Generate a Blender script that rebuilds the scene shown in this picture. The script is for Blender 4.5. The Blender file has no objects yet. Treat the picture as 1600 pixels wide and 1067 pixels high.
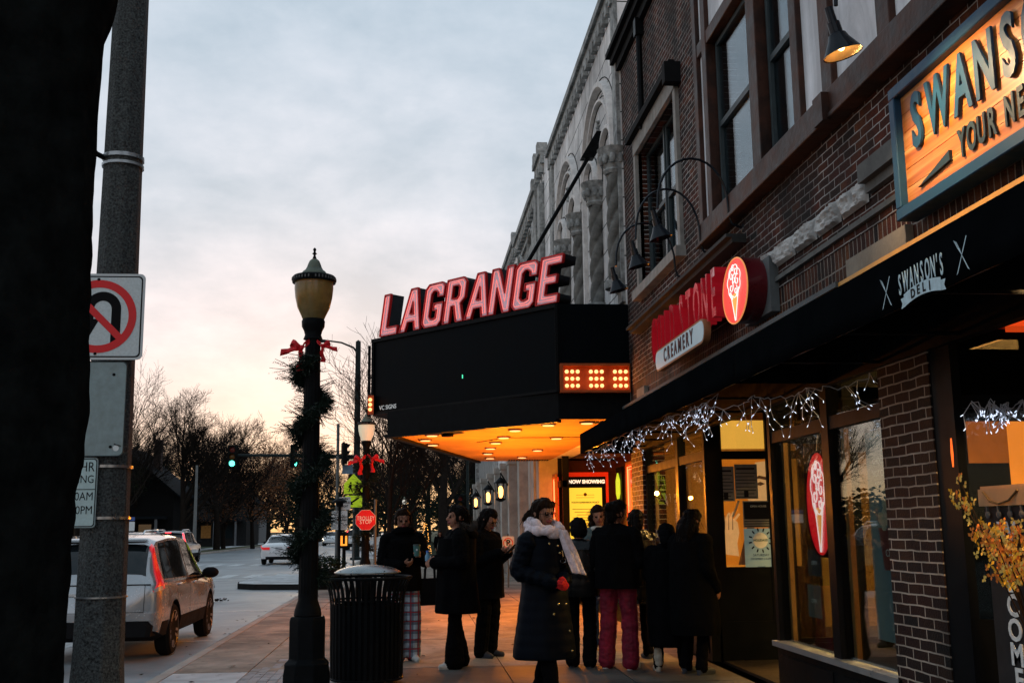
import bpy, bmesh, math, random
from mathutils import Vector, Matrix, noise
R = math.radians
sc = bpy.context.scene
COL = sc.collection

# ------------------------------------------------------------------ camera
F, YAW, PIT, ROL, CH = 1695.4, .0910, .17015, -.01223, 1.45     # focal length in px of a 1600 px wide picture
cam = bpy.data.objects.new('camera', bpy.data.cameras.new('camera'))
COL.objects.link(cam)
cam.data.sensor_width = 36; cam.data.lens = 36*F/1600
cam.data.clip_start = .05; cam.data.clip_end = 3000
_f = Vector((math.sin(YAW)*math.cos(PIT), math.cos(YAW)*math.cos(PIT), math.sin(PIT)))
_r = Vector((math.cos(YAW), -math.sin(YAW), 0)); _u = _r.cross(_f)
_r2 = math.cos(ROL)*_r + math.sin(ROL)*_u; _u2 = -math.sin(ROL)*_r + math.cos(ROL)*_u
CP = Vector((0, 0, CH))
cam.matrix_world = Matrix(((_r2.x, _u2.x, -_f.x, 0), (_r2.y, _u2.y, -_f.y, 0), (_r2.z, _u2.z, -_f.z, CH), (0, 0, 0, 1)))
sc.camera = cam
def ray(x, y): return ((x-800)/F)*_r2 - ((y-533.5)/F)*_u2 + _f
def atX(x, y, X): d = ray(x, y); return CP + d*(X/d.x)
def atY(x, y, Y): d = ray(x, y); return CP + d*(Y/d.y)
def atZ(x, y, Z): d = ray(x, y); return CP + d*((Z-CH)/d.z)

# ------------------------------------------------------------------ sky, dusk sun, exposure
w = bpy.data.worlds.new('World'); sc.world = w; w.use_nodes = True
nt = w.node_tree; nt.nodes.clear(); N = nt.nodes.new; L = nt.links.new
SUN_EL, SUN_ROT = R(3.0), R(-6)
sky = N('ShaderNodeTexSky'); sky.sky_type = 'NISHITA'; sky.sun_disc = False
sky.sun_elevation = SUN_EL; sky.sun_rotation = SUN_ROT; sky.air_density = 1.0; sky.dust_density = 2.0
tc = N('ShaderNodeTexCoord'); sx = N('ShaderNodeSeparateXYZ'); L(tc.outputs['Generated'], sx.inputs[0])
el = N('ShaderNodeMath'); el.operation = 'ARCSINE'; L(sx.outputs['Z'], el.inputs[0])
elm = N('ShaderNodeMapRange'); elm.inputs['From Min'].default_value = 0; elm.inputs['From Max'].default_value = .55
L(el.outputs[0], elm.inputs['Value'])
cr = N('ShaderNodeValToRGB'); L(elm.outputs[0], cr.inputs[0])       # the overcast deck: peach at the skyline, pink, then blue grey
e = cr.color_ramp; e.elements[0].position = 0; e.elements[0].color = (.98, .60, .28, 1)
e.elements[1].position = 1; e.elements[1].color = (.46, .57, .66, 1)
for p, c in ((.06, (.98, .68, .42, 1)), (.125, (.88, .72, .62, 1)), (.20, (.79, .71, .70, 1)), (.30, (.72, .70, .74, 1)), (.52, (.61, .67, .74, 1))):
    k = e.elements.new(p); k.color = c
# cloud layer: noise on a plane overhead so that the clouds shrink towards the horizon
pz = N('ShaderNodeMath'); pz.operation = 'MAXIMUM'; pz.inputs[1].default_value = .0; L(sx.outputs['Z'], pz.inputs[0])
pa = N('ShaderNodeMath'); pa.operation = 'ADD'; pa.inputs[1].default_value = .34; L(pz.outputs[0], pa.inputs[0])
px_ = N('ShaderNodeMath'); px_.operation = 'DIVIDE'; L(sx.outputs['X'], px_.inputs[0]); L(pa.outputs[0], px_.inputs[1])
py_ = N('ShaderNodeMath'); py_.operation = 'DIVIDE'; L(sx.outputs['Y'], py_.inputs[0]); L(pa.outputs[0], py_.inputs[1])
cx = N('ShaderNodeCombineXYZ'); L(px_.outputs[0], cx.inputs[0]); L(py_.outputs[0], cx.inputs[1])
n1 = N('ShaderNodeTexNoise'); n1.inputs['Scale'].default_value = 3.0; n1.inputs['Detail'].default_value = 9; n1.inputs['Roughness'].default_value = .58; n1.inputs['Distortion'].default_value = .25
L(cx.outputs[0], n1.inputs['Vector'])
n2 = N('ShaderNodeTexNoise'); n2.inputs['Scale'].default_value = 10; n2.inputs['Detail'].default_value = 6; n2.inputs['Roughness'].default_value = .6
L(cx.outputs[0], n2.inputs['Vector'])
nm = N('ShaderNodeMix'); nm.data_type = 'FLOAT'; nm.inputs[0].default_value = .35; L(n1.outputs['Fac'], nm.inputs[2]); L(n2.outputs['Fac'], nm.inputs[3])
mr = N('ShaderNodeMapRange'); mr.inputs['From Min'].default_value = .36; mr.inputs['From Max'].default_value = .66; mr.inputs['To Min'].default_value = .87; mr.inputs['To Max'].default_value = 1.17
L(nm.outputs[0], mr.inputs['Value'])
tm = N('ShaderNodeMix'); tm.data_type = 'RGBA'; tm.inputs[6].default_value = (.93,.985,1.03,1); tm.inputs[7].default_value = (1.05,1.0,1.0,1)
tr_ = N('ShaderNodeMapRange'); tr_.inputs['From Min'].default_value = .38; tr_.inputs['From Max'].default_value = .62; L(nm.outputs[0], tr_.inputs['Value']); L(tr_.outputs[0], tm.inputs[0])
tv = N('ShaderNodeVectorMath'); tv.operation = 'MULTIPLY'; L(cr.outputs[0], tv.inputs[0]); L(tm.outputs[2], tv.inputs[1])
vm = N('ShaderNodeVectorMath'); vm.operation = 'SCALE'; L(tv.outputs[0], vm.inputs[0]); L(mr.outputs[0], vm.inputs['Scale'])
bg1 = N('ShaderNodeBackground'); L(sky.outputs[0], bg1.inputs[0]); bg1.inputs[1].default_value = .012
bg2 = N('ShaderNodeBackground'); L(vm.outputs[0], bg2.inputs[0]); bg2.inputs[1].default_value = .86
ad = N('ShaderNodeAddShader'); L(bg1.outputs[0], ad.inputs[0]); L(bg2.outputs[0], ad.inputs[1])
ow = N('ShaderNodeOutputWorld'); L(ad.outputs[0], ow.inputs[0])
sl = bpy.data.lights.new('sun', 'SUN'); sl.energy = .25; sl.angle = R(12); sl.color = (1, .72, .45)
so = bpy.data.objects.new('sun', sl); COL.objects.link(so)
so.rotation_euler = Vector((math.sin(SUN_ROT)*math.cos(SUN_EL), math.cos(SUN_ROT)*math.cos(SUN_EL), math.sin(SUN_EL))).to_track_quat('Z', 'Y').to_euler()
sc.view_settings.view_transform = 'Standard'; sc.view_settings.look = 'None'
sc.view_settings.exposure = .28; sc.view_settings.gamma = 1
sc.cycles.max_bounces = 6; sc.cycles.transparent_max_bounces = 12
sc.cycles.sample_clamp_indirect = 4

# ------------------------------------------------------------------ materials
MATS = {}
def M(name, col, rough=.7, metal=0, var=.2, scale=6, bump=0, bscale=40, emit=0, ecol=None, coat=0, spec=None, det=5):
    if name in MATS: return MATS[name]
    m = bpy.data.materials.new(name); m.use_nodes = True; MATS[name] = m
    t = m.node_tree; b = t.nodes['Principled BSDF']
    b.inputs['Roughness'].default_value = rough; b.inputs['Metallic'].default_value = metal
    b.inputs['Specular IOR Level'].default_value = (.03 if max(col) < .035 else .3) if spec is None else spec
    if coat: b.inputs['Coat Weight'].default_value = coat; b.inputs['Coat Roughness'].default_value = .04
    c = (*col, 1); b.inputs['Base Color'].default_value = c
    o = t.nodes.new('ShaderNodeTexCoord')
    if var:
        n = t.nodes.new('ShaderNodeTexNoise'); n.inputs['Scale'].default_value = scale; n.inputs['Detail'].default_value = det; n.inputs['Roughness'].default_value = .62
        t.links.new(o.outputs['Object'], n.inputs['Vector'])
        r = t.nodes.new('ShaderNodeMapRange'); r.inputs['From Min'].default_value = .3; r.inputs['From Max'].default_value = .7
        r.inputs['To Min'].default_value = 1-var; r.inputs['To Max'].default_value = 1+var
        t.links.new(n.outputs['Fac'], r.inputs['Value'])
        s = t.nodes.new('ShaderNodeVectorMath'); s.operation = 'SCALE'; s.inputs[0].default_value = col
        t.links.new(r.outputs[0], s.inputs['Scale']); t.links.new(s.outputs[0], b.inputs['Base Color'])
        r2 = t.nodes.new('ShaderNodeMapRange'); r2.inputs['From Min'].default_value = .3; r2.inputs['From Max'].default_value = .7
        r2.inputs['To Min'].default_value = max(0, rough-.08); r2.inputs['To Max'].default_value = min(1, rough+.1)
        t.links.new(n.outputs['Fac'], r2.inputs['Value']); t.links.new(r2.outputs[0], b.inputs['Roughness'])
    if bump:
        n = t.nodes.new('ShaderNodeTexNoise'); n.inputs['Scale'].default_value = bscale; n.inputs['Detail'].default_value = 4
        t.links.new(o.outputs['Object'], n.inputs['Vector'])
        bp = t.nodes.new('ShaderNodeBump'); bp.inputs['Strength'].default_value = min(1, bump); bp.inputs['Distance'].default_value = .01
        t.links.new(n.outputs['Fac'], bp.inputs['Height']); t.links.new(bp.outputs[0], b.inputs['Normal'])
    if emit:
        b.inputs['Emission Color'].default_value = (*(ecol or col), 1); b.inputs['Emission Strength'].default_value = emit
    return m
def brick_mat(name, c1, c2, mortar, bw=.21, rh=.0677, ms=.010, axis='YZ', vert=False, blotch=.5):
    m = bpy.data.materials.new(name); m.use_nodes = True; t = m.node_tree; b = t.nodes['Principled BSDF']
    b.inputs['Roughness'].default_value = .85; b.inputs['Specular IOR Level'].default_value = .25
    o = t.nodes.new('ShaderNodeTexCoord'); s = t.nodes.new('ShaderNodeSeparateXYZ'); c = t.nodes.new('ShaderNodeCombineXYZ')
    t.links.new(o.outputs['Object'], s.inputs[0])
    a, d = axis[0], axis[1]
    if vert: a, d = d, a
    t.links.new(s.outputs[a], c.inputs[0]); t.links.new(s.outputs[d], c.inputs[1])
    wv = t.nodes.new('ShaderNodeTexNoise'); wv.inputs['Scale'].default_value = 4.5; t.links.new(o.outputs['Object'], wv.inputs['Vector'])
    wm = t.nodes.new('ShaderNodeVectorMath'); wm.operation = 'MULTIPLY_ADD'; wm.inputs[1].default_value = (.020, .020, 0)
    t.links.new(wv.outputs['Color'], wm.inputs[0]); t.links.new(c.outputs[0], wm.inputs[2])
    k = t.nodes.new('ShaderNodeTexBrick'); k.inputs['Scale'].default_value = 1; k.inputs['Brick Width'].default_value = bw; k.inputs['Row Height'].default_value = rh
    k.inputs['Mortar Size'].default_value = ms/2; k.inputs['Mortar Smooth'].default_value = .25; k.inputs['Bias'].default_value = 0
    if vert: k.offset = 0
    cn = t.nodes.new('ShaderNodeTexNoise'); cn.inputs['Scale'].default_value = 2.6; cn.inputs['Detail'].default_value = 3; t.links.new(o.outputs['Object'], cn.inputs['Vector'])
    cx_ = t.nodes.new('ShaderNodeMix'); cx_.data_type = 'RGBA'; cx_.inputs[6].default_value = (*c1, 1); cx_.inputs[7].default_value = (c1[0]*1.5, c1[1]*2.4, c1[2]*1.8, 1) if c1[0] < .3 else (c1[0]*.86, c1[1]*.86, c1[2]*.86, 1)
    cm_ = t.nodes.new('ShaderNodeMapRange'); cm_.inputs['From Min'].default_value = .45; cm_.inputs['From Max'].default_value = .65; t.links.new(cn.outputs['Fac'], cm_.inputs['Value']); t.links.new(cm_.outputs[0], cx_.inputs[0])
    k.inputs['Color1'].default_value = (*c1, 1); k.inputs['Color2'].default_value = (*c2, 1); k.inputs['Mortar'].default_value = (*mortar, 1)
    t.links.new(wm.outputs[0], k.inputs['Vector']); t.links.new(cx_.outputs[2], k.inputs['Color1'])
    n = t.nodes.new('ShaderNodeTexNoise'); n.inputs['Scale'].default_value = 1.7; n.inputs['Detail'].default_value = 8; n.inputs['Roughness'].default_value = .7
    t.links.new(o.outputs['Object'], n.inputs['Vector'])
    r = t.nodes.new('ShaderNodeMapRange'); r.inputs['From Min'].default_value = .3; r.inputs['From Max'].default_value = .7; r.inputs['To Min'].default_value = 1-blotch; r.inputs['To Max'].default_value = 1+blotch
    t.links.new(n.outputs['Fac'], r.inputs['Value'])
    v = t.nodes.new('ShaderNodeVectorMath'); v.operation = 'SCALE'; t.links.new(k.outputs['Color'], v.inputs[0]); t.links.new(r.outputs[0], v.inputs['Scale'])
    t.links.new(v.outputs[0], b.inputs['Base Color'])
    n3 = t.nodes.new('ShaderNodeTexNoise'); n3.inputs['Scale'].default_value = 90; t.links.new(o.outputs['Object'], n3.inputs['Vector'])
    mx = t.nodes.new('ShaderNodeMath'); mx.operation = 'MULTIPLY_ADD'; mx.inputs[1].default_value = -1; t.links.new(k.outputs['Fac'], mx.inputs[0]); t.links.new(n3.outputs['Fac'], mx.inputs[2])
    bp = t.nodes.new('ShaderNodeBump'); bp.inputs['Strength'].default_value = .9; bp.inputs['Distance'].default_value = .008
    t.links.new(mx.outputs[0], bp.inputs['Height']); t.links.new(bp.outputs[0], b.inputs['Normal'])
    MATS[name] = m; return m
def grime(m, amt=.5, scale=1.2, spots=0, sscale=9, streak=1):
    """stains with shapes of their own over whatever colour the material already has"""
    t = m.node_tree; b = t.nodes['Principled BSDF']; inp = b.inputs['Base Color']; src = inp.links[0].from_socket if inp.links else None
    o = t.nodes.new('ShaderNodeTexCoord'); mp = t.nodes.new('ShaderNodeMapping'); mp.inputs['Scale'].default_value = (scale, scale, scale/streak); t.links.new(o.outputs['Object'], mp.inputs[0])
    n = t.nodes.new('ShaderNodeTexNoise'); n.inputs['Scale'].default_value = 1; n.inputs['Detail'].default_value = 10; n.inputs['Roughness'].default_value = .68; n.inputs['Distortion'].default_value = .6; t.links.new(mp.outputs[0], n.inputs['Vector'])
    r = t.nodes.new('ShaderNodeMapRange'); r.inputs['From Min'].default_value = .38; r.inputs['From Max'].default_value = .60; r.inputs['To Min'].default_value = 1-amt; r.inputs['To Max'].default_value = 1.08; t.links.new(n.outputs['Fac'], r.inputs['Value']); f = r.outputs[0]
    if spots:
        v = t.nodes.new('ShaderNodeTexVoronoi'); v.inputs['Scale'].default_value = sscale; v.inputs['Randomness'].default_value = 1; t.links.new(o.outputs['Object'], v.inputs['Vector'])
        r2 = t.nodes.new('ShaderNodeMapRange'); r2.inputs['From Min'].default_value = .10; r2.inputs['From Max'].default_value = .16; r2.inputs['To Min'].default_value = 1-spots; r2.inputs['To Max'].default_value = 1; t.links.new(v.outputs['Distance'], r2.inputs['Value'])
        k = t.nodes.new('ShaderNodeMath'); k.operation = 'MULTIPLY'; t.links.new(f, k.inputs[0]); t.links.new(r2.outputs[0], k.inputs[1]); f = k.outputs[0]
    s = t.nodes.new('ShaderNodeVectorMath'); s.operation = 'SCALE'; t.links.new(f, s.inputs['Scale'])
    if src: t.links.new(src, s.inputs[0])
    else: s.inputs[0].default_value = tuple(inp.default_value)[:3]
    t.links.new(s.outputs[0], inp); return m
def glass(name, tint=(.9, .95, .95), refl=.22, rough=.0):
    m = bpy.data.materials.new(name); m.use_nodes = True; t = m.node_tree; t.nodes.clear()
    a = t.nodes.new('ShaderNodeBsdfTransparent'); a.inputs[0].default_value = (*tint, 1)
    g = t.nodes.new('ShaderNodeBsdfGlossy'); g.inputs['Roughness'].default_value = rough
    fr = t.nodes.new('ShaderNodeFresnel'); fr.inputs[0].default_value = 1.5
    ma = t.nodes.new('ShaderNodeMath'); ma.operation = 'MULTIPLY_ADD'; ma.inputs[1].default_value = refl; ma.inputs[2].default_value = .02; ma.use_clamp = True
    t.links.new(fr.outputs[0], ma.inputs[0])
    x = t.nodes.new('ShaderNodeMixShader'); t.links.new(ma.outputs[0], x.inputs[0]); t.links.new(a.outputs[0], x.inputs[1]); t.links.new(g.outputs[0], x.inputs[2])
    o = t.nodes.new('ShaderNodeOutputMaterial'); t.links.new(x.outputs[0], o.inputs[0]); MATS[name] = m; return m
def emis(name, col, s): return M(name, tuple(min(1, c*.8) for c in col), .5, var=0, emit=s, ecol=col)

# ------------------------------------------------------------------ mesh building
def frame(n):
    n = Vector(n).normalized(); u = Vector((0, 0, 1)) if abs(n.z) < .95 else Vector((1, 0, 0))
    a = u.cross(n).normalized(); return a, n.cross(a)
class MB:
    def __init__(s): s.v = []; s.f = []; s.m = []; s.k = 0
    def mat(s, k): s.k = k; return s
    def add(s, vs, fs):
        o = len(s.v); s.v += [Vector(p) for p in vs]; s.f += [tuple(i+o for i in f) for f in fs]; s.m += [s.k]*len(fs); return s
    def box(s, x0, x1, y0, y1, z0, z1):
        return s.add([(x0,y0,z0),(x1,y0,z0),(x1,y1,z0),(x0,y1,z0),(x0,y0,z1),(x1,y0,z1),(x1,y1,z1),(x0,y1,z1)],
                     [(3,2,1,0),(4,5,6,7),(0,1,5,4),(1,2,6,5),(2,3,7,6),(3,0,4,7)])
    def obox(s, c, ax, ay, az, hx, hy, hz):       # oriented box: centre, axes, half sizes
        c = Vector(c); ax, ay, az = Vector(ax)*hx, Vector(ay)*hy, Vector(az)*hz
        return s.add([c-ax-ay-az, c+ax-ay-az, c+ax+ay-az, c-ax+ay-az, c-ax-ay+az, c+ax-ay+az, c+ax+ay+az, c-ax+ay+az],
                     [(3,2,1,0),(4,5,6,7),(0,1,5,4),(1,2,6,5),(2,3,7,6),(3,0,4,7)])
    def bar(s, p, q, wd, ht, up=(0, 0, 1)):
        p, q = Vector(p), Vector(q); d = (q-p); l = d.length; d /= l
        a = d.cross(Vector(up)); a = a.normalized() if a.length > 1e-5 else Vector((1,0,0)); b = a.cross(d)
        return s.obox((p+q)/2, a, d, b, wd/2, l/2, ht/2)
    def tube(s, pts, rad, n=8, cap=True, closed=False):
        pts = [Vector(p) for p in pts]; k = len(pts)
        if not hasattr(rad, '__len__'): rad = [rad]*k
        a = None; vs = []
        for i in range(k):
            if closed: d = pts[(i+1) % k]-pts[i-1]
            else: d = pts[min(i+1, k-1)]-pts[max(i-1, 0)]
            if d.length < 1e-9: d = Vector((0,0,1))
            d.normalize()
            if a is None: a, b = frame(d)
            else:
                a = (a-d*a.dot(d));
                if a.length < 1e-6: a, b = frame(d)
                a.normalize(); b = d.cross(a)
            for j in range(n):
                t = 2*math.pi*j/n; vs.append(pts[i]+(a*math.cos(t)+b*math.sin(t))*rad[i])
        fs = []
        for i in range(k if closed else k-1):
            i2 = (i+1) % k
            for j in range(n): j2 = (j+1) % n; fs.append((i*n+j, i*n+j2, i2*n+j2, i2*n+j))
        if cap and not closed: fs += [tuple(range(n))[::-1], tuple((k-1)*n+j for j in range(n))]
        return s.add(vs, fs)
    def loft(s, rings, cap=True, closed=True):
        n = len(rings[0]); vs = [p for r in rings for p in r]; fs = []
        for i in range(len(rings)-1):
            for j in range(n if closed else n-1):
                j2 = (j+1) % n; fs.append((i*n+j, i*n+j2, (i+1)*n+j2, (i+1)*n+j))
        if cap: fs += [tuple(range(n))[::-1], tuple((len(rings)-1)*n+j for j in range(n))]
        return s.add(vs, fs)
    def lathe(s, prof, c=(0, 0, 0), n=24, sx=1, sy=1, a0=0):
        c = Vector(c)
        return s.loft([[c+Vector((r*sx*math.cos(2*math.pi*j/n+a0), r*sy*math.sin(2*math.pi*j/n+a0), z)) for j in range(n)] for r, z in prof])
    def ell(s, c, r, n=12, rot=None):
        c = Vector(c); r = r if hasattr(r, '__len__') else (r, r, r); rings = []
        for i in range(1, n):
            t = math.pi*i/n
            rings.append([(rot @ Vector((r[0]*math.sin(t)*math.cos(2*math.pi*j/(2*n)), r[1]*math.sin(t)*math.sin(2*math.pi*j/(2*n)), -r[2]*math.cos(t))) if rot else Vector((r[0]*math.sin(t)*math.cos(2*math.pi*j/(2*n)), r[1]*math.sin(t)*math.sin(2*math.pi*j/(2*n)), -r[2]*math.cos(t))))+c for j in range(2*n)])
        return s.loft(rings)
    def prism(s, poly, o, ax, ay, az, depth):     # polygon in (ax, ay) at o, pushed along az
        o, ax, ay, az = Vector(o), Vector(ax), Vector(ay), Vector(az); n = len(poly)
        a = [o+ax*p[0]+ay*p[1] for p in poly]; b = [p+az*depth for p in a]
        return s.add(a+b, [tuple(range(n))[::-1], tuple(range(n, 2*n))]+[(i, (i+1) % n, n+(i+1) % n, n+i) for i in range(n)])
    def sheet(s, fn, nu, nv):
        vs = [fn(i/nu, j/nv) for i in range(nu+1) for j in range(nv+1)]
        return s.add(vs, [(i*(nv+1)+j, (i+1)*(nv+1)+j, (i+1)*(nv+1)+j+1, i*(nv+1)+j+1) for i in range(nu) for j in range(nv)])
    def xf(s, m): s.v = [m @ p for p in s.v]; return s
    def build(s, name, mats, parent=None, smooth=True, ang=35, fix=True, local=False):
        me = bpy.data.meshes.new(name)
        vs = s.v
        if parent is not None and not local:
            inv = ROOT[parent.name].inverted(); vs = [inv @ p for p in vs]
        me.from_pydata([tuple(p) for p in vs], [], s.f)
        for m in (mats if isinstance(mats, (list, tuple)) else [mats]): me.materials.append(m)
        me.polygons.foreach_set('material_index', s.m)
        if fix:
            bm = bmesh.new(); bm.from_mesh(me); bmesh.ops.recalc_face_normals(bm, faces=bm.faces); bm.to_mesh(me); bm.free()
        if smooth:
            me.polygons.foreach_set('use_smooth', [True]*len(me.polygons)); me.set_sharp_from_angle(angle=R(ang))
        me.update()
        return link(name, me, parent)
ROOT = {}
def link(name, me, parent=None):
    o = bpy.data.objects.new(name, me); COL.objects.link(o)
    if parent is not None: o.parent = parent; ROOT[o.name] = ROOT[parent.name]
    else: ROOT[o.name] = Matrix.Identity(4)
    return o
def tag(o, label=None, cat=None, group=None, kind=None):
    if label: o['label'] = label
    if cat: o['category'] = cat
    if group: o['group'] = group
    if kind: o['kind'] = kind
    return o
def thing(name, label, cat, loc=(0, 0, 0), rz=0, group=None, scale=1):
    o = bpy.data.objects.new(name, None); COL.objects.link(o); o.empty_display_size = .2
    o.location = loc; o.rotation_euler = (0, 0, rz); o.scale = (scale,)*3
    ROOT[o.name] = Matrix.Translation(Vector(loc)) @ Matrix.Rotation(rz, 4, 'Z') @ Matrix.Scale(scale, 4)
    return tag(o, label, cat, group)
def struct(o): o['kind'] = 'structure'; return o
KIDS = {}
def dup(root, loc, rz=0, label=None, group=None, scale=None):
    def cp(o, par):
        c = o.copy(); COL.objects.link(c)
        if par: c.parent = par
        for ch in [x for x in COL.objects if x.parent == o and x != c]: cp(ch, c)
        return c
    r = cp(root, None); r.location = loc; r.rotation_euler = (0, 0, rz)
    if scale: r.scale = (scale,)*3
    if label: r['label'] = label
    if group: r['group'] = group
    return r
def curve_mesh(cu):
    o = bpy.data.objects.new('tmp', cu); COL.objects.link(o)
    dg = bpy.context.evaluated_depsgraph_get(); me = bpy.data.meshes.new_from_object(o.evaluated_get(dg))
    bpy.data.objects.remove(o); bpy.data.curves.remove(cu); return me
def text(name, body, size, mat, parent, o, ax, ay, ext=.004, bold=0, xs=1, align='CENTER', shear=0, space=1, valign='CENTER'):
    """lettering in the plane (ax, ay) at o as one mesh"""
    cu = bpy.data.curves.new(name, 'FONT'); cu.body = body; cu.size = size; cu.extrude = ext; cu.offset = bold; cu.shear = shear
    cu.align_x = align; cu.align_y = valign; cu.space_character = space; cu.resolution_u = 3
    me = curve_mesh(cu); ax = Vector(ax).normalized(); ay = Vector(ay).normalized(); az = ax.cross(ay); o = Vector(o)
    mt = Matrix(((ax.x*xs, ay.x, az.x, o.x), (ax.y*xs, ay.y, az.y, o.y), (ax.z*xs, ay.z, az.z, o.z), (0, 0, 0, 1)))
    if parent is not None: mt = ROOT[parent.name].inverted() @ mt
    me.transform(mt); me.materials.clear(); me.materials.append(mat); me.name = name
    return link(name, me, parent)
def evaluated(o):
    dg = bpy.context.evaluated_depsgraph_get(); return bpy.data.meshes.new_from_object(o.evaluated_get(dg))
def cut(o, cutters):
    """boolean-difference temporary cutter meshes out of o"""
    tmp = []
    for i, c in enumerate(cutters):
        k = bpy.data.objects.new('cutter', bpy.data.meshes.new('cutter')); me = k.data
        me.from_pydata([tuple(p) for p in c.v], [], c.f)
        bm = bmesh.new(); bm.from_mesh(me); bmesh.ops.recalc_face_normals(bm, faces=bm.faces); bm.to_mesh(me); bm.free()
        for m in o.data.materials: me.materials.append(m)
        COL.objects.link(k); tmp.append(k)
        md = o.modifiers.new('cut', 'BOOLEAN'); md.object = k; md.operation = 'DIFFERENCE'; md.solver = 'EXACT'
    me = evaluated(o); o.modifiers.clear(); o.data = me
    for k in tmp: bpy.data.objects.remove(k)
    return o
rnd = random.Random(7)
X_, Y_, Z_ = Vector((1,0,0)), Vector((0,1,0)), Vector((0,0,1))

# common materials
BLK = M('black paint', (.006, .007, .008), .45, var=.3, scale=9)
BLKM = M('black metal', (.008, .009, .010), .35, metal=.2, var=.3, scale=14, bump=.15, bscale=60)
CONC = M('concrete', (.24, .225, .205), .85, var=.22, scale=2.2, bump=.35, bscale=55)
STEEL = M('galvanised steel', (.10, .12, .125), .5, metal=.5, var=.2)
RED = M('red sign sheeting', (.62, .012, .016), .4, var=.1)
WHT = M('white sign sheeting', (.62, .66, .66), .45, var=.08, scale=20)
BLKT = M('black sign lettering', (.008, .008, .009), .5, var=0)
# ------------------------------------------------------------------ ground, road, pavement
W = 3.2                       # plane of the shop fronts
MB().add([(-900,-60,-.22),(900,-60,-.22),(900,1500,-.22),(-900,1500,-.22)], [(0,1,2,3)]).build('ground', M('dark lawn soil', (.028,.032,.018), .95, var=.4, scale=1.5), smooth=False)
struct(COL.objects['ground'])
asph = M('asphalt', (.22,.245,.26), .46, var=.22, scale=.9, bump=.3, bscale=110, spec=.8)
mb = MB().add([(-15.2,-40,-.15),(-2.66,-40,-.15),(-2.66,600,-.15),(-15.2,600,-.15)], [(0,1,2,3)])
struct(mb.build('road', asph, smooth=False))
mb = MB()
for x0, x1 in ((-120,-15.2),(-2.66,120)): mb.add([(x0,56.6,-.154),(x1,56.6,-.154),(x1,67,-.154),(x0,67,-.154)], [(0,1,2,3)])
struct(mb.build('cross_street', asph, smooth=False))
wp_ = M('worn road paint', (.50,.52,.52), .7, var=.3, scale=7)
mk = MB()
for i in range(13): x = -14.3+i*.92; mk.box(x, x+.45, 39.6, 42.4, -.1505, -.146)
for i in range(11): x = -13.8+i*1.0; mk.box(x, x+.5, 53.2, 56.0, -.1505, -.146)
mk.box(-8.8,-2.9,37.9,38.2,-.1505,-.146)
for yy in (10.9,17.0,23.1): mk.box(-4.95,-2.9,yy,yy+.1,-.1505,-.146); mk.box(-4.98,-4.88,yy-.6,yy+.7,-.1503,-.1462)
for i in range(22):
    y = 2+i*9.0
    if not 37 < y < 58 : mk.box(-9.15,-9.03,y,y+3,-.1505,-.146)
struct(mk.build('road_markings', wp_, smooth=False))
slabA = M('pale slab concrete', (.50,.52,.53), .8, var=.18, scale=1.6, bump=.3, bscale=60)
slabB = M('brown slab concrete', (.265,.225,.185), .8, var=.38, scale=1.6, bump=.35, bscale=70)
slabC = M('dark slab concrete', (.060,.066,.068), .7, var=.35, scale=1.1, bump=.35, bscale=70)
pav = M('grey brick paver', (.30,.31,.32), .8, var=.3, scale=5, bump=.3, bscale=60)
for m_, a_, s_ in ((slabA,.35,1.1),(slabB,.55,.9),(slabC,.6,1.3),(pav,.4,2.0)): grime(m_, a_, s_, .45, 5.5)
grime(asph, .4, .35, .3, 2.2)
mb = MB()
g = .006
def slab(x0, x1, y0, y1, k, z=0):
    z += rnd.uniform(-.0015, .0015); mb.mat(k).box(x0+g, x1-g, y0+g, y1-g, -.12, z)
y = -6
while y < 56:
    step = 1.5
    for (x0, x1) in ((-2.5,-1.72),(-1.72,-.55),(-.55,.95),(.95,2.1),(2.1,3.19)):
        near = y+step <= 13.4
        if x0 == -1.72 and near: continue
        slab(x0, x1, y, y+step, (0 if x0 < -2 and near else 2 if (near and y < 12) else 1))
    y += step
for i in range(-30, 93):                                   # running-bond pavers in the furnishing strip
    y0 = -6+(i+30)*.2075
    if y0+.2 > 13.45: break
    for j in range(12):
        x0 = -1.72+j*.0975; o = .104*(j % 2)
        mb.mat(3).box(x0+.003, x0+.0945, y0+o+.003, y0+o+.2045, -.12, rnd.uniform(-.003,.001))
mb.mat(4).box(-2.5, 3.19, -6, 56, -.16, -.012)
struct(mb.build('sidewalk', [slabA, slabB, slabC, pav, M('joint dirt', (.02,.02,.018), .95)], smooth=False))
mb = MB()
y = -6
while y < 56:
    pr = [(-2.68,-.2),(-2.66,-.03),(-2.64,-.008),(-2.60,0),(-2.505,0),(-2.505,-.2)]
    if not 30.9 < y < 43: mb.prism([(p[0],p[1]) for p in pr], (0,y+.004,0), X_, Z_, Y_, 2.99)
    y += 3
struct(mb.build('kerb', M('kerb concrete', (.30,.27,.24), .85, var=.25, scale=2, bump=.4), ang=50))
mb = MB()
out = [(-2.5,30.2),(-3.1,30.9),(-4.4,31.3),(-4.95,31.9),(-5.1,33),(-5.1,37.0),(-4.8,37.6),(-4.2,38),(-2.5,38.6)]
mb.prism(out, (0,0,-.2), X_, Y_, Z_, .2)
mb.mat(1).prism([(p[0]*.985-.05 if p[0] < -2.6 else -2.515, 34.4+(p[1]-34.4)*.97) for p in out], (0,0,-.1), X_, Y_, Z_, .104)
struct(mb.build('kerb_extension', [M('kerb face', (.018,.018,.018), .9, var=.3), slabA], smooth=False))
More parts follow.
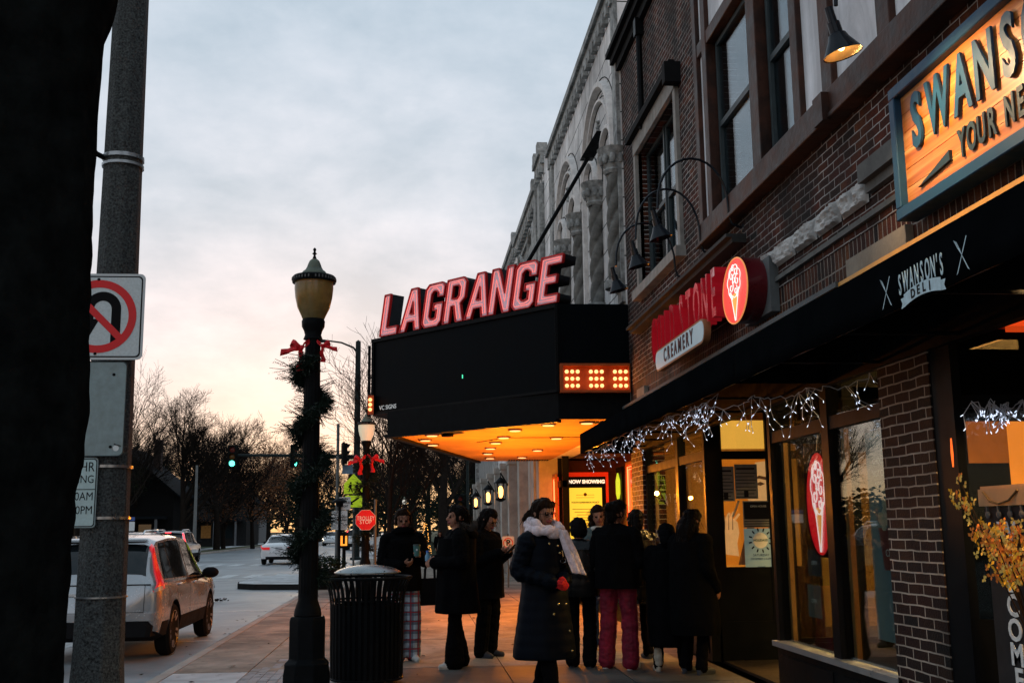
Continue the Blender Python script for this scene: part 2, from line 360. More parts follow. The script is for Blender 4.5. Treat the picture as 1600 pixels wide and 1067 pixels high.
mb = MB(); mb.box(-15.45,-15.2,-40,56.6,-.2,-.02); mb.box(-15.45,-15.2,67,600,-.2,-.02)
struct(mb.build('far_kerb', M('kerb concrete', (.2,.18,.16)), smooth=False))
mb = MB().add([(-17.4,-40,-.05),(-15.45,-40,-.05),(-15.45,56.6,-.05),(-17.4,56.6,-.05)], [(0,1,2,3)]).add([(-17.4,67,-.05),(-15.45,67,-.05),(-15.45,600,-.05),(-17.4,600,-.05)], [(0,1,2,3)])
mb.mat(1).add([(-90,67,-.05),(-19,67,-.05),(-19,600,-.05),(-90,600,-.05)], [(0,1,2,3)]).add([(2.2,67,-.04),(60,67,-.04),(60,600,-.04),(2.2,600,-.04)], [(0,1,2,3)]).add([(-90,-40,-.05),(-19,-40,-.05),(-19,56.6,-.05),(-90,56.6,-.05)], [(0,1,2,3)])
struct(mb.build('lawn', [M('verge grass', (.055,.06,.022), .95, var=.5, scale=3), M('dark lawn', (.03,.045,.02), .95, var=.5, scale=2)], smooth=False))
mb = MB()
for i in range(60): mb.box(-2.4+.012*i, .2+.012*i, 67.2+i*1.8, 67.2+i*1.8+1.785, -.1, .0); mb.box(-19, -17.4, 67.2+i*1.8, 67.2+i*1.8+1.785, -.1, -.03)
mb.box(-2.7, -2.45, 67, 500, -.2, 0)
struct(mb.build('far_sidewalk', slabA, smooth=False))
# leaves and grit on the paving
mb = MB()
for i in range(150):
    x, yy = rnd.uniform(-2.4,3.0), rnd.uniform(8.6,30)
    if i % 3 == 0: x = -2.75-abs(rnd.gauss(0,.25))
    z = .004 if x > -2.5 else -.145
    if -2.72 < x < -2.48: continue
    a = rnd.uniform(0,6.3); s_ = rnd.uniform(.02,.05)
    p = [Vector((x+s_*math.cos(a+q)*k, yy+s_*math.sin(a+q)*k, z+rnd.uniform(.002,.016))) for q, k in ((0,1),(1.3,.5),(2.2,.7),(3.14,1),(4.2,.6),(5.2,.5))]
    mb.mat(i % 2).add(p, [(0,1,2,3,4,5)])
tag(mb.build('fallen_leaves', [M('dry leaf', (.09,.05,.02), .9), M('dark leaf', (.03,.02,.012), .9)], smooth=False), 'scattered dry brown leaves lying on the pavement and in the gutter', 'leaves', kind='stuff')
mb = MB()
for i in range(40):
    a = rnd.uniform(0,6.3); r = rnd.uniform(0,.22); c = Vector((-4.55+r*math.cos(a)*1.2, 26.2+r*math.sin(a), -.13+rnd.uniform(0,.05)))
    mb.add([c+Vector((rnd.uniform(-.07,.07), rnd.uniform(-.07,.07), rnd.uniform(-.01,.04))) for q in range(4)], [(0,1,2,3)])
tag(mb.build('leaf_clump', M('wet leaf litter', (.015,.015,.013), .8), smooth=False), 'small dark clump of wet leaves lying on the parking lane', 'litter')

# ------------------------------------------------------------------ brick shop building (ice cream parlour and delicatessen)
bk = brick_mat('dark red brick', (.075,.013,.005), (.007,.005,.0045), (.40,.385,.37), ms=.010, blotch=.85)
bkp = brick_mat('dark pier brick', (.022,.006,.004), (.006,.005,.005), (.34,.30,.25), ms=.012, blotch=.4)
sold = brick_mat('soldier course brick', (.085,.018,.007), (.009,.006,.006), (.24,.21,.18), bw=.21, rh=.072, ms=.014, vert=True, blotch=.5)
stone = M('rock faced limestone', (.42,.42,.41), .9, var=.45, scale=5, bump=1, bscale=14)
lime = M('tan limestone', (.22,.19,.15), .85, var=.3, scale=4, bump=.3)
greyb = M('grey painted beam', (.085,.10,.105), .7, var=.35, scale=3)
stucco = M('white stucco panel', (.80,.81,.84), .8, var=.12, scale=2.5, bump=.2, bscale=30)
timber = M('brown painted timber', (.048,.015,.007), .55, var=.6, scale=5, bump=.5, bscale=18)
dkfr = M('black window frame', (.006,.007,.008), .4, var=.2)
winfr = M('dark green window frame', (.035,.05,.055), .5, var=.2)
pane = M('dark window pane', (.010,.020,.026), .03, var=0, spec=.9)
curtain = M('pale net curtain', (.62,.70,.74), .9, var=.35, scale=3)
grime(bk, .72, .8, streak=2.5); grime(bkp, .5, 1.6, streak=2); grime(sold, .6, 1.2); grime(stucco, .35, 1.4, streak=3); grime(timber, .6, 2.5)
shop = thing('brick_building', 'dark red brick building with timber bay and two shop fronts on the right', 'building', (W, 9, 0))
mb = MB()
TOP = 8.62
mb.box(W, W+.3, 2, 15.8, 3.50, 4.73)
mb.box(W, W+.3, 14.72, 15.8, 4.73, 6.72); mb.box(W, W+.3, 10.92, 12.42, 4.73, 6.72); mb.box(W, W+.3, 2, 8.1, 4.73, 6.72)
mb.box(W, W+.3, 2, 15.8, 6.72, TOP)
mb.mat(1).box(W+.006, W+.3, 2, 15.8, 3.24, 3.50)
mb.mat(2).box(W, 14, 1.9, 2, 0, TOP).box(W+.3, 14, 15.72, 15.8, 0, TOP-.1).box(W+.02, 14, 2.0, 15.7, TOP-.3, TOP-.12)
mb.mat(0).box(W-.02, W+.3, 15.02, 15.8, 0, 3.24)
mb.build('wall', [bk, sold, M('plain dark masonry', (.03,.025,.022), .9)], shop, smooth=False)
mb = MB().box(W-.14, W+.34, 1.9, 15.95, TOP, TOP+.12); mb.box(W-.20, W+.34, 1.9, 16.0, TOP+.12, TOP+.2); mb.box(W-.07, W, 1.9, 15.85, TOP-.14, TOP)
mb.build('cornice', M('black cornice', (.012,.013,.014), .7), shop, smooth=False)
mb = MB(); mb.tube([(W-.06,14.15,TOP-.1),(W-.06,14.15,6.9)], .045, 8); mb.box(W-.12,W-.0,14.08,14.22,TOP-.35,TOP-.1)
mb.build('drainpipe', BLKM, shop)
# stone band, tan pads and the grey beam over the awning
mb = MB(); r2 = random.Random(3)
for i in range(5):
    y0 = 7.1+i*.5
    def f(u, v, y0=y0):
        q = 4*u*(1-u)*4*v*(1-v); n_ = noise.noise(Vector((y0*3+u*2.1, v*1.7, i*3.1)))
        n2_ = noise.noise(Vector((y0*9+u*8, v*5, i)))+.5*noise.noise(Vector((y0*20+u*19, v*11, i)))
        return Vector((W-.012-.062*min(1, q*5)*(.72+.35*n_+.38*n2_), y0+.012+u*.474, 3.685+v*.18))
    mb.sheet(f, 26, 10)
mb.build('stone_band', stone, shop, ang=12)
mb = MB(); mb.box(W-.10, W, 2, 7.08, 3.80, 3.93); mb.box(W-.05, W, 2, 7.08, 3.73, 3.80); mb.box(W-.035, W+.002, 2, 10.1, 3.56, 3.60)
mb.build('string_course', M('weathered string course', (.10,.105,.10), .8, var=.4, scale=5), shop, smooth=False)
MB().box(W-.05, W+.004, 6.52, 7.5, 3.19, 3.35).build('stone_pad', lime, shop, smooth=False); MB().box(W-.05, W+.004, 14.6, 15.1, 3.2, 3.36).build('stone_pad', lime, shop, smooth=False)
mb = MB(); mb.box(W-.09, W+.2, 2, 15.80, 3.02, 3.19); mb.box(W-.13,W-.09,7.52,15.8,3.16,3.20)
mb.build('lintel_beam', greyb, shop, smooth=False)
MB().box(W-.06, W+.01, 2, 15.0, 2.50, 3.015).build('sign_band', BLK, shop, smooth=False)
mb = MB(); mb.box(W-.20, W, 9.95, 15.0, 4.20, 4.235); mb.box(W-.14, W, 9.95, 15.0, 4.15, 4.20)
mb.build('sign_ledge', M('weathered ledge board', (.035,.038,.038), .8, var=.4, scale=6), shop, smooth=False)
# double-hung window with stone surround
wn = MB().box(W-.06, W+.02, 12.32, 14.82, 6.72, 6.94).box(W-.05, W+.05, 12.30, 12.42, 4.73, 6.72).box(W-.05, W+.05, 14.72, 14.84, 4.73, 6.72).box(W-.12, W+.1, 12.25, 14.9, 4.60, 4.73)
win = wn.build('window', M('grey stone surround', (.26,.25,.23), .85, var=.3), shop, smooth=False)
mb = MB(); mb.box(W-.14, W-.061, 12.2, 14.95, 6.94, 7.04); mb.box(W-.2, W-.0, 12.16, 12.3, 6.74, 7.0)
mb.build('hood', M('black cornice', (.012,.013,.014)), win, smooth=False)
def sash(y0, y1, z0, z1, X, parent):
    b = MB(); t = .055; zm = (z0+z1)/2
    for (a, c) in ((y0, y0+t), (y1-t, y1)): b.box(X, X+.06, a, c, z0, z1)
    for (a, c) in ((z0, z0+.07), (zm-.03, zm+.03), (z1-.05, z1)): b.box(X+.002, X+.058, y0+t, y1-t, a, c)
    fr = b.build('sash', winfr, parent, smooth=False)
    b = MB(); b.box(X+.035, X+.042, y0+t, y1-t, z0+.07, zm-.03); b.box(X+.02, X+.027, y0+t, y1-t, zm+.03, z1-.05)
    b.build('pane', MATS['window glass'], parent, smooth=False)
    b = MB()
    b.sheet(lambda u, v: Vector((X+.12+.018*math.sin(u*38), y0+t+u*(y1-y0)*.42, z0+.1+v*(z1-z0-.15))), 60, 1)
    b.build('curtain', curtain, parent)
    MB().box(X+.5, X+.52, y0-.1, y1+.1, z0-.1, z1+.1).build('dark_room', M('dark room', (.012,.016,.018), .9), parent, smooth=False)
glass('window glass', (.75,.85,.9), .7)
sash(12.42, 13.55, 4.75, 6.72, W+.12, win); sash(13.6, 14.72, 4.75, 6.72, W+.12, win)
MB().box(W+.1, W+.2, 13.55, 13.6, 4.75, 6.72).build('mullion', winfr, win, smooth=False)
# half-timbered bay standing proud of the brick
BX = W-.10
bay = MB().mat(0)
posts = [(11.10,11.24),(10.72,10.88),(9.10,9.34),(8.08,8.24),(7.42,7.62),(6.42,6.62),(5.2,5.4)]
for a, c in posts: bay.box(BX, BX+.16, a, c, 4.66, 8.5)
bay.box(BX-.03, BX+.16, 4.6, 11.24, 4.44, 4.66); bay.box(BX+.008, BX+.15, 4.6, 11.1, 6.55, 6.70); bay.box(BX-.05, BX+.1, 4.6, 11.28, 4.42, 4.46)
bayo = bay.build('timber_bay', timber, shop, smooth=False)
md = bayo.modifiers.new('b', 'BEVEL'); md.width = .008; md.segments = 2
mb = MB()
for a, c in posts[4:5]: mb.obox((BX-.055, (a+c)/2, 4.52), X_, Y_, Z_, .03, .09, .11)
mb.build('corbel', timber, bayo, smooth=False)
mb = MB()
for a, c in ((10.88,11.10),(7.62,8.08),(6.62,7.42),(5.4,6.42),(4.6,5.2)): mb.box(BX+.05, BX+.09, a, c, 4.66, 6.55).box(BX+.05, BX+.09, a, c, 6.70, 8.5)
for a, c in ((9.34,10.72),(8.24,9.10)): mb.box(BX+.05, BX+.09, a, c, 6.70, 8.5)
mb.build('stucco_panel', stucco, bayo, smooth=False)
for a, c in ((9.34,10.72),(8.24,9.10)):
    sash(a+.03, c-.03, 4.68, 6.54, BX+.10, bayo)
MB().box(W-.02, W+.6, 4.6, 11.3, 7.3, 8.6).build('bay_core', M('plain dark masonry', (.03,.025,.022)), bayo, smooth=False)

# ---- street-level shop front
mb = MB()
mb.box(W-.03, W+.35, 6.40, 7.14, 0, 2.92)
mb.build('brick_pier', bkp, shop, smooth=False)
mb = MB(); GL = []; SIL = []
SG = glass('shop glass', (.86,.92,.92), .45); SM = M('aluminium sill', (.40,.43,.44), .35, metal=.7, var=.1)
def front(y0, y1):
    gl = MB(); gl2 = MB(); sil = MB(); GL.extend((gl, gl2)); SIL.append(sil)
    mb.box(W+.02, W+.14, y0, y1, 0, .40); mb.box(W+.01, W+.02, y0+.1, y1-.1, .08, .33)
    sil.box(W-.03, W+.10, y0, y1, .40, .445)
    mb.box(W+.02, W+.12, y0, y0+.07, .445, 3.02); mb.box(W+.02, W+.12, y1-.07, y1, .445, 3.02)
    mb.box(W+.03, W+.11, y0+.07, y1-.07, 2.18, 2.28); mb.box(W+.03, W+.11, y0+.07, y1-.07, 2.72, 3.02)
    gl.box(W+.06, W+.066, y0+.07, y1-.07, .445, 2.18); gl2.box(W+.06, W+.066, y0+.07, y1-.07, 2.28, 2.72)
front(7.08, 8.30); front(8.30, 9.70); front(11.9, 13.2); front(13.2, 15.02)
# return walls of the entrance recess
RX = 4.35
for yy, s_ in ((9.70, -1), (11.9, 1)):
    mb.box(W+.12, RX, yy-.05 if s_ < 0 else yy, yy if s_ < 0 else yy+.05, 0, .42)
    for x0, x1 in ((W+.12,W+.22),(3.93,4.05),(RX-.06,RX)): mb.box(x0, x1, yy-.05 if s_ < 0 else yy, yy if s_ < 0 else yy+.05, .42, 3.02)
    mb.box(W+.12, RX, yy-.04 if s_ < 0 else yy+.01, yy-.01 if s_ < 0 else yy+.04, 2.70, 3.02); mb.box(W+.12, RX, yy-.04 if s_ < 0 else yy+.01, yy-.01 if s_ < 0 else yy+.04, 2.18, 2.27)
    mb.box(W+.12, RX, yy-.04 if s_ < 0 else yy+.01, yy-.01 if s_ < 0 else yy+.04, .42, 1.0 if s_ > 0 else .46)
    gl = MB(); GL.append(gl); gl.box(W+.22, 4.0, yy-.03 if s_ < 0 else yy+.02, yy-.024 if s_ < 0 else yy+.026, .42, 2.7)
mb.box(RX, RX+.06, 9.62, 9.8, 0, 3.0); mb.box(RX, RX+.06, 11.75, 11.95, 0, 3.0); mb.box(RX+.01, RX+.05, 9.8, 11.75, 2.25, 3.0)
mb.box(W+.02, RX, 9.57, 11.95, 3.0, 3.02)
fo = mb.build('shop_front', dkfr, shop, smooth=False)
for k in GL: k.build('glazing', SG, fo, smooth=False)
for k in SIL: k.build('sill', SM, fo, smooth=False)
for y0 in (8.24, 9.66):                                     # bronze inner frame edges that catch the shop light
    pass
mb = MB()
for y1 in (8.225, 9.625, 13.125, 14.945): mb.box(W+.125, W+.165, y1-.05, y1+.005, .445, 2.18); 
mb.build('inner_frame', M('brass inner frame', (.30,.20,.085), .35, metal=.3, var=.15), fo, smooth=False)
dr = thing('shop_door', 'black framed glass door set back in the ice cream shop entrance', 'door', (RX, 10.7, 0))
mb = MB()
for a, c in ((9.8,9.92),(11.63,11.75),(10.74,10.82)): mb.box(RX, RX+.045, a, c, .02, 2.25)
mb.box(RX+.002, RX+.043, 9.92, 11.63, .02, .25); mb.box(RX+.002, RX+.043, 9.92, 11.63, 2.15, 2.25)
mb.build('door_frame', dkfr, dr, smooth=False)
MB().box(RX+.02, RX+.026, 9.92, 11.63, .25, 2.15).build('door_glass', MATS['shop glass'], dr, smooth=False)
MB().tube([(RX-.04,10.68,.9),(RX-.06,10.68,.95),(RX-.06,10.68,1.35),(RX-.04,10.68,1.4)], .014).build('handle', STEEL, dr)
# interior of the parlour
it = MB()
it.box(W+.15, 8.6, 6.5, 15.6, -.02, .01); it.mat(1).box(8.5, 8.6, 6.5, 15.6, .01, 3.1); it.mat(1).box(W+.35, 8.5, 15.5, 15.6, .01, 3.1); it.mat(1).box(W+.35, 8.5, 6.5, 6.6, .01, 3.1)
it.mat(2).box(W+.15, 8.6, 6.5, 15.6, 3.1, 3.15)
it.build('interior', [M('dark tile floor', (.03,.025,.02), .4), M('amber interior wall', (.32,.17,.05), .8, var=.25, scale=1.2), M('dark ceiling', (.04,.03,.02), .9)], shop, smooth=False)
mb = MB()
mb.box(5.2, 6.2, 7.2, 11.8, 0, 1.15); mb.box(5.1,6.25,7.15,11.85,1.15,1.2)
mb.mat(1).box(8.2,8.48,7,15.2,1.1,1.14).box(8.2,8.48,7,15.2,1.6,1.64)
for i in range(26): yy = 7.2+i*.3; mb.mat(2+i % 3).box(8.22,8.44,yy,yy+rnd.uniform(.1,.22),1.14,1.14+rnd.uniform(.15,.4)); mb.box(8.22,8.44,yy,yy+rnd.uniform(.1,.22),1.64,1.64+rnd.uniform(.15,.4))
tag(mb.build('serving_counter', [M('counter wood', (.05,.022,.01), .5), M('shelf', (.1,.06,.03)), M('jar brown', (.12,.05,.02)), M('jar cream', (.3,.24,.14)), M('jar red', (.22,.03,.02))], smooth=False), 'dark counter with stocked shelves seen through the ice cream shop window', 'counter')
for i, (x, y, l) in enumerate(((5.0,8.2,.9),(5.0,10.0,.9),(4.6,12.8,.9),(6.6,9.2,.9),(6.8,12.4,.9))):
    lt = thing('ceiling_light', ['short warm strip light in parlour ceiling nearest brick pier','warm strip light in parlour ceiling beside shop door','warm strip light in parlour ceiling over far window','warm strip light deep inside over serving counter','warm strip light deep inside by shelves'][i], 'ceiling light', (x,y,3.0), group='strip lights inside the ice cream shop')
    MB().box(x-.09,x+.09,y-l/2,y+l/2,3.04,3.10).build('housing', WHT, lt, smooth=False)
    MB().box(x-.07,x+.07,y-l/2+.03,y+l/2-.03,3.02,3.04).build('tube', emis('warm strip', (1,.62,.22), 3.0), lt, smooth=False)
    p = bpy.data.lights.new('ceiling_lamp', 'AREA'); p.energy = 170; p.color = (1,.50,.13); p.shape = 'RECTANGLE'; p.size = .15; p.size_y = .8
    po = bpy.data.objects.new('ceiling_lamp', p); COL.objects.link(po); po.parent = lt; po.location = (0,0,-.005)

# ---- awnings
def awning(name, y0, y1, label, trim):
    a = thing(name, label, 'awning', (W, (y0+y1)/2, 2.6))
    xo = 2.42; zt, zf, zb = 3.14, 2.79, 2.51
    n = 40; mb = MB()
    def f(u, v):
        y = y0+(y1-y0)*u; sag = .012*math.sin(u*(y1-y0)*6.2)**2
        if v < .7: t = v/.7; return Vector((W-.01+(xo-W+.01)*t, y, zt+(zf-zt)*t-sag*4*t*(1-t)))
        t = (v-.7)/.3; return Vector((xo-.003*math.sin(u*90)*t, y, zf+(zb-zf)*t+.003*math.sin(u*(y1-y0)*9)*t))
    mb.sheet(f, n*3, 10)
    for y in (y0, y1): mb.add([(W-.01,y,zt),(xo,y,zf),(xo,y,zb),(W-.01,y,zb)], [(0,1,2,3)])
    c = mb.build('canopy', M('black awning canvas', (.0035,.0045,.0055), .85, var=.25, scale=3, spec=.0), a, ang=60, fix=False)
    md = c.modifiers.new('s', 'SOLIDIFY'); md.thickness = .006
    mb = MB()
    for k in range(int((y1-y0)/1.1)+1):
        y = min(y0+.03+k*1.1, y1-.03); mb.tube([(W-.01,y,zt-.03),(xo+.03,y,zf-.03),(xo+.03,y,zb+.02)], .012, 6); mb.tube([(W,y,zb+.02),(xo+.03,y,zb+.02)], .012, 6)
    mb.tube([(xo+.03,y0+.03,zb+.02),(xo+.03,y1-.03,zb+.02)], .012, 6)
    mb.build('frame', BLKM, a)
    if trim: MB().box(W-.11, W-.012, y0, y1, 3.142, 3.19).build('trim', M('lamp orange trim', (.62,.30,.06), .5, var=.15), a, smooth=False)  # metal strip with the lamps' orange reflection put into its colour
    return a
aw1 = awning('awning', 7.98, 15.75, 'long black canvas awning over the ice cream shop front', False)
aw2 = awning('awning', 1.5, 7.96, 'black canvas awning with white delicatessen lettering and trim coloured like orange lamplight', True)
# lettering on the sloping cloth
LX_ = (0,-1,0)
awt = M('pale awning lettering', (.50,.66,.72), .8, var=.15, scale=30)
XV = 2.402                                                  # the hanging valance carries the lettering
yy = 5.10
for j, chh in enumerate("SWANSON'S"):
    wd = {'W': .068, "'": .022}.get(chh, .0515); q = (yy-wd/2-4.85)/.25
    text('lettering', chh, .145, awt, aw2, (XV, yy-wd/2, 2.622-.014*q*q), LX_, Z_, ext=.0008, xs=.42, bold=.002)
    yy -= wd+.004
mb = MB()
mb.sheet(lambda u, v: Vector((XV, 5.04-.38*u, 2.508+.062*v-.022*((u-.5)*2)**2+.012)), 20, 2)
for s_ in (-1, 1): mb.add([(XV+.002,4.85+s_*.18,2.548),(XV+.002,4.85+s_*.23,2.545),(XV+.002,4.85+s_*.215,2.520),(XV+.002,4.85+s_*.23,2.495),(XV+.002,4.85+s_*.18,2.50)], [(0,1,2,3,4)])
mb.build('ribbon', awt, aw2, fix=False, smooth=False)
for j, chh in enumerate('DELI'): text('lettering', chh, .062, BLKT, aw2, (XV-.002, 4.94-.058*j, 2.552-.006*abs(j-1.5)), LX_, Z_, ext=.0008, bold=.0015)
for yc in (5.235, 4.455):
    mb = MB()
    for s_ in (-1, 1):
        def P(t, o, s_=s_): return Vector((XV, yc-s_*(.05*t)-o*.8, 2.612+.075*t+o*s_*.45))
        mb.add([P(-1.0,-.009), P(-1.0,.009), P(.1,.005), P(.1,-.005)], [(0,1,2,3)])
        if s_ > 0: mb.add([P(.1,-.009), P(.1,.009), P(.9,.011), P(1.05,-.005)], [(0,1,2,3)])
        else:
            mb.add([P(.1,-.005), P(.1,.005), P(.5,.016), P(.5,-.016)], [(0,1,2,3)])
            for o in (-.012, 0, .012): mb.add([P(.5,o-.004), P(.5,o+.004), P(1.0,o+.004), P(1.0,o-.004)], [(0,1,2,3)])
    mb.build('crossed_cutlery', awt, aw2, fix=False, smooth=False)
# ---- delicatessen entrance on the right of the pier
mb = MB()
mb.box(W, W+.2, 1.95, 6.40, 2.62, 3.02); mb.box(W-.02, W+.035, 6.14, 6.40, 0, 2.62); mb.box(W+.035, W+.6, 6.16, 6.20, 0, .9); mb.box(W+.035, W+.6, 6.16, 6.20, 2.12, 2.2); mb.box(W+.6, W+.68, 5.92, 6.2, 0, 2.62)
mb.box(W+.62, W+.7, 5.86, 5.92, .0, 2.62); mb.box(W+.6, W+.7, 2, 5.86, 0, .5); mb.box(W+.6, W+.68, 2, 5.86, 2.2, 2.28); mb.box(W+.6,W+.68,4.9,5.0,.5,2.62); mb.box(W+.6,W+.68,3.6,3.7,.5,2.62)
d2 = mb.build('deli_front', dkfr, shop, smooth=False)
for q in (MB().box(W+.62, W+.626, 2, 5.86, .5, 2.62), MB().box(W+.035, W+.6, 6.17, 6.176, .9, 2.12), MB().box(W+.035, W+.6, 6.17, 6.176, 2.2, 2.62)): q.build('glazing', MATS['shop glass'], d2, smooth=False)
mb = MB(); mb.box(W+.3, 7.5, 2, 6.4, -.02, .01); mb.mat(1).box(7.4,7.5,2,6.4,0,3.05); mb.mat(1).box(W+.3,7.4,6.3,6.4,.01,3.05); mb.mat(2).box(W+.3,7.5,2,6.4,3.05,3.1)
mb.build('interior', [MATS['dark tile floor'], M('orange interior wall', (.30,.10,.02), .8, var=.3, scale=1), MATS['dark ceiling']], d2, smooth=False)
MB().box(W+.42,W+.59,6.26,6.27,2.60,2.85).build('glow_panel', M('red orange panel', (.5,.05,.01), .6, var=.3, scale=6, emit=.62, ecol=(1,.075,.010)), d2, smooth=False)  # these emissive panels stand in for the warm glow of the deli interior
MB().box(W+.37,W+.59,6.26,6.27,1.66,2.05).build('glow_panel', M('orange panel', (.5,.15,.02), .6, var=.2, scale=5, emit=.85, ecol=(1,.24,.02)), d2, smooth=False)
MB().box(W+.11,W+.36,6.25,6.26,1.80,2.05).build('glow_panel', M('dim orange panel', (.10,.03,.005), .6, var=.8, scale=9, emit=.28, ecol=(1,.20,.015)), d2, smooth=False)
MB().box(W+.04,W+.6,6.28,6.29,.9,2.62).build('dark_lining', BLK, d2, smooth=False)
for y in (5.0,3.4):
    p = bpy.data.lights.new('ceiling_lamp', 'AREA'); p.energy = 5; p.color = (1,.42,.1); p.size = .5
    po = bpy.data.objects.new('ceiling_lamp', p); COL.objects.link(po); po.parent = d2; po.location = (Vector((5.2,y,2.98))-Vector((W,9,0)))
sc_ = tag(MB().lathe([(.0,-.09),(.022,-.085),(.026,0),(.022,.085),(0,.09)], (W+.0,6.20,1.86), 14).build('wall_light', emis('orange sconce', (1,.14,.015), .9)), 'narrow glowing orange wall light beside the deli doorway', 'wall light')
# ------------------------------------------------------------------ ice cream shop sign
LX = (0,-1,0)     # reading direction on the facade, seen from the street
redm = M('dark red channel letter', (.20,.004,.010), .18, var=.1, coat=.8, emit=.12, ecol=(1,.02,.04))
s1 = thing('shop_sign', 'red ice cream parlour sign with raised letters and pale creamery board', 'shop sign', (W-.3, 12.4, 3.9))
px = W-.22
xx = 12.86
for j, chh in enumerate('COLD STONE'):
    if chh != ' ':
        big = j in (0, 5)
        text('letter', chh, .74 if big else .66, redm, s1, (px, xx, 3.65+(.0 if big else .02)), LX, Z_, ext=.07, bold=.014, xs=.50 if chh != 'L' else .44)
    xx -= .322 if chh != ' ' else .11
mb = MB(); mb.box(px+.08, W-.0, 10.0, 13.0, 3.52, 3.58); mb.box(px+.08, W, 10, 13, 3.8, 3.85)
mb.build('raceway', M('dark red raceway', (.03,.004,.006), .4), s1, smooth=False)
def pill(y0, y1, z0, z1, n=8):
    r = (z1-z0)/2; zc = (z0+z1)/2; p = []
    for i in range(n+1): t = -math.pi/2+math.pi*i/n; p.append((y1-r+r*math.cos(t), zc+r*math.sin(t)))
    for i in range(n+1): t = math.pi/2+math.pi*i/n; p.append((y0+r+r*math.cos(t), zc+r*math.sin(t)))
    return p
bd = MB().prism(pill(10.47,12.70,3.265,3.515), (px-.09,0,0), Y_, Z_, X_, .07).build('creamery_board', M('tan board edge', (.35,.16,.07), .5), s1)
MB().prism(pill(10.49,12.68,3.285,3.495), (px-.094,0,0), Y_, Z_, X_, .003).build('board_face', M('pale blue board face', (.40,.53,.58), .4, var=.06, emit=.10, ecol=(.6,.8,.9)), bd)
text('lettering', 'CREAMERY', .215, M('maroon lettering', (.05,.006,.012), .5), bd, (px-.098,11.57,3.39), LX, Z_, ext=.002, bold=.006, space=1.55, xs=.90)
oc = Vector((W-.26, 9.54, 3.575)); oy, oz = .38, .30
ov = MB().prism([(oy*math.cos(2*math.pi*i/48), oz*math.sin(2*math.pi*i/48)) for i in range(48)], oc, Y_, Z_, X_, .18).build('oval_box', M('red sign can', (.09,.004,.008), .3, coat=.5, var=.15), s1)
def conelogo(par, c, ky, kz, mats, depth=.004, nx=-1):
    """red oval with a white swirl of ice cream over a waffle cone; c is the centre of the face"""
    face, rim, white, cone = mats
    MB().prism([(ky*math.cos(2*math.pi*i/48), kz*math.sin(2*math.pi*i/48)) for i in range(48)], c, Y_, Z_, -X_, depth).build('face', face, par)
    MB().tube([c+Vector((-depth, ky*math.cos(2*math.pi*i/48), kz*math.sin(2*math.pi*i/48))) for i in range(48)], kz*.022, 6, closed=True).build('rim', rim, par)
    def P(u, v): return c+Vector((-depth-.006, -u*ky, v*kz))     # u to the right as seen
    th = kz*.0125
    mb = MB()
    pts = []
    for i in range(60):                                   # lobed outline of the scoop
        t = 2*math.pi*i/60; r = 1+.16*abs(math.sin(3.5*t+.4))
        pts.append(P(.47*r*math.cos(t), .30+.44*r*math.sin(t)))
    mb.tube(pts, th, 6, closed=True)
    for (u, v, r, s_) in ((-.18,.52,.17,1),(.16,.60,.15,-1),(.24,.28,.17,1),(-.22,.16,.16,-1),(.02,.36,.15,1),(.12,.0,.13,-1),(-.05,.72,.10,1)):
        sp = []
        for i in range(22):
            t = i/21*6.6; rr = r*(1.05-.80*i/21); sp.append(P(u+rr*math.cos(s_*t+1), v+rr*1.05*math.sin(s_*t+1)))
        mb.tube(sp, th*1.15, 6)
    for u0 in (-.40,-.30,.38): mb.tube([P(u0,.02), P(u0*.75,-.14), P(u0*.5,-.22)], th*1.3, 6)
    mb.tube([P(.30,-.10), P(.02,-.92), P(-.02,-.92), P(-.27,-.10)], th*1.1, 6)
    mb.build('swirl', white, par)
    mb = MB().add([P(-.25,-.08)+Vector((.002,0,0)), P(.27,-.08)+Vector((.002,0,0)), P(.0,-.90)+Vector((.002,0,0))], [(0,1,2)])
    mb.build('cone', cone, par, fix=False, smooth=False)
conelogo(ov, oc, oy, oz, (M('red lit sign face', (.6,.02,.015), .3, var=.25, scale=3, emit=.62, ecol=(1,.055,.03)), M('orange lit rim', (.6,.2,.05), .4, emit=.5, ecol=(1,.35,.1)), emis('white lit swirl', (1,.86,.82), .95), emis('lit cone', (1,.36,.06), .75)))
mb = MB(); mb.box(oc.x+.181, W+.0, 9.10, 9.86, 3.30, 3.80); mb.build('mounting_panel', M('grey sign backing', (.10,.115,.12), .6), s1, smooth=False)

# ------------------------------------------------------------------ delicatessen board
s2 = thing('shop_sign', 'large wooden delicatessen board with teal frame and raised teal letters', 'shop sign', (W-.2, 5.4, 3.9))
y1, y0, z0, z1 = 6.40, 2.4, 3.33, 4.20
fx0, fx1 = W-.16, W-.02
mb = MB()
mb.box(fx0, fx1, y0, y1, z0, z0+.075); mb.box(fx0, fx1, y0, y1, z1-.075, z1); mb.box(fx0, fx1, y1-.075, y1, z0+.075, z1-.075); mb.box(fx0, fx1, y0, y0+.075, z0+.075, z1-.075)
teal = M('teal painted frame', (.008,.052,.105), .5, var=.15, scale=12)
fo2 = mb.build('board_frame', teal, s2, smooth=False); md = fo2.modifiers.new('b','BEVEL'); md.width = .006
wm = bpy.data.materials.new('honey wood board'); wm.use_nodes = True; t = wm.node_tree; b = t.nodes['Principled BSDF']; b.inputs['Roughness'].default_value = .45
o = t.nodes.new('ShaderNodeTexCoord'); mp = t.nodes.new('ShaderNodeMapping'); mp.inputs['Scale'].default_value = (1,.22,9); t.links.new(o.outputs['Object'], mp.inputs[0])
